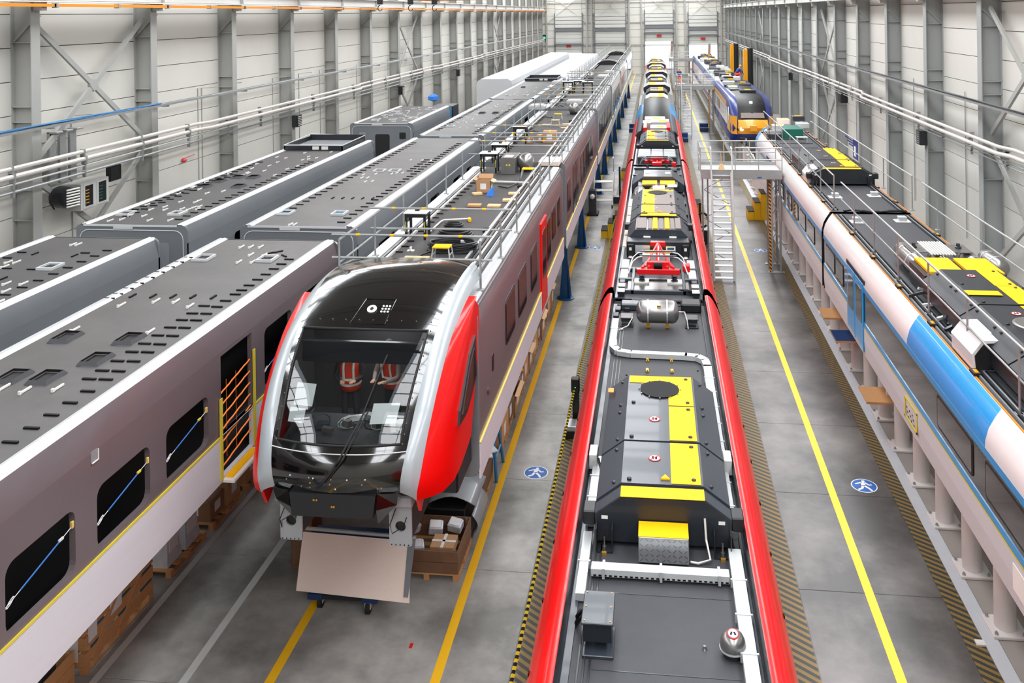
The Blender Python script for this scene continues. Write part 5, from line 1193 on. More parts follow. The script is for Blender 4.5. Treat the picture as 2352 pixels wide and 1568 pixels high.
x, y = on(1208, 392); sphere(x, y, .24, 'round steel air tank beside the steel cabinet'); x, y = on(1318, 262); sphere(x, y, .24, 'round steel air tank on the second intermediate roof'); x, y = on(1357, 184); sphere(x, y, .26, 'round steel air tank far down the railed roofs')
t = thing('roof_tube', 'long pale tube lying across the cab car roof behind the carton', 'tube', (-4.0, 23.8, zr)); MB().tube([(*on(1128, 421), zr + .05), (*on(1215, 424), zr + .05)], .035, 10).build('tube', 'pipe', t); MB().tube([(*on(1145, 430), zr + .03), (*on(1165, 434), zr + .03), (*on(1188, 424), zr + .04), (*on(1192, 416), zr + .12)], .018, 6).build('black_cable', 'cable_black', t)
t = thing('equipment_box', 'flat pale equipment box on the right side of the first roof end', 'box', (-3.7, 26, zr)); x, y = on(1262, 382); MB().cbox(x - .35, x + .3, y, y + .9, zr, zr + .16, .02).build('lid', 'beige_board', t); MB().cbox(x - .33, x + .28, y + .02, y + .88, zr, zr + .1, .01).build('base', 'hull', t)
for k, (px, py, w, d, h, mm, l) in enumerate(((1215, 330, .3, .3, .2, 'cardboard_dark', 'small open brown box beside the black stand'), (1262, 328, .5, .4, .42, 'cardboard', 'large brown box beyond the cross rails'), (1240, 326, .25, .3, .25, 'cardboard', 'narrow brown box left of the large one'))):
    x, y = on(px, py); carton(l, x - w / 2, x + w / 2, y, y + d, zr, zr + h, m=mm)
for k, (px, py, l) in enumerate(((1232, 253, 'pale grey roof unit on the second intermediate car, left'), (1318, 241, 'flat grey hatch unit on the second intermediate car'), (1280, 195, 'low grey unit on the third intermediate car'), (1400, 170, 'grey unit on the fourth intermediate car'), (1385, 180, 'second grey unit on the fourth intermediate car'))):
    x, y = on(px, py); t = thing('roof_unit', l, 'roof unit', (x, y, zr)); MB().cbox(x - .4, x + .4, y, y + .9, zr, zr + .22, .03).build('case', 'alu', t); MB().cbox(x - .3, x + .3, y + .1, y + .8, zr + .22, zr + .25, .01).build('lid', 'beige_board', t)
# clutter: small brackets, connectors, cable ends along the roofs
cnt = [0, 0, 0]
for k in range(24):
    yy = 15.6 + k * 1.6; kind = k % 3; xx = RND.choice((RND.uniform(-5.3, -4.95), RND.uniform(-3.8, -3.5)))
    if abs(yy - 27.2) < .7 or abs(yy - 42.9) < .7: yy += 1.0
    i_ = cnt[kind]; cnt[kind] += 1
    t = thing(('hose_end', 'mounting_bracket', 'connector_block')[kind], ORD[i_] + (' short black hose end lying on the railed roofs', ' small white mounting bracket on the railed roofs', ' small black connector block on the railed roofs')[kind], ('hose', 'bracket', 'connector')[kind], (xx, yy, zr), ('loose hose ends on the railed roofs', 'loose brackets on the railed roofs', 'loose connector blocks on the railed roofs')[kind])
    if kind == 0: MB().tube([(xx + .3 * q / 6, yy + .1 * math.sin(q + k), zr + .03 + .02 * math.sin(q)) for q in range(7)], .02, 6).build('hose', 'cable_black', t)
    elif kind == 1: MB().box(xx - .07, xx + .07, yy - .05, yy + .05, zr, zr + .015).box(xx - .01, xx + .01, yy - .05, yy + .05, zr, zr + .08).build('angle', 'clip_white', t)
    else: MB().cbox(xx - .08, xx + .08, yy - .06, yy + .06, zr, zr + .09, .012).build('block', 'cable_black', t)
# dark arched covers at the far end
for k, (y, l) in enumerate(((80, 'black arched roof cover on the fourth intermediate car'), (98, 'black arched roof cover on the last car'))):
    t = thing('arched_cover', l, 'cover', (CX, y, zr)); MB().grid([[(CX - 1.1 + 2.2 * q / 10, y + a, zr + .42 * math.sin(PI * q / 10) ** .6) for q in range(11)] for a in (0, 2.2)]).build('shell', 'black_gloss', t, smooth=True); MB().prism([(CX - 1.1 + 2.2 * q / 10, zr + .42 * math.sin(PI * q / 10) ** .6) for q in range(11)], 1, y - .01, y).build('front_face', 'black', t)
# ------------------------------------------------------------------ roof equipment builders (parts of a car)
def ac_unit(car, cx, y0, zd, y1, top=None, panels=3, fan=True, w=1.66, h=.62, hullm='hull', yellow='right', name='roof_unit', front=True, brown=False, fanpos=.72):
    """dark hull with sloped shoulders, cover panels and yellow walkway sheets; parts of car"""
    hw = w / 2; tw = hw * .62; H = h
    pf = [(cx - hw, zd + .06), (cx - hw, zd + H * .62), (cx - tw, zd + H), (cx + tw, zd + H), (cx + hw, zd + H * .62), (cx + hw, zd + .06)]
    U = MB().prism(pf, 1, y0, y1).build(name, 'hull_dark', car)
    n = panels; ys = [y0 + .28 + (y1 - y0 - .28) * k / n for k in range(n + 1)]
    def pan(a, b, m, lift=.02, xs=None):
        q = [(cx - hw - .005, zd + H * .62 - .05), (cx - hw - .005, zd + H * .62 + lift), (cx - tw, zd + H + lift), (cx + tw, zd + H + lift), (cx + hw + .005, zd + H * .62 + lift), (cx + hw + .005, zd + H * .62 - .05), (cx + tw, zd + H - .02), (cx - tw, zd + H - .02)]
        return MB().prism(q, 1, a, b).build('cover_panel', m, U)
    hm = 'hull_brown' if brown else hullm
    pan(y0 + .02, ys[0] - .02, hullm, .006)
    MB().box(cx - tw, cx + tw, y0 + .0, ys[0] - .03, zd + H + .007, zd + H + .012).build('yellow_sheet', 'panel_yellow', U)
    for k in range(n):
        pan(ys[k] + .012, ys[k + 1] - .012, hullm, .03 + .012 * (k % 2))
        lift = .03 + .012 * (k % 2) + .004; zt = zd + H + lift
        ya, yb = ys[k] + .03, ys[k + 1] - .03; xr_ = cx + tw - .03; xm = cx + tw * .22
        if yellow == 'left': xr_, xm = cx - tw * .22, cx - tw + .03
        isfan = fan and k == n - 1
        if brown: MB().box(cx - tw + .02, cx + tw - .02, ya, yb, zt - .004, zt - .002).build('brown_sheet', 'hull_brown', U)
        MB().box(min(xm, xr_), max(xm, xr_), ya, yb, zt, zt + .004).build('yellow_sheet', 'panel_yellow', U)
        if isfan:
            MB().box(cx - tw + .02, min(xm, xr_) if yellow == 'right' else cx + tw - .02, yb - (yb - ya) * .25, yb, zt, zt + .0035).build('yellow_sheet', 'panel_yellow', U)
            fx, fy, R_ = cx - .02, (ya + yb) / 2 + .02, .31
            f = MB().lathe((fx, fy, zt + .002), [(R_, 0), (R_, .014)], n=28).build('fan_grille', 'slot_black', U)
            for q in range(12): a = q * PI / 6; MB().beam((fx + .05 * math.cos(a), fy + .05 * math.sin(a), zt + .02), (fx + R_ * math.cos(a), fy + R_ * math.sin(a), zt + .02), .01, .006).build('spoke', 'black', None).parent = None if 0 else U
            for q in range(12): a = q * PI / 6; MB().lathe((fx + (R_ + .02) * math.cos(a), fy + (R_ + .02) * math.sin(a), zt), [(.012, 0), (.01, .02)], n=6).build('fan_bolt', 'steel', U)
        else:
            if y0 < 45:
                s_ = MB().lathe((cx - .1, (ya + yb) / 2 + .1, zt), [(.085, 0), (.085, .003)], n=20).build('no_step_sign', 'red_sign', U)
                MB().lathe((cx - .1, (ya + yb) / 2 + .1, zt + .003), [(.068, 0), (.068, .002)], n=20).build('sign_face', 'sign_white', U)
                for e in (-.022, .022): MB().cbox(cx - .1 + e - .014, cx - .1 + e + .014, (ya + yb) / 2 + .06, (ya + yb) / 2 + .14, zt + .005, zt + .008, .002).build('footprint_mark', 'slot_black', U)
                MB().beam((cx - .15, (ya + yb) / 2 + .05, zt + .009), (cx - .05, (ya + yb) / 2 + .15, zt + .009), .012, .003).build('sign_slash', 'red_sign', U)
        if y0 < 45:
            for bx, by in ((cx - tw - .1, ya + .1), (cx - tw - .1, yb - .12), (cx + tw + .1, ya + .1), (cx + tw + .1, yb - .12), (cx + tw - .12, ya + .1), (cx + tw - .12, yb - .1), (cx - tw + .1, ya + .07)):
                zz = zd + H + lift - (max(0, abs(bx - cx) - tw)) * (H * .38) / (hw - tw)
                MB().lathe((bx, by, zz - .005), [(.03, 0), (.03, .02), (.015, .028)], n=10).build('cap_bolt', 'black', U)
    if y0 < 45:
        MB().prism([(cx + .02, 0), (cx + .12, 0), (cx + .07, .085)], 2, 0, 0) if 0 else None
        zt = zd + H + .05
        MB().prism([(cx - .02, ys[0] + .12), (cx + .1, ys[0] + .12), (cx + .04, ys[0] + .23)], 2, zt - .02, zt + .001).build('warning_triangle', 'panel_yellow', U)
        for s in (-1, 1):
            MB().cbox(cx + s * (hw + .08) - .08, cx + s * (hw + .08) + .08, y0 + .05, y0 + .3, zd + .22, zd + .40, .015).build('junction_box', 'black', U)
            b = MB().box(cx + s * (hw - .12) - .1, cx + s * (hw - .12) + .1, y0 - .16, y0, zd, zd + .02).box(cx + s * (hw - .22) - .006, cx + s * (hw - .22) + .006, y0 - .16, y0, zd, zd + .3).box(cx + s * (hw - .02) - .006, cx + s * (hw - .02) + .006, y0 - .16, y0, zd, zd + .3).build('mounting_foot', 'hull_dark', U)
            MB().lathe((cx + s * (hw - .12), y0 - .09, zd + .02), [(.025, 0), (.025, .03), (.012, .03), (.012, .14)], n=10).build('foot_bolt', 'steel', U)
            MB().box(cx + s * (hw - .12) - .03, cx + s * (hw - .12) + .03, y0 - .2, y0 - .16, zd, zd + .03).build('brass_lug', 'brass', U)
            MB().box(cx + s * (hw - .12) - .04, cx + s * (hw - .12) + .04, y0 - .006, y0, zd + .34, zd + .38).build('small_label', 'clip_white', U)
    return U
def step_box(car, x0, x1, y0, y1, z0, z1):
    b = MB().cbox(x0, x1, y0, y1, z0, z1, .01).build('step_box', 'steel_plate', car)
    MB().box(x0, x1, y0, y1, z1, z1 + .006).build('yellow_tread', 'panel_yellow', b)
    for r in range(5):
        for c in range(9):
            x = x0 + .035 + (x1 - x0 - .07) * c / 8; z = z0 + .04 + (z1 - z0 - .08) * r / 4
            MB().obox((x, y0 - .001, z), (.045, .004, .008), (0, .7 if (r + c) % 2 else -.7, 0)).build('tread_rib', 'steel', b)
def tank(car, c, L, r, ax, m='steel', n=22, name='air_tank'):
    p = [(.01, 0), (r * .55, r * .08), (r * .88, r * .28), (r, r * .55), (r, L - r * .55), (r * .88, L - r * .28), (r * .55, L - r * .08), (.01, L)]
    o = Vector(c) - Vector(ax) * L / 2
    T_ = MB().lathe(tuple(o), p, ax, n).build(name, m, car, smooth=True, angle=1)
    for q in (.28, .72):
        a = o + Vector(ax) * L * q; MB().tube([tuple(a - Vector(ax) * .015), tuple(a + Vector(ax) * .015)], r + .008, n).build('strap_band', 'alu', T_)
        MB().box(a.x - .04, a.x + .04, a.y - .04 - (r * .3 if ax[0] else 0), a.y + .04, c[2] - r - .08, c[2] - r * .8).build('tank_foot', 'brass', T_)
    return T_
def panto(car, cx, y0, z, d=1):
    """folded red pantograph; y0 = cross bar end, d=+1 points away"""
    Y = lambda v: y0 + d * v
    P_ = MB().cbox(cx - .52, cx + .52, *sorted((Y(-.06), Y(.06))), z, z + .13, .01).build('pantograph', 'red_part', car)
    MB().tube([(cx - .32, Y(.1), z + .15), (cx, Y(1.75), z + .3)], .03, 8).build('lower_arm', 'red_part', P_); MB().tube([(cx + .32, Y(.1), z + .15), (cx, Y(1.75), z + .3)], .03, 8).build('lower_arm', 'red_part', P_)
    MB().tube([(cx, Y(.3), z + .12), (cx, Y(1.8), z + .28)], .055, 10).build('main_arm', 'red_part', P_)
    MB().cbox(cx - .2, cx + .2, *sorted((Y(1.7), Y(1.82))), z + .2, z + .34, .02).build('knuckle', 'red_part', P_)
    for s in (-1, 1):
        MB().beam((cx + s * .38, Y(.05), z + .14), (cx + s * .2, Y(.5), z + .22), .05, .05).build('red_strut', 'red_part', P_)
        MB().cbox(cx + s * .22 - .03, cx + s * .22 + .03, *sorted((Y(0), Y(.4))), z + .1, z + .2, .01).build('red_bracket', 'red_part', P_)
    MB().cbox(cx - .26, cx + .26, *sorted((Y(.06), Y(.2))), z + .1, z + .28, .01).build('red_frame', 'red_part', P_)
    MB().cyl((cx - .1, Y(.02), z + .2), (cx + .1, Y(.02), z + .2), .08, 14).build('drive_hub', 'slot_black', P_)
    for v, w_ in ((.35, .36), (.75, .34)):
        MB().tube([(cx - .72, Y(v - .35), z + .0), (cx - .62, Y(v - .1), z + .22), (cx - .5, Y(v), z + .3), (cx - w_, Y(v + .02), z + .33), (cx + w_, Y(v + .02), z + .33), (cx + .5, Y(v), z + .3), (cx + .62, Y(v - .1), z + .22), (cx + .72, Y(v - .35), z + .0)], .016, 7).build('contact_horn', 'alu', P_)
        MB().cbox(cx - .45, cx + .45, *sorted((Y(v), Y(v + .05))), z + .33, z + .36, .006).build('contact_strip', 'hull', P_)
    for s in (-1, 1):
        b = MB().cbox(cx + s * .42 - .2, cx + s * .42 + .2, *sorted((Y(.25), Y(.55))), z - .34, z - .28, .01).build('insulator_base', 'clip_white', P_)
        MB().lathe((cx + s * .4, Y(.38), z - .28), [(.05, 0), (.09, .02), (.05, .05), (.09, .08), (.05, .11), (.09, .14), (.05, .17), (.04, .26)], n=12).build('insulator', 'hull', P_)
    MB().cbox(cx + .6, cx + .78, *sorted((Y(.35), Y(.6))), z - .05, z + .12, .02).build('red_box', 'red_part', P_)
    return P_
def lidded(car, x0, x1, y0, y1, z0, z1, m='hull', name='roof_box', sub=True):
    b = MB().cbox(x0 + .02, x1 - .02, y0 + .02, y1 - .02, z0, z1 - .03, .008).build(name, 'hull_dark', car)
    if sub:
        MB().cbox(x0, x1, y0, y1, z1 - .03, z1, .008).build('lid', m, b)
        for a in (x0 + .035, x1 - .035):
            for q in (y0 + .035, (y0 + y1) / 2, y1 - .035): MB().lathe((a, q, z1), [(.009, 0), (.008, .006)], n=6).build('screw', 'brass', b)
    return b
def duct(car, pts, w_, h_, z, m='duct_white', name='cable_duct', clamps=True):
    d = None
    for a, b in zip(pts[:-1], pts[1:]):
        q = MB().beam((a[0], a[1], z + h_ / 2), (b[0], b[1], z + h_ / 2), w_, h_).build(name, m, car); d = d or q
        L_ = math.dist(a, b); n = int(L_ / .62)
        if clamps:
            for k in range(1, n + 1):
                t_ = k / (n + 1); x, y = a[0] + (b[0] - a[0]) * t_, a[1] + (b[1] - a[1]) * t_
                if abs(b[1] - a[1]) > abs(b[0] - a[0]): MB().box(x - w_ / 2 - .02, x + w_ / 2 + .02, y - .012, y + .012, z, z + h_ + .008).build('duct_clamp', 'alu', q)
                else: MB().box(x - .012, x + .012, y - w_ / 2 - .02, y + w_ / 2 + .02, z, z + h_ + .008).build('duct_clamp', 'alu', q)
    return d
# ------------------------------------------------------------------ the red train on the centre track
RC = -.03; ZD = 3.27
def bolster(car, y0, y1, side_m, topm=None, zt=3.55):
    for sg, nm in ((-1, 'left'), (1, 'right')):
        o = lambda d, sg=sg: RC + sg * d
        m = MB(); m.sheet([(o(1.36), .5), (o(1.42), 1.2), (o(1.44), 2.3), (o(1.44), 2.75), (o(1.41), 3.0), (o(1.34), 3.22), (o(1.24), 3.42), (o(1.16), 3.52), (o(1.10), zt), (o(1.05), zt - .01)], 1, y0, y1)
        f = m.build('side_fairing', side_m, car, smooth=True, angle=1)
        MB().sheet([(o(1.05), zt - .01), (o(1.03), 3.4), (o(1.02), ZD)], 1, y0, y1).build('fairing_lining', 'hull_dark', car)
        MB().box(min(o(.94), o(1.02)), max(o(.94), o(1.02)), y0, y1, ZD - .02, ZD + .03).build('gutter', 'hull', car)
        y = y0 + .4
        while y < y1 and y < 42:
            MB().cbox(*sorted((o(1.385), o(1.40))), y, y + .05, 3.05, 3.09, .002).build('fixing_slot', 'slot_black', car); y += 1.15
def red_car(label, y0, y1, side_m='red', deck='roof_dark', nm='train_car'):
    t = thing(nm, label, 'train car', (RC, (y0 + y1) / 2, .9))
    MB().box(RC - 1.0, RC + 1.0, y0, y1, ZD - .06, ZD).build('roof_deck', deck, t)
    bolster(t, y0 + .02, y1 - .02, side_m)
    MB().box(RC - 1.3, RC + 1.3, y0 + .02, y1 - .02, .9, ZD - .3).build('body_core', 'hull_dark', t)
    MB().box(RC - 1.1, RC + 1.1, y0 + 1, y0 + 3.4, .0, .9).box(RC - 1.1, RC + 1.1, y1 - 3.4, y1 - 1, 0, .9).build('bogie', 'black', t, kind='stuff')
    for ye in (y0, y1 - .03): MB().prism([(RC - 1.4, .6), (RC + 1.4, .6), (RC + 1.42, 2.8), (RC + 1.05, ZD + .02), (RC - 1.05, ZD + .02), (RC - 1.42, 2.8)], 1, ye, ye + .03).build('end_wall', 'hull_dark', t)
    return t
rA = red_car('nearest red-sided train car with grey equipment roof, centre bottom', 4.0, 20.1)
# near car equipment
for x in (RC - .86, RC - .8, RC - .74): MB().box(x - .008, x + .008, 5, 19.8, ZD, ZD + .02).build('roof_rib', 'hull_dark', rA)
for y in (5.8, 7.4, 8.9, 10.1): MB().box(RC - .72, RC + .8, y, y + .012, ZD, ZD + .004).build('weld_seam', 'hull', rA)
bx = lidded(rA, RC - .84, RC - .50, 9.1, 9.62, ZD + .12, ZD + .34)
MB().cbox(RC - .83, RC - .5, 9.05, 9.5, ZD, ZD + .035, .006).build('base_plate', 'hull', bx)
for q in (0, .1): MB().tube([(RC - .9, 9.75 - q, ZD + .02), (RC - .93, 9.6 - q, ZD + .05), (RC - .84, 9.5 - q, ZD + .2)], .02, 6).build('cable', 'cable_black', bx)
vt = MB().lathe((RC + .74, 9.25, ZD + .06), [(.12, 0), (.135, .02), (.135, .06), (.125, .11), (.1, .155), (.055, .18), (.01, .185)], n=24).build('vent_dome', 'steel', rA, smooth=True, angle=.8)
MB().lathe((RC + .74, 9.25, ZD), [(.1, 0), (.09, .06)], n=18).build('dome_neck', 'rubber', vt); MB().lathe((RC + .74, 9.25, ZD + .075), [(.14, 0), (.14, .012)], n=24).build('dome_rim', 'alu', vt)
MB().lathe((RC + .74, 9.22, ZD + .243), [(.062, 0), (.062, .004)], (0, -.25, 1), 18).build('sign_ring', 'red_sign', vt); MB().lathe((RC + .74, 9.22, ZD + .248), [(.05, 0), (.05, .003)], (0, -.25, 1), 18).build('sign_face', 'sign_white', vt)
for e in (-.017, .017): MB().obox((RC + .74 + e, 9.22, ZD + .253), (.018, .05, .004), (-.0, 0, .3 * e / .017)).build('footprint_mark', 'slot_black', vt)
MB().lathe((RC + .45, 9.3, ZD), [(.03, 0), (.02, .02), (.015, .04)], n=10).build('roof_bolt', 'steel', rA)
duct(rA, [(RC + .9, 5.0), (RC + .9, 10.9)], .15, .09, ZD + .02, name='cable_duct'); duct(rA, [(RC + .9, 11.25), (RC + .9, 16.55)], .15, .09, ZD + .02)
MB().cbox(RC + .84, RC + .98, 10.92, 11.2, ZD, ZD + .06, .01).build('duct_gap_box', 'black', rA)
MB().tube([(RC + .82, 11.5, ZD + .25), (RC + .86, 11.2, ZD + .18), (RC + .9, 11.0, ZD + .06)], .016, 6).build('cable', 'cable_black', rA)
duct(rA, [(RC - .92, 9.9), (RC - .92, 11.1)], .11, .09, ZD + .02); duct(rA, [(RC - .92, 11.35), (RC - .92, 13.0)], .11, .09, ZD + .02); duct(rA, [(RC - .92, 17.7), (RC - .92, 18.9)], .13, .09, ZD + .02)
ang = [(RC - .92, 17.7), (RC - .90, 17.35), (RC - .8, 17.14), (RC - .55, 17.06), (RC + .5, 17.02), (RC + .74, 16.98), (RC + .87, 16.82), (RC + .9, 16.5)]
for a, b in zip(ang[:-1], ang[1:]): MB().beam((*a, ZD + .065), (b[0] + (b[0] - a[0]) * .04, b[1] + (b[1] - a[1]) * .04, ZD + .065), .15, .09).build('duct_bend', 'duct_white', rA)
cd = MB().cbox(RC - .83, RC + .8, 10.33, 10.47, ZD + .03, ZD + .13, .008).build('cross_duct', 'duct_white', rA)
for k in range(26): MB().box(RC - .8 + .062 * k, RC - .765 + .062 * k, 10.324, 10.331, ZD + .045, ZD + .06).build('duct_slot', 'slot_black', cd)
for x in (-.68, 0, .68): MB().box(RC + x - .015, RC + x + .015, 10.31, 10.49, ZD + .02, ZD + .14).build('duct_clamp', 'alu', cd)
U1 = ac_unit(rA, RC + .03, 11.0, ZD, 14.65, w=1.7, h=.62)
step_box(rA, RC - .27, RC + .34, 10.66, 10.98, ZD + .02, ZD + .34)
MB().tube([(RC + .55, 10.98, ZD + .42), (RC + .56, 10.9, ZD + .2), (RC + .6, 10.75, ZD + .05), (RC + .45, 10.7, ZD + .03), (RC + .36, 10.72, ZD + .03)], .014, 6).build('hose', 'pipe', U1)
for s in (-1, 1): MB().cbox(RC + s * .97 - .06, RC + s * .97 + .06, 12.7, 13.0, ZD + .06, ZD + .28, .01).build('edge_cabinet', 'steel_white', rA); MB().tube([(RC + s * .9, 12.75, ZD + .2), (RC + s * .84, 12.6, ZD + .1), (RC + s * .9, 12.4, ZD + .05)], .02, 6).build('cable', 'cable_black', rA)
MB().box(RC - .83, RC - .74, 14.25, 14.4, ZD + .52, ZD + .53).build('orange_sticker', 'orange', U1)
for x, y in ((-.22, 16.9), (.24, 16.9), (-.22, 16.4), (.24, 16.4)):
    b = MB().cbox(RC + x - .03, RC + x + .03, y - .05, y + .1, ZD, ZD + .03, .006).build('brass_clamp', 'brass', rA); MB().box(RC + x - .01, RC + x + .01, y - .06, y, ZD, ZD + .06).build('clamp_pin', 'brass', b)
for x, y in ((-.77, 17.3), (-.6, 16.2), (.4, 16.1), (.72, 16.5)): MB().lathe((RC + x, y, ZD), [(.02, 0), (.015, .015)], n=8).build('roof_bolt', 'slot_black', rA)
tk = tank(rA, (RC - .02, 18.75, ZD + .33), .92, .235, (1, 0, 0))
MB().tube([(RC + .42, 18.7, ZD + .35), (RC + .55, 18.7, ZD + .35), (RC + .6, 18.6, ZD + .2), (RC + .62, 18.55, ZD + .05)], .014, 6).build('hose', 'pipe', tk)
MB().box(RC - .03, RC + .05, 18.5, 18.52, ZD + .5, ZD + .54).build('tank_label', 'brass', tk)
for x in (-.68, .7): b = lidded(rA, RC + x - .14, RC + x + .14, 18.75, 19.05, ZD + .08, ZD + .18); MB().cbox(RC + x - .14, RC + x + .14, 18.68, 18.95, ZD, ZD + .03, .006).build('base_plate', 'black', b)
MB().tube([(RC - .75, 18.5, ZD + .03), (RC - .85, 18.45, ZD + .02), (RC - .65, 18.6, ZD + .06), (RC - .55, 18.72, ZD + .2)], .013, 6).build('hose', 'pipe', rA)
for k, (x, y) in enumerate(((-.93, 19.1), (-.9, 19.5), (-.7, 19.6))): lidded(rA, RC + x - .08, RC + x + .08, y, y + .28, ZD, ZD + .12, m=('clip_white', 'alu', 'hull')[k], sub=False)
MB().cyl((RC - .6, 20.0, ZD + .12), (RC + .55, 19.95, ZD + .16), .05, 10).build('coupling_rod', 'black', rA); MB().cbox(RC - .85, RC - .3, 19.7, 20.0, ZD, ZD + .16, .03).build('coupling_bracket', 'hull', rA); MB().cbox(RC + .5, RC + .95, 19.65, 20.05, ZD, ZD + .2, .03).build('coupling_bracket', 'black', rA)
# bellows between cars
def bellows(y0, y1, label, zt=ZD):
    t = thing('gangway_bellows', label, 'bellows', (RC, (y0 + y1) / 2, 1), 'gangway bellows of the red train')
    for k in range(4): MB().box(RC - 1.02, RC + 1.02, y0 + (y1 - y0) * k / 4, y0 + (y1 - y0) * (k + .7) / 4, .9, zt - .03).build('fold', 'rubber', t)
bellows(20.13, 20.47, 'dark bellows between the nearest and second red cars')
rB = red_car('second red train car carrying two pantographs and brown-topped units', 20.5, 38.1)
for y in (20.9, 21.8, 22.7): MB().cbox(RC - .98, RC + .98, y, y + .12, ZD, ZD + .09, .01).build('cross_beam', 'hull', rB)
for s in (-1, 1):
    MB().cbox(RC + s * .86 - .1, RC + s * .86 + .1, 21.9, 23.6, ZD, ZD + .07, .01).build('side_plate', 'duct_white', rB)
    MB().cbox(RC + s * .62 - .04, RC + s * .62 + .04, 20.9, 22.8, ZD, ZD + .1, .01).build('long_beam', 'hull', rB)
    for k in range(3): lidded(rB, RC + s * .88 - .09, RC + s * .88 + .09, 20.65 + .4 * k, 20.9 + .4 * k, ZD, ZD + .14, m='alu', sub=k < 2)
MB().cbox(RC - .75, RC + .75, 21.0, 21.9, ZD + .02, ZD + .05, .01).build('grey_plate', 'steel', rB)
panto(rB, RC, 21.25, ZD + .38, 1)
for k in range(4): MB().tube([(RC + .5 + .06 * k, 21.0, ZD + .1), (RC + .7 + .03 * k, 20.8, ZD + .12), (RC + .75, 21.0 + .1 * k, ZD + .03)], .014, 6).build('cable', 'cable_black', rB)
fb = MB().cbox(RC - .86, RC + .86, 24.1, 24.6, ZD + .02, ZD + .42, .015).build('converter_box', 'hull_dark', rB)
MB().box(RC - .62, RC - .22, 24.09, 24.1, ZD + .1, ZD + .32).build('white_plate', 'alu', fb); MB().box(RC + .22, RC + .48, 24.08, 24.1, ZD + .18, ZD + .3).build('connector_plate', 'clip_white', fb); MB().box(RC + .26, RC + .44, 24.075, 24.085, ZD + .21, ZD + .27).build('display_strip', 'teal', fb)
for s in (-1, 1): MB().cbox(RC + s * .75 - .09, RC + s * .75 + .09, 24.0, 24.1, ZD + .02, ZD + .36, .01).build('mounting_foot', 'black', fb); MB().box(RC + s * .75 - .035, RC + s * .75 + .035, 23.99, 24.0, ZD + .2, ZD + .28).build('white_mark', 'clip_white', fb); MB().lathe((RC + s * .75, 23.95, ZD + .02), [(.07, 0), (.05, .03)], n=10).build('foot_washer', 'pipe', fb)
MB().cbox(RC - .42, RC + .32, 23.5, 24.0, ZD, ZD + .2, .01).build('pale_box', 'duct_white', rB); MB().box(RC - .35, RC + .35, 23.75, 24.02, ZD + .21, ZD + .216).build('yellow_sheet', 'panel_yellow', rB)
u = MB().prism([(RC - .86, ZD + .05), (RC - .86, ZD + .36), (RC - .62, ZD + .62), (RC + .66, ZD + .62), (RC + .9, ZD + .36), (RC + .9, ZD + .05)], 1, 24.62, 26.0).build('brake_resistor', 'hull', rB)
for k, (a, b, m_) in enumerate(((-.6, -.32, 'hull_brown'), (-.27, -.16, 'hull_brown'), (-.14, .0, 'panel_yellow'), (.03, .17, 'hull_brown'), (.2, .34, 'panel_yellow'), (.36, .48, 'hull_brown'), (.5, .66, 'hull_brown'))):
    MB().cbox(RC + a, RC + b, 24.7, 25.95, ZD + .62, ZD + .62 + (.035 if k % 2 == 0 else .02), .008).build('cooling_rib', m_, u)
for s in (-.3, .42): MB().cbox(RC + s - .1, RC + s + .1, 24.5, 24.6, ZD + .42, ZD + .45, .005).build('handle', 'clip_white', u)
ac_unit(rB, RC + .03, 26.1, ZD, 29.9, w=1.7, h=.66, yellow='left', brown=True, front=False)
MB().box(RC - .3, RC + .36, 26.05, 26.4, ZD + .68, ZD + .69).build('yellow_sheet', 'panel_yellow', rB)
for k, x in enumerate((-.62, -.1, .42)): tank(rB, (RC + x, 31.0, ZD + .27), 1.2, .22, (0, 1, 0))
MB().cbox(RC - .16, RC + .26, 30.6, 31.2, ZD + .54, ZD + .58, .008).build('white_plate', 'clip_white', rB); MB().cbox(RC + .36, RC + .7, 31.0, 31.4, ZD + .54, ZD + .57, .008).build('white_plate', 'alu', rB)
u = MB().prism([(RC - .95, ZD + .05), (RC - .95, ZD + .3), (RC - .5, ZD + .62), (RC + .55, ZD + .62), (RC + 1.0, ZD + .3), (RC + 1.0, ZD + .05)], 1, 32.6, 34.0).build('roof_unit', 'hull', rB)
for a, b in ((-.55, .0), (.1, .65)): MB().cbox(RC + a, RC + b, 31.8, 32.5, ZD + .45, ZD + .5, .008).build('yellow_step', 'panel_yellow', u)
MB().cbox(RC - .7, RC + .75, 31.75, 32.6, ZD + .05, ZD + .45, .01).build('lower_box', 'hull_dark', u)
for s in (-.35, .4): MB().box(RC + s - .1, RC + s + .1, 33.2, 33.5, ZD + .62, ZD + .63).build('white_label', 'clip_white', u)
panto(rB, RC, 36.9, ZD + .38, -1)
for y in (34.6, 35.8, 37.4): MB().cbox(RC - .98, RC + .98, y, y + .12, ZD, ZD + .09, .01).build('cross_beam', 'hull', rB)
for k in range(10): lidded(rB, RC + RND.choice((-1, 1)) * RND.uniform(.55, .85) - .08, RC + RND.choice((-1, 1)) * 0 + RND.uniform(.6, .8) + .08 if 0 else RC - .6, 34.4 + .35 * k, 34.62 + .35 * k, ZD, ZD + .1, m='alu', sub=False) if k % 3 == 0 else lidded(rB, RC + .55, RC + .85, 34.4 + .35 * k, 34.62 + .35 * k, ZD, ZD + .12, m='alu', sub=False)
for k in range(5): MB().box(RC - 1.0, RC - .87, 25 + 1.3 * k, 26.2 + 1.3 * k, ZD, ZD + .04).build('side_plate', 'beige_board', rB); lidded(rB, RC + .9, RC + 1.0, 25.5 + 1.6 * k, 26 + 1.6 * k, ZD, ZD + .14, m='duct_white', sub=False)
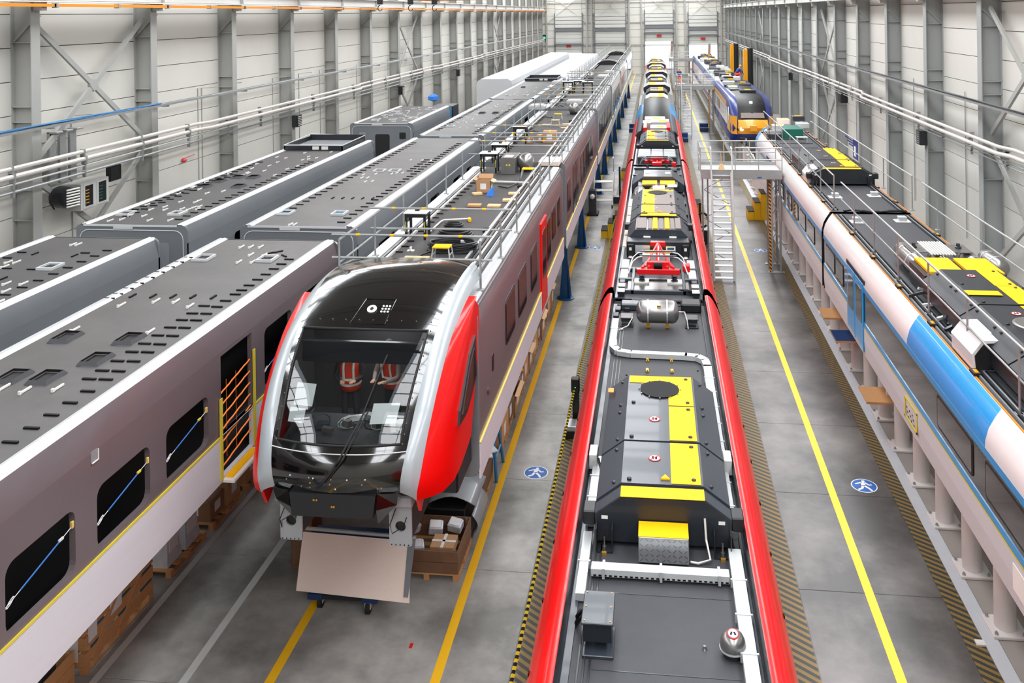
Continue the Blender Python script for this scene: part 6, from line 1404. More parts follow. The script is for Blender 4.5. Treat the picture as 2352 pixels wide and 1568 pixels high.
# red graffiti-like marks on the far right fairing are bright reflections and stay out
bellows(38.13, 38.47, 'dark bellows between the second and third red cars')
rC = red_car('third red train car with resistor grid and yellow fan unit', 38.5, 53.5)
g = MB().cbox(RC - .86, RC + .86, 38.9, 41.2, ZD, ZD + .3, .01).build('resistor_grid', 'hull', rC)
for k in range(3):
    for q in range(9): MB().box(RC - .8 + .56 * k, RC - .3 + .56 * k, 39.0 + .24 * q, 39.12 + .24 * q, ZD + .3, ZD + .33).build('grid_bar', 'alu', g)
ac_unit(rC, RC + .03, 41.7, ZD, 45.2, w=1.7, h=.62, yellow='left')
for s in (-1, 1):
    MB().grid([[(RC + s * (1.42 - .62 * q / 4), y, 2.9 + .95 * math.sin(q / 4 * PI / 2)) for q in range(5)] for y in (45.6, 53.4)]).build('raised_shoulder', 'hull', rC, smooth=True)
    MB().cbox(RC + s * .62 - .1, RC + s * .62 + .1, 46.5, 49.0, ZD + .1, ZD + .62, .02).build('red_column', 'red_part', rC)
for k, (x, y, w_, d_, h_) in enumerate(((-.45, 46, .5, .5, .3), (.1, 47, .9, 1.2, .55), (.2, 49, 1.0, 1.4, .6), (-.5, 49.5, .6, 1, .5), (-.1, 51, 1.2, 1.4, .5))):
    b = MB().cbox(RC + x - w_ / 2, RC + x + w_ / 2, y, y + d_, ZD, ZD + h_, .02).build('roof_cabinet', 'alu', rC); MB().box(RC + x - w_ * .1, RC + x + w_ * .35, y + .1, y + d_ * .6, ZD + h_, ZD + h_ + .005).build('yellow_sheet', 'panel_yellow', b)
# ------------------------------------------------------------------ blue-cheeked cab and cars behind the red train
def far_cab(t, cx, y0, z0, zt, hw, maskm, sidem, lowm, L=4.5, slope=1.7, lamp=None, bl='black_gloss'):
    """streamlined nose facing the camera"""
    st = [(y0 + .35, z0), (y0, z0 + (zt - z0) * .32), (y0 + .12, z0 + (zt - z0) * .45), (y0 + slope * .55, z0 + (zt - z0) * .78), (y0 + slope, z0 + (zt - z0) * .93), (y0 + slope + 1.2, zt), (y0 + L, zt)]
    rows = []; mw = hw * .72
    for (y, z) in st:
        k = (z - z0) / (zt - z0); rows.append([(cx - mw * (1 - .12 * k), y + .1, z), (cx - mw * .5, y + .02, z + .03 * k), (cx, y, z + .05 * k), (cx + mw * .5, y + .02, z + .03 * k), (cx + mw * (1 - .12 * k), y + .1, z)])
    MB().grid(rows[2:]).build('front_mask', maskm, t, smooth=True, angle=1.2); MB().grid(rows[:3]).build('lower_nose', lowm, t, smooth=True, angle=1.2)
    for s in (-1, 1):
        rr_ = []
        for (y, z), r in zip(st, rows):
            e = r[0] if s < 0 else r[-1]; rr_.append([e, (cx + s * hw * .93, y + .35, z - .05), (cx + s * hw, y + .9, z - .12), (cx + s * hw, y0 + L, min(z, zt - .3))])
        MB().grid(rr_).build('side_shell', sidem, t, smooth=True, angle=1.2)
    return rows, st
bC = thing('train_car', 'cab car with black windscreen and bright blue cheeks behind the red train', 'train car', (RC, 62, .9))
MB().grid([[(RC - .86, y, z), (RC - .5, y - .1, z + .1 * h_), (RC, y - .15, z + .14 * h_), (RC + .5, y - .1, z + .1 * h_), (RC + .86, y, z)] for q, (y, z, h_) in enumerate(((54.3, 2.0, 0), (54.3, 2.6, .2), (55.2, 3.15, .6), (56.6, 3.6, 1), (58.5, 3.85, 1), (61.8, 3.9, 1)))]).build('black_windscreen_dome', 'black_far', bC, smooth=True, angle=1.2)
MB().add([(RC - .86, 54.4, 1.2), (RC + .86, 54.4, 1.2), (RC + .86, 54.4, 2.4), (RC - .86, 54.4, 2.4)], [(0, 1, 2, 3)]).build('lower_nose', 'white_train', bC)
for s in (-1, 1):
    MB().grid([[(RC + s * .86, 54.3, 2.3), (RC + s * .86, 55.2, 3.15), (RC + s * .86, 56.6, 3.6), (RC + s * .86, 58.5, 3.85)], [(RC + s * 1.2, 54.9, 2.2), (RC + s * 1.2, 55.6, 2.95), (RC + s * 1.18, 57, 3.4), (RC + s * 1.1, 59.2, 3.75)], [(RC + s * 1.42, 56.2, 2.0), (RC + s * 1.44, 56.6, 2.75), (RC + s * 1.36, 58, 3.2), (RC + s * 1.2, 60.5, 3.45)]]).build('blue_cheek', 'blue_train', bC, smooth=True, angle=1.2)
    MB().grid([[(RC + s * 1.42, 56.2, z_), (RC + s * 1.43, 71.9, z_)] for z_ in (.9, 2.75)]).build('side_shell', 'white_train', bC)
MB().box(RC - 1.3, RC + 1.3, 60, 72, .9, 3.2).build('body_core', 'hull_dark', bC); MB().box(RC - 1.1, RC + 1.1, 58, 61, 0, .95).box(RC - 1.1, RC + 1.1, 68, 71, 0, .95).build('bogie', 'black', bC, kind='stuff')
MB().prism([(RC - 1.43, 2.4), (RC + 1.43, 2.4), (RC + 1.1, 3.27), (RC - 1.1, 3.27)], 1, 62, 71.9).build('roof_shell', 'roof_grey2', bC)
ac_unit(bC, RC + .03, 64.2, 3.3, 66.8, h=.5, fan=False, panels=2, hullm='beige_board'); ac_unit(bC, RC + .03, 68.5, 3.3, 71.5, h=.55, fan=False, panels=2)
for k, (y0_, y1_, sm, l) in enumerate(((72.4, 88, 'white_train', 'white-sided train car with black arched units beyond the blue-cheeked cab'), (88.4, 103, 'white_train', 'farther white-sided train car on the centre track'), (103.4, 119, 'red_part', 'farthest car on the centre track in front of the open door'))):
    t = thing('train_car', l, 'train car', (RC, (y0_ + y1_) / 2, .9))
    MB().prism([(RC - 1.4, .5), (RC + 1.4, .5), (RC + 1.43, 2.7), (RC + 1.1, 3.3), (RC - 1.1, 3.3), (RC - 1.43, 2.7)], 1, y0_, y1_).build('body_shell', sm, t); MB().box(RC - 1.1, RC + 1.1, y0_ + 1, y1_ - 1, 0, .5).build('bogie', 'black', t)
    MB().box(RC - 1.0, RC + 1.0, y0_ + .1, y1_ - .1, 3.3, 3.34).build('roof_deck', 'roof_grey2', t)
    y = y0_ + .8; i = 0
    while y < y1_ - 3:
        u = ac_unit(t, RC + .03, y, 3.34, y + 2.6, h=.6, fan=False, panels=2, hullm=('white_train', 'hull', 'alu')[i % 3], w=2.2 if i % 3 == 0 else 1.7, yellow=('left', 'right')[i % 2])
        MB().cbox(RC - .35, RC + .35, y - .7, y - .3, 3.34, 3.6, .02).build('grey_plate', 'alu', t); y += 4.6; i += 1
# ------------------------------------------------------------------ barrier post and tape, yellow steps on the left
t = thing('barrier_post', 'black barrier post with striped belt tape beside the red train', 'barrier', (-2.02, 21.0, 0))
MB().cbox(-2.3, -1.75, 20.6, 21.1, 0, .05, .01).build('base', 'hull_dark', t); MB().cbox(-2.27, -1.8, 20.35, 20.75, .05, .3, .01).build('foot_box', 'alu', t)
MB().cbox(-2.28, -1.8, 20.33, 20.7, .02, .2, .01).build('foot_front', 'black', t)
MB().cbox(-2.13, -1.97, 20.92, 21.02, .05, .88, .01).build('post', 'black', t); h = MB().cbox(-2.15, -1.95, 20.86, 21.04, .86, 1.2, .02).build('belt_head', 'black', t); MB().lathe((-2.05, 20.85, 1.0), [(.015, 0), (.012, .006)], (0, -1, 0), 8).build('green_light', 'green_lamp', h)
for q, (a, b) in enumerate((((-2.08, 20.9, .92), (-2.12, 6.0, .88)), ((-2.05, 21.0, 1.0), (-1.9, 38, 1.0)))):
    one(MB().tube([tuple(Vector(a) + (Vector(b) - Vector(a)) * k / 12 - Vector((0, 0, .10 * math.sin(PI * k / 12)))) for k in range(13)], .028, 4), 'barrier_tape', 'hazard_tape', ('yellow-black barrier tape running toward the camera from the post', 'yellow-black barrier tape running away from the post')[q], 'tape')
t = thing('barrier_post', 'farther barrier post beside the second red car', 'barrier', (-1.9, 38.2, 0)); MB().cbox(-2.15, -1.7, 38.0, 38.4, 0, .06, .01).build('base', 'hull_dark', t); MB().cbox(-2.0, -1.9, 38.15, 38.25, .05, 1.15, .01).build('post', 'black', t)
t = thing('barrier_post', 'green-handled barrier post beside the third red car', 'barrier', (-1.9, 46, 0)); MB().cbox(-2.35, -1.75, 45.7, 46.2, 0, .35, .01).build('base', 'hull_dark', t); MB().cbox(-2.05, -1.95, 45.9, 46.0, .35, 1.9, .01).build('post', 'hull_dark', t)
def steps(x, y, sg, n, label, h=.3, w_=.75, m='step_yellow'):
    t = thing('step_block', label, 'steps', (x, y, 0), 'yellow and black step blocks')
    for k in range(n):
        a, b = x + sg * k * .3, x + sg * (k + 1) * .3; z = h * (k + 1)
        MB().cbox(min(a, b) + .003, max(a, b) - .003, y, y + w_, 0, z, .01).build('step_body', m, t)
        MB().cbox(min(a, b) + .003, max(a, b) - .003, y - .02, y + w_, z, z + .03, .008).build('tread', 'step_black', t)
steps(-2.52, 38.9, 1, 2, 'yellow step block with black treads, left of the second red car', .32) if 0 else steps(-2.55, 38.6, 1, 3, 'yellow step block with black treads left of the red train', .34, .95)
steps(-2.2, 52.5, 1, 1, 'small yellow step block farther along the red train', .5)
steps(1.72, 41.5, 1, 1, 'yellow step block right of the red train behind the stairs', .9, 1.2); steps(4.25, 42.4, 1, 3, 'yellow three-step block beside the lattice tower', .42, 1.1)
def bstep(x, y, label):
    t = thing('blue_step', label, 'steps', (x, y, 0), 'small navy step blocks'); MB().cbox(x - .35, x + .35, y, y + .7, 0, .3, .02).build('lower_step', 'blue_dark', t); MB().cbox(x - .35, x + .35, y + .7, y + 1.3, 0, .6, .02).build('upper_step', 'blue_dark', t)
bstep(-2.0, 73, 'navy step block left of the blue-cheeked cab'); bstep(2.0, 67.5, 'navy step block at the foot of the far stairs'); bstep(2.2, 60, 'navy step block right of the blue-cheeked cab') if 0 else None; bstep(3.9, 73.5, 'navy step block beneath the far platform tower')
# white service cart near the walkway
t = thing('service_cart', 'white tubular step cart with castors on the left walkway', 'cart', (-2.75, 46, 0))
x0, x1, y0, y1 = -3.35, -2.35, 44.6, 46.6
for z in (.35, .8, 1.2): MB().cbox(x0, x1, y0 + (z - .35) * .6, y0 + (z - .35) * .6 + .45, z, z + .05, .01).build('tread', 'clip_white', t)
for x in (x0, x1):
    MB().tube([(x, y0, .1), (x, y1, 1.5), (x, y1, .1)], .03, 7).build('side_frame', 'clip_white', t); MB().tube([(x, y1, 1.4), (x, y1, 2.3), (x, y1 - .6, 2.3)], .025, 7).build('handrail', 'alu', t)
    for y in (y0, y1): MB().cyl((x - .03, y, .09), (x + .03, y, .09), .09, 12).build('castor', 'rubber', t)
t = thing('floor_machine', 'grey pedestal machine with white dome lamp by the walkway', 'machine', (-3.2, 43.3, 0)); MB().cbox(-3.5, -2.95, 42.8, 43.5, 0, .12, .02).build('base', 'black', t); MB().cbox(-3.42, -3.05, 42.9, 43.3, .1, 1.25, .02).build('pedestal', 'hull', t); MB().lathe((-3.23, 42.88, .95), [(.13, 0), (.11, .06), (.05, .11)], (0, -1, .2), 14).build('dome_lamp', 'clip_white', t)
# ------------------------------------------------------------------ white and blue train on the raised right track
TX0, TX1, TZ = 4.7, 7.42, 4.14; TC = (TX0 + TX1) / 2
def white_car(label, y0, y1, blues=(), doors=(), wins=(), pal='white_train'):
    t = thing('train_car', label, 'train car', (TC, (y0 + y1) / 2, 1.95))
    MB().box(TX0 + .26, TX1 - .26, y0, y1, TZ - .06, TZ).build('roof_deck', 'roof_dark', t)
    for sg, xe in ((-1, TX0), (1, TX1)):
        i = lambda d: xe - sg * d
        cuts = sorted({y0, y1} | {v for b in blues for v in b if y0 < v < y1})
        for a, b in zip(cuts[:-1], cuts[1:]):
            isb = any(p <= a + 1e-6 and q >= b - 1e-6 for p, q in blues)
            MB().sheet([(i(0), 3.52), (i(.01), 3.66), (i(.06), 3.84), (i(.15), 4.0), (i(.24), 4.13), (i(.26), 4.14)], 1, a, b).build('cantrail_panel', 'blue_train' if isb else pal, t, smooth=True, angle=1)
        MB().box(*sorted((i(.25), i(.275))), y0, y1, TZ - .02, TZ + .012).build('orange_seal', 'orange', t)
        MB().box(*sorted((i(0), i(.03))), y0, y1, 3.44, 3.56).build('blue_stripe', 'blue_train', t)
        MB().box(*sorted((i(.012), i(.04))), y0 + .05, y1 - .05, 2.72, 3.46).build('window_band', 'glass_dark', t)
        MB().box(*sorted((i(0), i(.03))), y0, y1, 2.62, 2.74).build('blue_stripe', 'blue_train', t)
        MB().sheet([(i(0), 2.63), (i(.0), 2.3), (i(.03), 1.94)], 1, y0, y1).build('lower_skirt', 'film_white', t)
        MB().box(*sorted((i(-.004), i(0))), y0, y1, 2.60, 2.625).build('yellow_tape', 'tape_yellow', t)
        for k, xx in enumerate((.32, .37, .43, .49)): MB().box(*sorted((i(xx), i(xx + .028))), y0 + .2, y1 - .2, TZ, TZ + (.05 if k % 2 else .03)).build('roof_rail', 'hull_dark' if k % 2 else 'galv', t)
        y = y0 + 1.2
        while y < y1 - .5:
            c_ = MB().cbox(*sorted((i(.24), i(.36))), y, y + .22, TZ, TZ + .06, .008).build('roof_clamp', 'black', t); MB().box(*sorted((i(.27), i(.33))), y + .02, y + .16, TZ + .06, TZ + .065).build('amber_mark', 'amber', c_); y += 2.2
    for a, b in wins: strip_win(t, TX0 + .012, a, b, 2.84, 3.4, -1, frame='black', glassm='glass_brown', r=.08)
    for a, b in doors:
        for q in (0, 1):
            m_ = (a + b) / 2; p, r_ = (a, m_ - .015) if q == 0 else (m_ + .015, b)
            d = MB().cbox(TX0 - .02, TX0 + .02, p, r_, 2.05, 3.62, .015).build('door_leaf', 'blue_train', t)
            MB().prism(rr(p + .12, r_ - .12, 2.65, 3.45, .08, 4), 0, TX0 - .026, TX0 - .018).build('pane', 'glass_brown', d)
        MB().box(TX0 - .005, TX0 + .01, a - .1, b + .1, 3.62, 3.72).build('door_header', 'black', t)
    MB().prism([(TX0 + .05, 2.0), (TX1 - .05, 2.0), (TX1 - .05, 3.5), (TX1 - .3, 4.05), (TX0 + .3, 4.05), (TX0 + .05, 3.5)], 1, y0 + .02, y1 - .02).build('body_core', 'hull_dark', t)
    for ye in (y0, y1 - .02): MB().prism([(TX0, 2), (TX1, 2), (TX1, 3.6), (TX1 - .24, TZ), (TX0 + .24, TZ), (TX0, 3.6)], 1, ye, ye + .02).build('end_wall', 'rubber', t)
    return t
yG = 25.9
tA = white_car('nearest white and blue train car on the raised right track', 4.5, yG - .12, blues=((13.4, 17.4),), doors=((20.9, 22.6),), wins=((23.1, 24.0), (24.2, 25.4), (5.2, 6.6), (7.0, 8.6), (9.2, 10.7), (11.4, 13.4), (13.9, 15.6)))
tB = white_car('second white and blue train car beyond the door step, right track', yG + .12, 43.2, blues=((42.5, 43.2),), wins=((27.2, 28.4), (28.8, 29.9), (30.3, 31.3), (31.7, 32.9), (33.6, 34.6), (35.2, 36.2)), doors=((37.2, 38.6),))
sk = MB().add([(TX0, 43.2, 2.0), (TX1, 43.2, 2.0), (TX1 - .5, 46.2, 2.3), (TX0 + .5, 46.2, 2.3), (TX0, 43.2, 3.6), (TX1, 43.2, 3.6), (TX1 - .5, 46, 3.2), (TX0 + .5, 46, 3.2), (TX0 + .25, 43.2, 4.14), (TX1 - .25, 43.2, 4.14), (TX1 - .7, 45.4, 3.9), (TX0 + .7, 45.4, 3.9)],
    [(0, 1, 2, 3), (0, 4, 7, 3), (1, 5, 6, 2), (3, 2, 6, 7), (4, 8, 11, 7), (5, 9, 10, 6), (7, 6, 10, 11), (8, 9, 10, 11)]).build('nose_shell', 'white_train', tB)
MB().tube([(TX0 + .2, 43.3, 3.7), (TX0 + .35, 43.6, 4.0), (TX0 + .6, 44.3, 4.12), (TX0 + .9, 45.0, 4.1)], .05, 8).build('blue_arch', 'blue_train', tB)
# near roof units
def P_(px, py, z): p = at(px, py, Z=z); return p[0], p[1]
zt = TZ + .5
yA0 = P_(2270, 628, zt)[1]; yA1 = P_(2190, 597, zt)[1]
uL, uR = TC - .82, TC + .9
for a, b in ((TC - .62, TC + .08), (TC + .18, TC + .85)): MB().cbox(a, b, yA0, yA1 + .1, TZ + .45, TZ + .52, .01).build('yellow_step', 'panel_yellow', tA)
MB().cbox(uL + .1, uR, yA0 - .05, yA1 + .1, TZ + .02, TZ + .45, .01).build('black_housing', 'hull_dark', tA)
yq = yA0 - .2
U = ac_unit(tA, TC + .08, 12.6, TZ + .04, yq, w=1.75, h=.56, panels=5, fan=False, hullm='hull_dark', yellow='right')
MB().box(TC - .5, TC + .1, yq - 1.7, yq - 1.45, TZ + .66, TZ + .665).build('yellow_sheet', 'panel_yellow', U)
MB().lathe((TC + .02, 15.0, TZ + .63), [(.34, 0), (.34, .06), (.30, .07)], n=28).build('fan_ring', 'steel', U)
MB().cbox(TC - .45, TC + .5, 12.9, 14.2, TZ + .6, TZ + .74, .02).build('raised_lid', 'hull_dark', U)
hd_ = MB().prism([(TX0 + .3, TZ + .02), (TX0 + .28, TZ + .28), (TX0 + .45, TZ + .5), (TX0 + .85, TZ + .52), (TX0 + .85, TZ + .02)], 1, 14.7, 15.7).build('white_hood', 'white_train', tA)
MB().prism([(TX0 + .34, TZ + .04), (TX0 + .32, TZ + .26), (TX0 + .47, TZ + .46), (TX0 + .82, TZ + .48), (TX0 + .82, TZ + .04)], 1, 14.68, 14.7).build('hood_opening', 'black', hd_)
for k in range(6): MB().tube([(TX0 + .95 + .02 * k, 12.5, TZ + .1 + .05 * k), (TX0 + 1.1, 12.2 - .1 * k, TZ + .25), (TX0 + 1.0 + .1 * k, 11.9, TZ + .05)], .012, 5).build('copper_cable', 'orange' if k % 2 else 'cable_black', tA)
MB().cbox(TC + .2, TC + .9, 11.4, 12.2, TZ + .3, TZ + .34, .01).build('steel_table', 'steel', tA)
for a in (TC + .25, TC + .85):
    for b in (11.45, 12.15): MB().box(a - .02, a + .02, b - .02, b + .02, TZ, TZ + .3).build('table_leg', 'steel', tA)
MB().cyl((TC - .9, 12.0, TZ + .12), (TC + .1, 12.0, TZ + .12), .025, 8).build('handle_bar', 'alu', tA)
x_, y_ = P_(2085, 590, TZ + .25); tank(tA, (x_, y_ - .25, TZ + .28), 1.5, .22, (0, 1, 0))
for px in (2160, 2225, 2275): x_, y_ = P_(px, 596, TZ + .3); tank(tA, (x_, yA1 + .65, TZ + .27), 1.0, .2, (0, 1, 0))
pl_ = MB().cbox(TC - .55, TC + .75, yA1 + .55, yA1 + 1.2, TZ + .5, TZ + .52, .005).build('tank_cover', 'steel', tA)
for k in range(9): MB().box(TC - .2 + .06 * k, TC - .165 + .06 * k, yA1 + .3, yA1 + 1.35, TZ + .52, TZ + .545).build('white_slat', 'clip_white', pl_)
for a in (-.4, .55): MB().lathe((TC + a, yA1 + .9, TZ + .52), [(.07, 0), (.07, .03), (.045, .04), (.04, .1)], n=12).build('lifting_knob', 'hull_dark', pl_)
for k in range(12): x_ = TX0 + .45 + RND.random() * .35; y_ = 16.2 + RND.random() * 2.4; MB().obox((x_, y_, TZ + .06 + .06 * RND.random()), (.2 + .15 * RND.random(), .06, .05), (0, RND.uniform(-.4, .4), RND.uniform(-1, 1))).build('bracket_arm', RND.choice(('alu', 'hull_dark', 'black')), tA)
def mount(px, py, car):
    x_, y_ = P_(px, py, TZ); b = MB().cbox(x_ - .2, x_ + .2, y_ - .17, y_ + .17, TZ, TZ + .02, .004).build('white_base', 'clip_white', car); MB().cbox(x_ - .11, x_ + .11, y_ - .1, y_ + .1, TZ + .02, TZ + .14, .01).build('aerial_box', 'alu', b)
for px, py in ((1968, 510), (2072, 508)): mount(px, py, tA)
for px, py in ((1918, 453), (2008, 450)): mount(px, py, tB)
x_, y_ = P_(1910, 425, TZ); tank(tB, (x_, y_ + .5, TZ + .26), .8, .2, (0, 1, 0))
x_, y_ = P_(1920, 405, TZ); step_box(tB, x_ - .2, x_ + .2, y_, y_ + .4, TZ, TZ + .3)
yF0, yF1 = P_(1925, 392, TZ + .5)[1], P_(1900, 345, TZ + .5)[1]
ac_unit(tB, TC + .05, yF0, TZ, yF1, w=2.0, h=.55, hullm='hull_dark', yellow='right', panels=3, fan=False)
MB().prism([(TX0 + .3, TZ + .02), (TX0 + .28, TZ + .28), (TX0 + .45, TZ + .5), (TX0 + .8, TZ + .52), (TX0 + .8, TZ + .02)], 1, yF0 + .3, yF0 + 1.2).build('white_hood', 'white_train', tB)
yB0 = P_(1880, 340, TZ)[1]
for k in range(6): MB().box(TC - .7, TC + .7, yB0 + 1.2 * k, yB0 + 1.2 * k + .03, TZ, TZ + .02).build('deck_seam', 'hull', tB)
x_, y_ = P_(1822, 318, TZ); gb = MB().add([(x_ - .45, y_, TZ), (x_ + .45, y_, TZ), (x_ + .45, y_ + .9, TZ), (x_ - .45, y_ + .9, TZ), (x_ - .45, y_, TZ + .42), (x_ + .45, y_, TZ + .42), (x_ + .3, y_ + .9, TZ + .5), (x_ - .3, y_ + .9, TZ + .5)], [(0, 1, 2, 3), (4, 5, 6, 7), (0, 1, 5, 4), (1, 2, 6, 5), (2, 3, 7, 6), (3, 0, 4, 7)]).build('green_unit', 'green', tB)
for k, (px, py, mm) in enumerate(((1790, 300, 'alu'), (1845, 295, 'alu'), (1800, 285, 'beige_board'), (1835, 278, 'hull'), (1780, 320, 'hull'))):
    x_, y_ = P_(px, py, TZ); b = MB().cbox(x_ - .3, x_ + .3, y_, y_ + .6, TZ, TZ + .25, .02).build('roof_cabinet', mm, tB)
    if k in (0, 2, 3): MB().box(x_ - .2, x_ + .2, y_ + .1, y_ + .4, TZ + .25, TZ + .256).build('yellow_sheet', 'panel_yellow', b)
x_, y_ = P_(1843, 328, TZ); stl = MB().cbox(x_ - .25, x_ + .25, y_, y_ + .3, TZ + .22, TZ + .25, .01).build('step_plate', 'beige_board', tB)
for a in (-.2, .2): MB().box(x_ + a - .02, x_ + a + .02, y_, y_ + .3, TZ, TZ + .22).build('step_leg', 'alu', stl)
t = thing('gangway_bellows', 'dark bellows with loose hoses between the two white cars', 'bellows', (TC, yG, 2))
for k in range(3): MB().box(TX0 + .3, TX1 - .3, yG - .1 + .07 * k, yG - .06 + .07 * k, 2.1, TZ - .04).build('fold', 'rubber', t)
MB().tube([(TX0 + .6 + .25 * q, yG + .03 * math.sin(q * 2), TZ + .06 + .03 * math.sin(q * 1.4)) for q in range(8)], .035, 7).build('hose', 'cable_black', t)
for a, b in ((4.8, 25.3), (26.3, 43)):
    n_ = 'nearest' if a < 10 else 'second'
    guard(TX0 + .42, a, b, TZ, 1.0, 'tall roof guard rail along the walkway side of the %s white car' % n_, dy=2.1); guard(TX1 - .1, a, b, TZ, 1.0, 'roof guard rail along the wall side of the %s white car' % n_, dy=3.2)
for y, l in ((26.9, 'cross rail near the joint of the white train roof'), (43.1, 'cross rail at the nose end of the white train roof')): pass
MB().box(TX0 - .012, TX0 - .002, 11.7, 12.4, 2.15, 2.5).build('taped_plate', 'clip_white', tA); 
for a, b, c_, d in ((11.65, 12.45, 2.48, 2.52), (11.65, 12.45, 2.12, 2.16), (11.65, 11.7, 2.12, 2.5), (12.4, 12.45, 2.12, 2.5)): MB().box(TX0 - .016, TX0 - .004, a + 5.1, b + 5.1, c_, d).build('yellow_tape', 'tape_yellow', tA)
for k in range(9): MB().box(TX0 - .018, TX0 - .012, 16.9 + .06 * k, 16.93 + .06 * k, 2.2 + .07 * (k % 3), 2.23 + .07 * (k % 3)).build('connector_mark', 'slot_black', tA)
# pillars below the raised track and rail beams
py_ = 9.0; pil = None; n = 0
def pillar(x, y, label):
    t = thing('track_pillar', label, 'pillar', (x, y, 0), 'white round track pillars', 'thing')
    MB().cbox(x - .27, x + .27, y - .27, y + .27, -.003, .05, .01).build('base_plate', 'pillar', t)
    MB().cyl((x, y, .05), (x, y, 1.5), .165, 20).build('shaft', 'pillar', t, smooth=True, angle=.8)
    for a in (-1, 1):
        for b in (-1, 1): MB().lathe((x + a * .21, y + b * .21, .05), [(.028, 0), (.028, .03), (.015, .03), (.015, .05)], n=8).build('anchor_bolt', 'galv', t)
    MB().cbox(x - .2, x + .2, y - .2, y + .2, 1.46, 1.5, .01).build('head_plate', 'pillar', t); return t
Yp = [8.85 + 1.475 * k for k in range(36)]
p0 = pillar(5.45, Yp[0], ORD[0] + ' white round pillar of the walkway-side row under the raised track')
for k, y in enumerate(Yp[1:29]): dup(p0, None, loc=(5.45, y, 0), label=ORD[k + 1] + ' white round pillar of the walkway-side row under the raised track')
for k in range(14): dup(p0, None, loc=(5.45, 52.5 + 2.95 * k, 0), label=ORD[k] + ' white pillar beneath the far yellow and blue train')
for k, y in enumerate(Yp[0:24:1]): dup(p0, None, loc=(6.75, y, 0), label=ORD[k] + ' white round pillar of the wall-side row under the raised track')
for x, nm in ((5.45, 'walkway-side'), (6.75, 'wall-side')):
    one(MB().box(x - .1, x + .1, 5, 118, 1.5, 1.52).box(x - .02, x + .02, 5, 118, 1.52, 1.6).box(x - .05, x + .05, 5, 118, 1.6, 1.66), 'track_rail', 'galv', '%s steel rail on top of the white pillars' % nm, 'rail')
for k in range(11):
    y = (6.5, 9, 12, 20.5, 23.5, 27.5, 31, 38, 41, 55, 66)[k]
    t = thing('wheelset', '%s wheelset carrying the raised trains on the rail' % ORD[k], 'wheels', (TC, y, 1.66), 'wheelsets on the raised track'); MB().cyl((5.35, y, 1.9), (6.85, y, 1.9), .06, 10).build('axle', 'steel', t)
    for x in (5.45, 6.75): MB().cyl((x - .05, y, 1.88), (x + .05, y, 1.88), .22, 20).build('wheel', 'hull', t)
for k, (px, py, m_, l) in enumerate(((2008, 905, 'wood', 'nearest wooden step board sticking out under the white train'), (1938, 770, 'blue_dark', 'navy step board sticking out below the blue doors'), (1908, 718, 'wood', 'farther wooden step board below the blue doors'))):
    p = at(px, py, X=5.0); t = thing('step_board', l, 'step', p); MB().cbox(4.72, 5.35, p[1] - .42, p[1] + .42, p[2] - .03, p[2], .006).build('board', m_, t); MB().box(4.72, 5.35, p[1] - .43, p[1] - .42, p[2] - .05, p[2]).build('edge_strip', 'wood', t)
    MB().beam((5.3, p[1], p[2] - .05), (5.3, p[1], 1.55), .05, .05).build('bracket', 'clip_white', t); MB().box(5.28, 5.46, p[1] - .03, p[1] + .03, 1.5, 1.55).build('arm', 'galv', t)
# ------------------------------------------------------------------ far yellow and navy train on the raised track
fy = 56.3
fT = thing('train_car', 'yellow and navy cab car with lit headlights on the raised right track', 'train car', (TC, 62, 1.9))
rows, st = far_cab(fT, TC, fy, 1.7, 4.35, 1.36, 'black_far', 'navy', 'navy', L=16, slope=1.8)
MB().grid([[(x, y - .03, z) for x, y, z in r] for r in ([lerp(rows[0][j], rows[1][j], .55) for j in range(5)], [lerp(rows[1][j], rows[1][j], 1) for j in range(5)], [lerp(rows[1][j], rows[2][j], 1) for j in range(5)], [lerp(rows[2][j], rows[3][j], .18) for j in range(5)])]).build('amber_nose', 'amber', fT, smooth=True)
MB().cbox(TC - .22, TC + .22, fy - .12, fy, 2.35, 2.75, .03).build('coupler_hatch', 'amber', fT)
for s in (-1, 1):
    MB().lathe((TC + s * .72, fy + .1, 2.5), [(.13, 0), (.11, .06)], (0, -1, .1), 14).build('headlight', 'headlight', fT); MB().cbox(TC + s * .94 - .1, TC + s * .94 + .1, fy + .1, fy + .3, 2.4, 2.6, .02).build('light_housing', 'black', fT)
    m = MB(); m.grid([[(TC + s * 1.0, fy + .1, z0_), (TC + s * 1.3, fy + .5, z0_), (TC + s * 1.375, fy + 1.2, z0_), (TC + s * 1.38, fy + 3.2, z0_)] for z0_ in (2.15, 2.5, 2.9, 3.3)]); m.build('amber_side', 'amber', fT, smooth=True)
    MB().prism([(fy + 1.6, 2.9), (fy + 2.4, 2.8), (fy + 2.6, 3.6), (fy + 2.1, 3.7)], 0, TC + s * 1.38 - .02, TC + s * 1.38 + .02).build('cab_side_window', 'glass_dark', fT)
    MB().box(*sorted((TC + s * 1.385, TC + s * 1.36)), fy + 4, fy + 15.9, 3.55, 3.85).build('amber_stripe', 'amber', fT); MB().box(*sorted((TC + s * 1.39, TC + s * 1.36)), fy + 3.4, fy + 15.9, 2.4, 3.5).build('window_band', 'white_train', fT)
    for k in range(6): MB().box(*sorted((TC + s * 1.395, TC + s * 1.38)), fy + 4.2 + 1.9 * k, fy + 5.5 + 1.9 * k, 2.7, 3.4).build('window', 'glass_dark', fT)
MB().cbox(TC - .09, TC + .09, fy + 1.35, fy + 1.45, 3.98, 4.12, .01).build('top_lamp', 'headlight', fT)
for a in (-.3, -.05, .2): MB().cbox(TC + a, TC + a + .08, fy + 1.1, fy + 1.16, 3.66, 3.82, .005).build('destination_led', 'clip_white', fT)
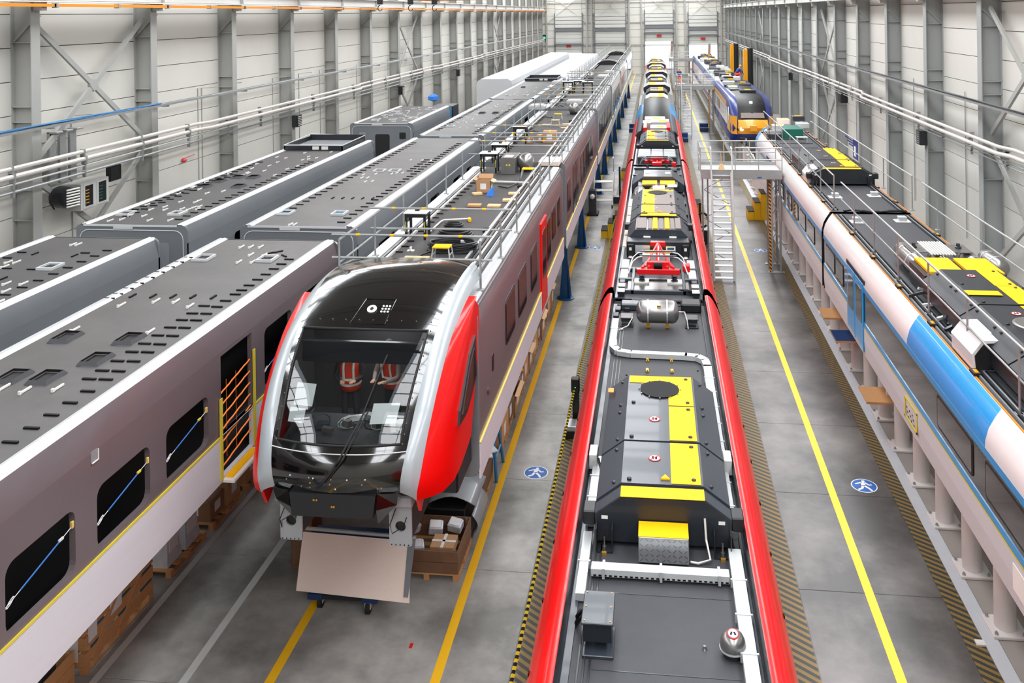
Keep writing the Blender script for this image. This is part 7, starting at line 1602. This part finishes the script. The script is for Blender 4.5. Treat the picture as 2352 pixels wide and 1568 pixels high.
for s in (-1, 1): MB().lathe((TC + s * .5, fy + 1.1, 3.72), [(.05, 0), (.03, .01)], (0, -1, 0), 10).build('marker_lamp', 'clip_white', fT)
MB().add([(TC - .74, fy + .30, 3.16), (TC + .74, fy + .30, 3.16), (TC + .72, fy + .66, 3.46), (TC - .72, fy + .66, 3.46)], [(0, 1, 2, 3)]).build('sun_blind', 'hull_brown', fT)
MB().box(TC - 1.25, TC + 1.25, fy + 2.5, fy + 15.9, 1.9, 4.0).build('body_core', 'hull_dark', fT); MB().cbox(TC - .9, TC + .9, fy + .2, fy + 2.4, 1.72, 1.95, .05).build('coupler_skirt', 'black', fT)
fcars = [fT]
for k, (a, b) in enumerate(((72.6, 90), (90.4, 118))):
    t = thing('train_car', ('second navy and yellow car on the raised right track', 'farthest navy and yellow car near the open doors')[k], 'train car', (TC, (a + b) / 2, 1.9)); fcars.append(t)
    MB().prism([(TC - 1.36, 1.9), (TC + 1.36, 1.9), (TC + 1.36, 3.6), (TC + 1.1, 4.1), (TC - 1.1, 4.1), (TC - 1.36, 3.6)], 1, a, b).build('body_shell', 'white_train', t)
    for s in (-1, 1): MB().box(*sorted((TC + s * 1.37, TC + s * 1.35)), a, b, 2.0, 2.5).build('navy_skirt', 'navy', t); MB().box(*sorted((TC + s * 1.375, TC + s * 1.35)), a, b, 3.5, 3.62).build('amber_stripe', 'amber', t); MB().prism([(TC + s * 1.37, 3.6), (TC + s * 1.12, 4.12), (TC + s * 1.08, 4.12), (TC + s * 1.3, 3.6)], 1, a, b).build('navy_cantrail', 'navy', t)
RR = random.Random(5)
for k in range(52):
    y = fy + 4.5 + k * 1.05; c_ = fcars[0] if y < 71.6 else fcars[1] if 72.8 < y < 88.6 else fcars[2] if 90.6 < y < 116 else None
    if c_ is None: continue
    x = TC + RR.uniform(-.6, .6); b = MB().cbox(x - RR.uniform(.25, .6), x + RR.uniform(.25, .6), y, y + .85, 4.1 if c_ is not fcars[0] else 4.0, 4.35 + RR.random() * .25, .04).build('roof_box', RR.choice(('hull_dark', 'hull', 'roof_dark', 'alu')), c_)
    if k % 3 == 0: MB().cbox(x - .2, x + .2, y + .1, y + .5, 4.45 + .1, 4.6 + .02, .01).build('yellow_sheet', 'panel_yellow', b)
for k, y in enumerate((fy + 3.2, 71.5, 90.2)):
    pass
# yellow-black columns near the far right wall
for k, (x, y) in enumerate(((8.9, 88), (8.7, 101))):
    t = thing('lifting_column', ('nearer', 'farther')[k] + ' yellow and black lifting column by the right wall', 'lifting column', (x, y, 0)); MB().cbox(x - .35, x + .1, y - .2, y + .2, 0, 6.2, .05).build('yellow_guide', 'amber', t); MB().cyl((x + .32, y, 0), (x + .32, y, 6.3), .3, 14).build('black_cover', 'rubber', t); MB().cbox(x - .6, x + .7, y - .5, y + .5, 0, .15, .02).build('base', 'navy', t)
# ------------------------------------------------------------------ access platforms with stairs
def platform(y, lab, DZ=3.86, n_t=18, twr=True, col='galv'):
    t = thing('access_platform', lab, 'platform', (3, y, 0), 'roof access platforms')
    xL, xM, xR = 1.62, 2.92, 4.66; yd0, yd1 = y + .9, y + 2.7
    MB().cbox(xL, xR, yd0, yd1, DZ - .05, DZ, .01).build('deck', 'steel_paint', t); MB().cbox(xL, xR, yd0 - .02, yd0, DZ - .24, DZ + .12, .004).build('deck_edge', col, t); MB().cbox(xL, xR, yd1, yd1 + .02, DZ - .24, DZ + .12, .004).build('deck_edge', col, t)
    sx0, sx1 = 2.06, 2.72
    for x in (sx0 - .03, sx1 + .03): MB().beam((x, y, .02), (x, yd0, DZ), .05, .16, (0, 1, 0)).build('stringer', 'steel_white', t)
    for k in range(n_t):
        f = (k + .5) / n_t; MB().cbox(sx0, sx1, y + (yd0 - y) * f - .07, y + (yd0 - y) * f + .13, DZ * f - .02, DZ * f + .02, .006).build('stair_tread', 'alu', t)
    for x in (sx0 - .06, sx1 + .06):
        MB().tube([(x, y - .1, .02), (x, y - .12, 1.0), (x, yd0 - .1, DZ + .92), (x, yd0 + .2, DZ + .95)], .028, 8).build('handrail', 'steel_white', t)
        for f in (.3, .6): MB().beam((x, y + (yd0 - y) * f, DZ * f), (x, y + (yd0 - y) * f - .1, DZ * f + .9), .025, .025).build('baluster', 'steel_white', t)
    def rail(pts, skip=()):
        for q in (.95, .5): MB().tube([(px_, py_, DZ + q) for px_, py_ in pts], .024, 8).build('guard_bar', col, t)
        for (a, b), (c_, d) in zip(pts[:-1], pts[1:]):
            n = max(1, int(math.dist((a, b), (c_, d)) / .8))
            for k in range(n + 1): MB().cbox(a + (c_ - a) * k / n - .018, a + (c_ - a) * k / n + .018, b + (d - b) * k / n - .018, b + (d - b) * k / n + .018, DZ, DZ + .95, .004).build('rail_post', 'steel_paint', t)
    rail([(xM, yd0), (xR, yd0)]); rail([(xL, yd0), (xL, yd1), (xR, yd1)]); rail([(xL, yd0), (sx0 - .06, yd0)])
    # lattice tower at the train side and legs at the stair side
    for x in (4.3, 4.62):
        for yy in (yd0 + .4, yd1 - .3): MB().cbox(x - .04, x + .04, yy - .04, yy + .04, .02, DZ - .05, .006).build('tower_leg', 'galv', t)
    for k in range(7):
        z = .3 + .48 * k
        for yy in (yd0 + .4, yd1 - .3): MB().beam((4.3, yy, z if k % 2 else z + .45), (4.62, yy, z + .45 if k % 2 else z), .03, .03).build('lattice_bar', 'galv', t)
        MB().beam((4.3, yd0 + .4, z), (4.3, yd1 - .3, z + .45), .03, .03).build('lattice_bar', 'galv', t)
    MB().cbox(4.2, 4.27, yd0 + .34, yd0 + .46, .02, DZ - .1, .004).build('striped_guard', 'hazard_post', t)
    for x, yy in ((4.46, yd0 + .4), (4.46, yd1 - .3)): MB().cbox(x - .3, x + .3, yy - .12, yy + .12, 0, .02, .004).build('foot_plate', 'galv', t)
    for x in (1.75, 1.95): MB().cbox(x - .03, x + .03, yd1 - .5, yd1 - .44, 0, DZ - .05, .004).build('rear_leg', 'galv', t)
    for k in range(6): MB().beam((1.75 if k % 2 else 2.7, yd0 + .3, .4 + .55 * k), (2.7 if k % 2 else 1.75, yd0 + .3, .95 + .55 * k), .025, .025).build('cross_bar', 'galv', t)
    for a in (.9, 2.0): MB().box(xM + a - .08, xM + a + .08, yd0 - .024, yd0 - .02, DZ - .2, DZ - .15).build('blue_label', 'sign_blue', t)
    return t
pf = platform(32.75, 'nearer roof access platform with white steep stairs between the trains')
dup(pf, None, loc=(3, 32.75 + 38.3, 0), label='second roof access platform with stairs, beside the navy and yellow cab')
dup(pf, None, loc=(3, 112, 0), label='farthest roof access platform in front of the open doors')
x_, y_ = 2.45, 34.3; t = thing('dust_brush', 'small straw hand brush standing on the nearer platform', 'brush', (x_, y_, 3.86)); MB().add([(x_ - .13, y_ - .03, 3.86), (x_ + .13, y_ - .03, 3.86), (x_ + .13, y_ + .03, 3.86), (x_ - .13, y_ + .03, 3.86), (x_ - .06, y_ - .02, 4.08), (x_ + .06, y_ - .02, 4.08), (x_ + .06, y_ + .02, 4.08), (x_ - .06, y_ + .02, 4.08)], [(0, 1, 2, 3), (4, 5, 6, 7), (0, 1, 5, 4), (1, 2, 6, 5), (2, 3, 7, 6), (3, 0, 4, 7)]).build('bristles', 'wood_light', t); MB().cyl((x_, y_, 4.08), (x_ - .02, y_ + .05, 4.5), .018, 7).build('handle', 'wood', t)
t = thing('cable_drum_trolley', 'dark trolley with hoses under the nearer platform', 'trolley', (1.85, 37.6, 0)); MB().cbox(1.65, 2.1, 37.3, 38.4, .1, .75, .02).build('case', 'hull_dark', t); MB().tube([(1.85 + .22 * math.cos(a), 37.25, 1.2 + .3 * math.sin(a)) for a in [.5 * q for q in range(12)]], .05, 7).build('hose', 'cable_black', t); MB().cbox(1.7, 1.8, 37.4, 37.5, .0, 1.9, .01).build('mast', 'hull_dark', t)
# workers far away
st_ = thing('work_stage', 'low steel stage on which the far standing worker stands', 'platform', (2.5, 96, 0)); MB().cbox(2.0, 3.1, 95.2, 97, 2.05, 2.15, .02).build('deck', 'steel_white', st_)
for a in (2.05, 3.05):
    for b in (95.3, 96.9): MB().box(a - .04, a + .04, b - .04, b + .04, 0, 2.05).build('leg', 'galv', st_)
person('worker in blue jacket, orange-red trousers and yellow helmet standing beyond the stairs', (2.45, 95.8, 2.15), PI, .95, standing(.1, .3), 'cloth_blue', 'vest2', helmet='helmet')
person('worker in blue jacket and yellow helmet crouching on the far navy train roof', (6.85, 76.2, 4.13), PI * .6, 1.1, crouching(), 'cloth_blue', 'vest2', helmet='helmet')
for o_ in (SLOT, CLIP): bpy.data.objects.remove(o_)
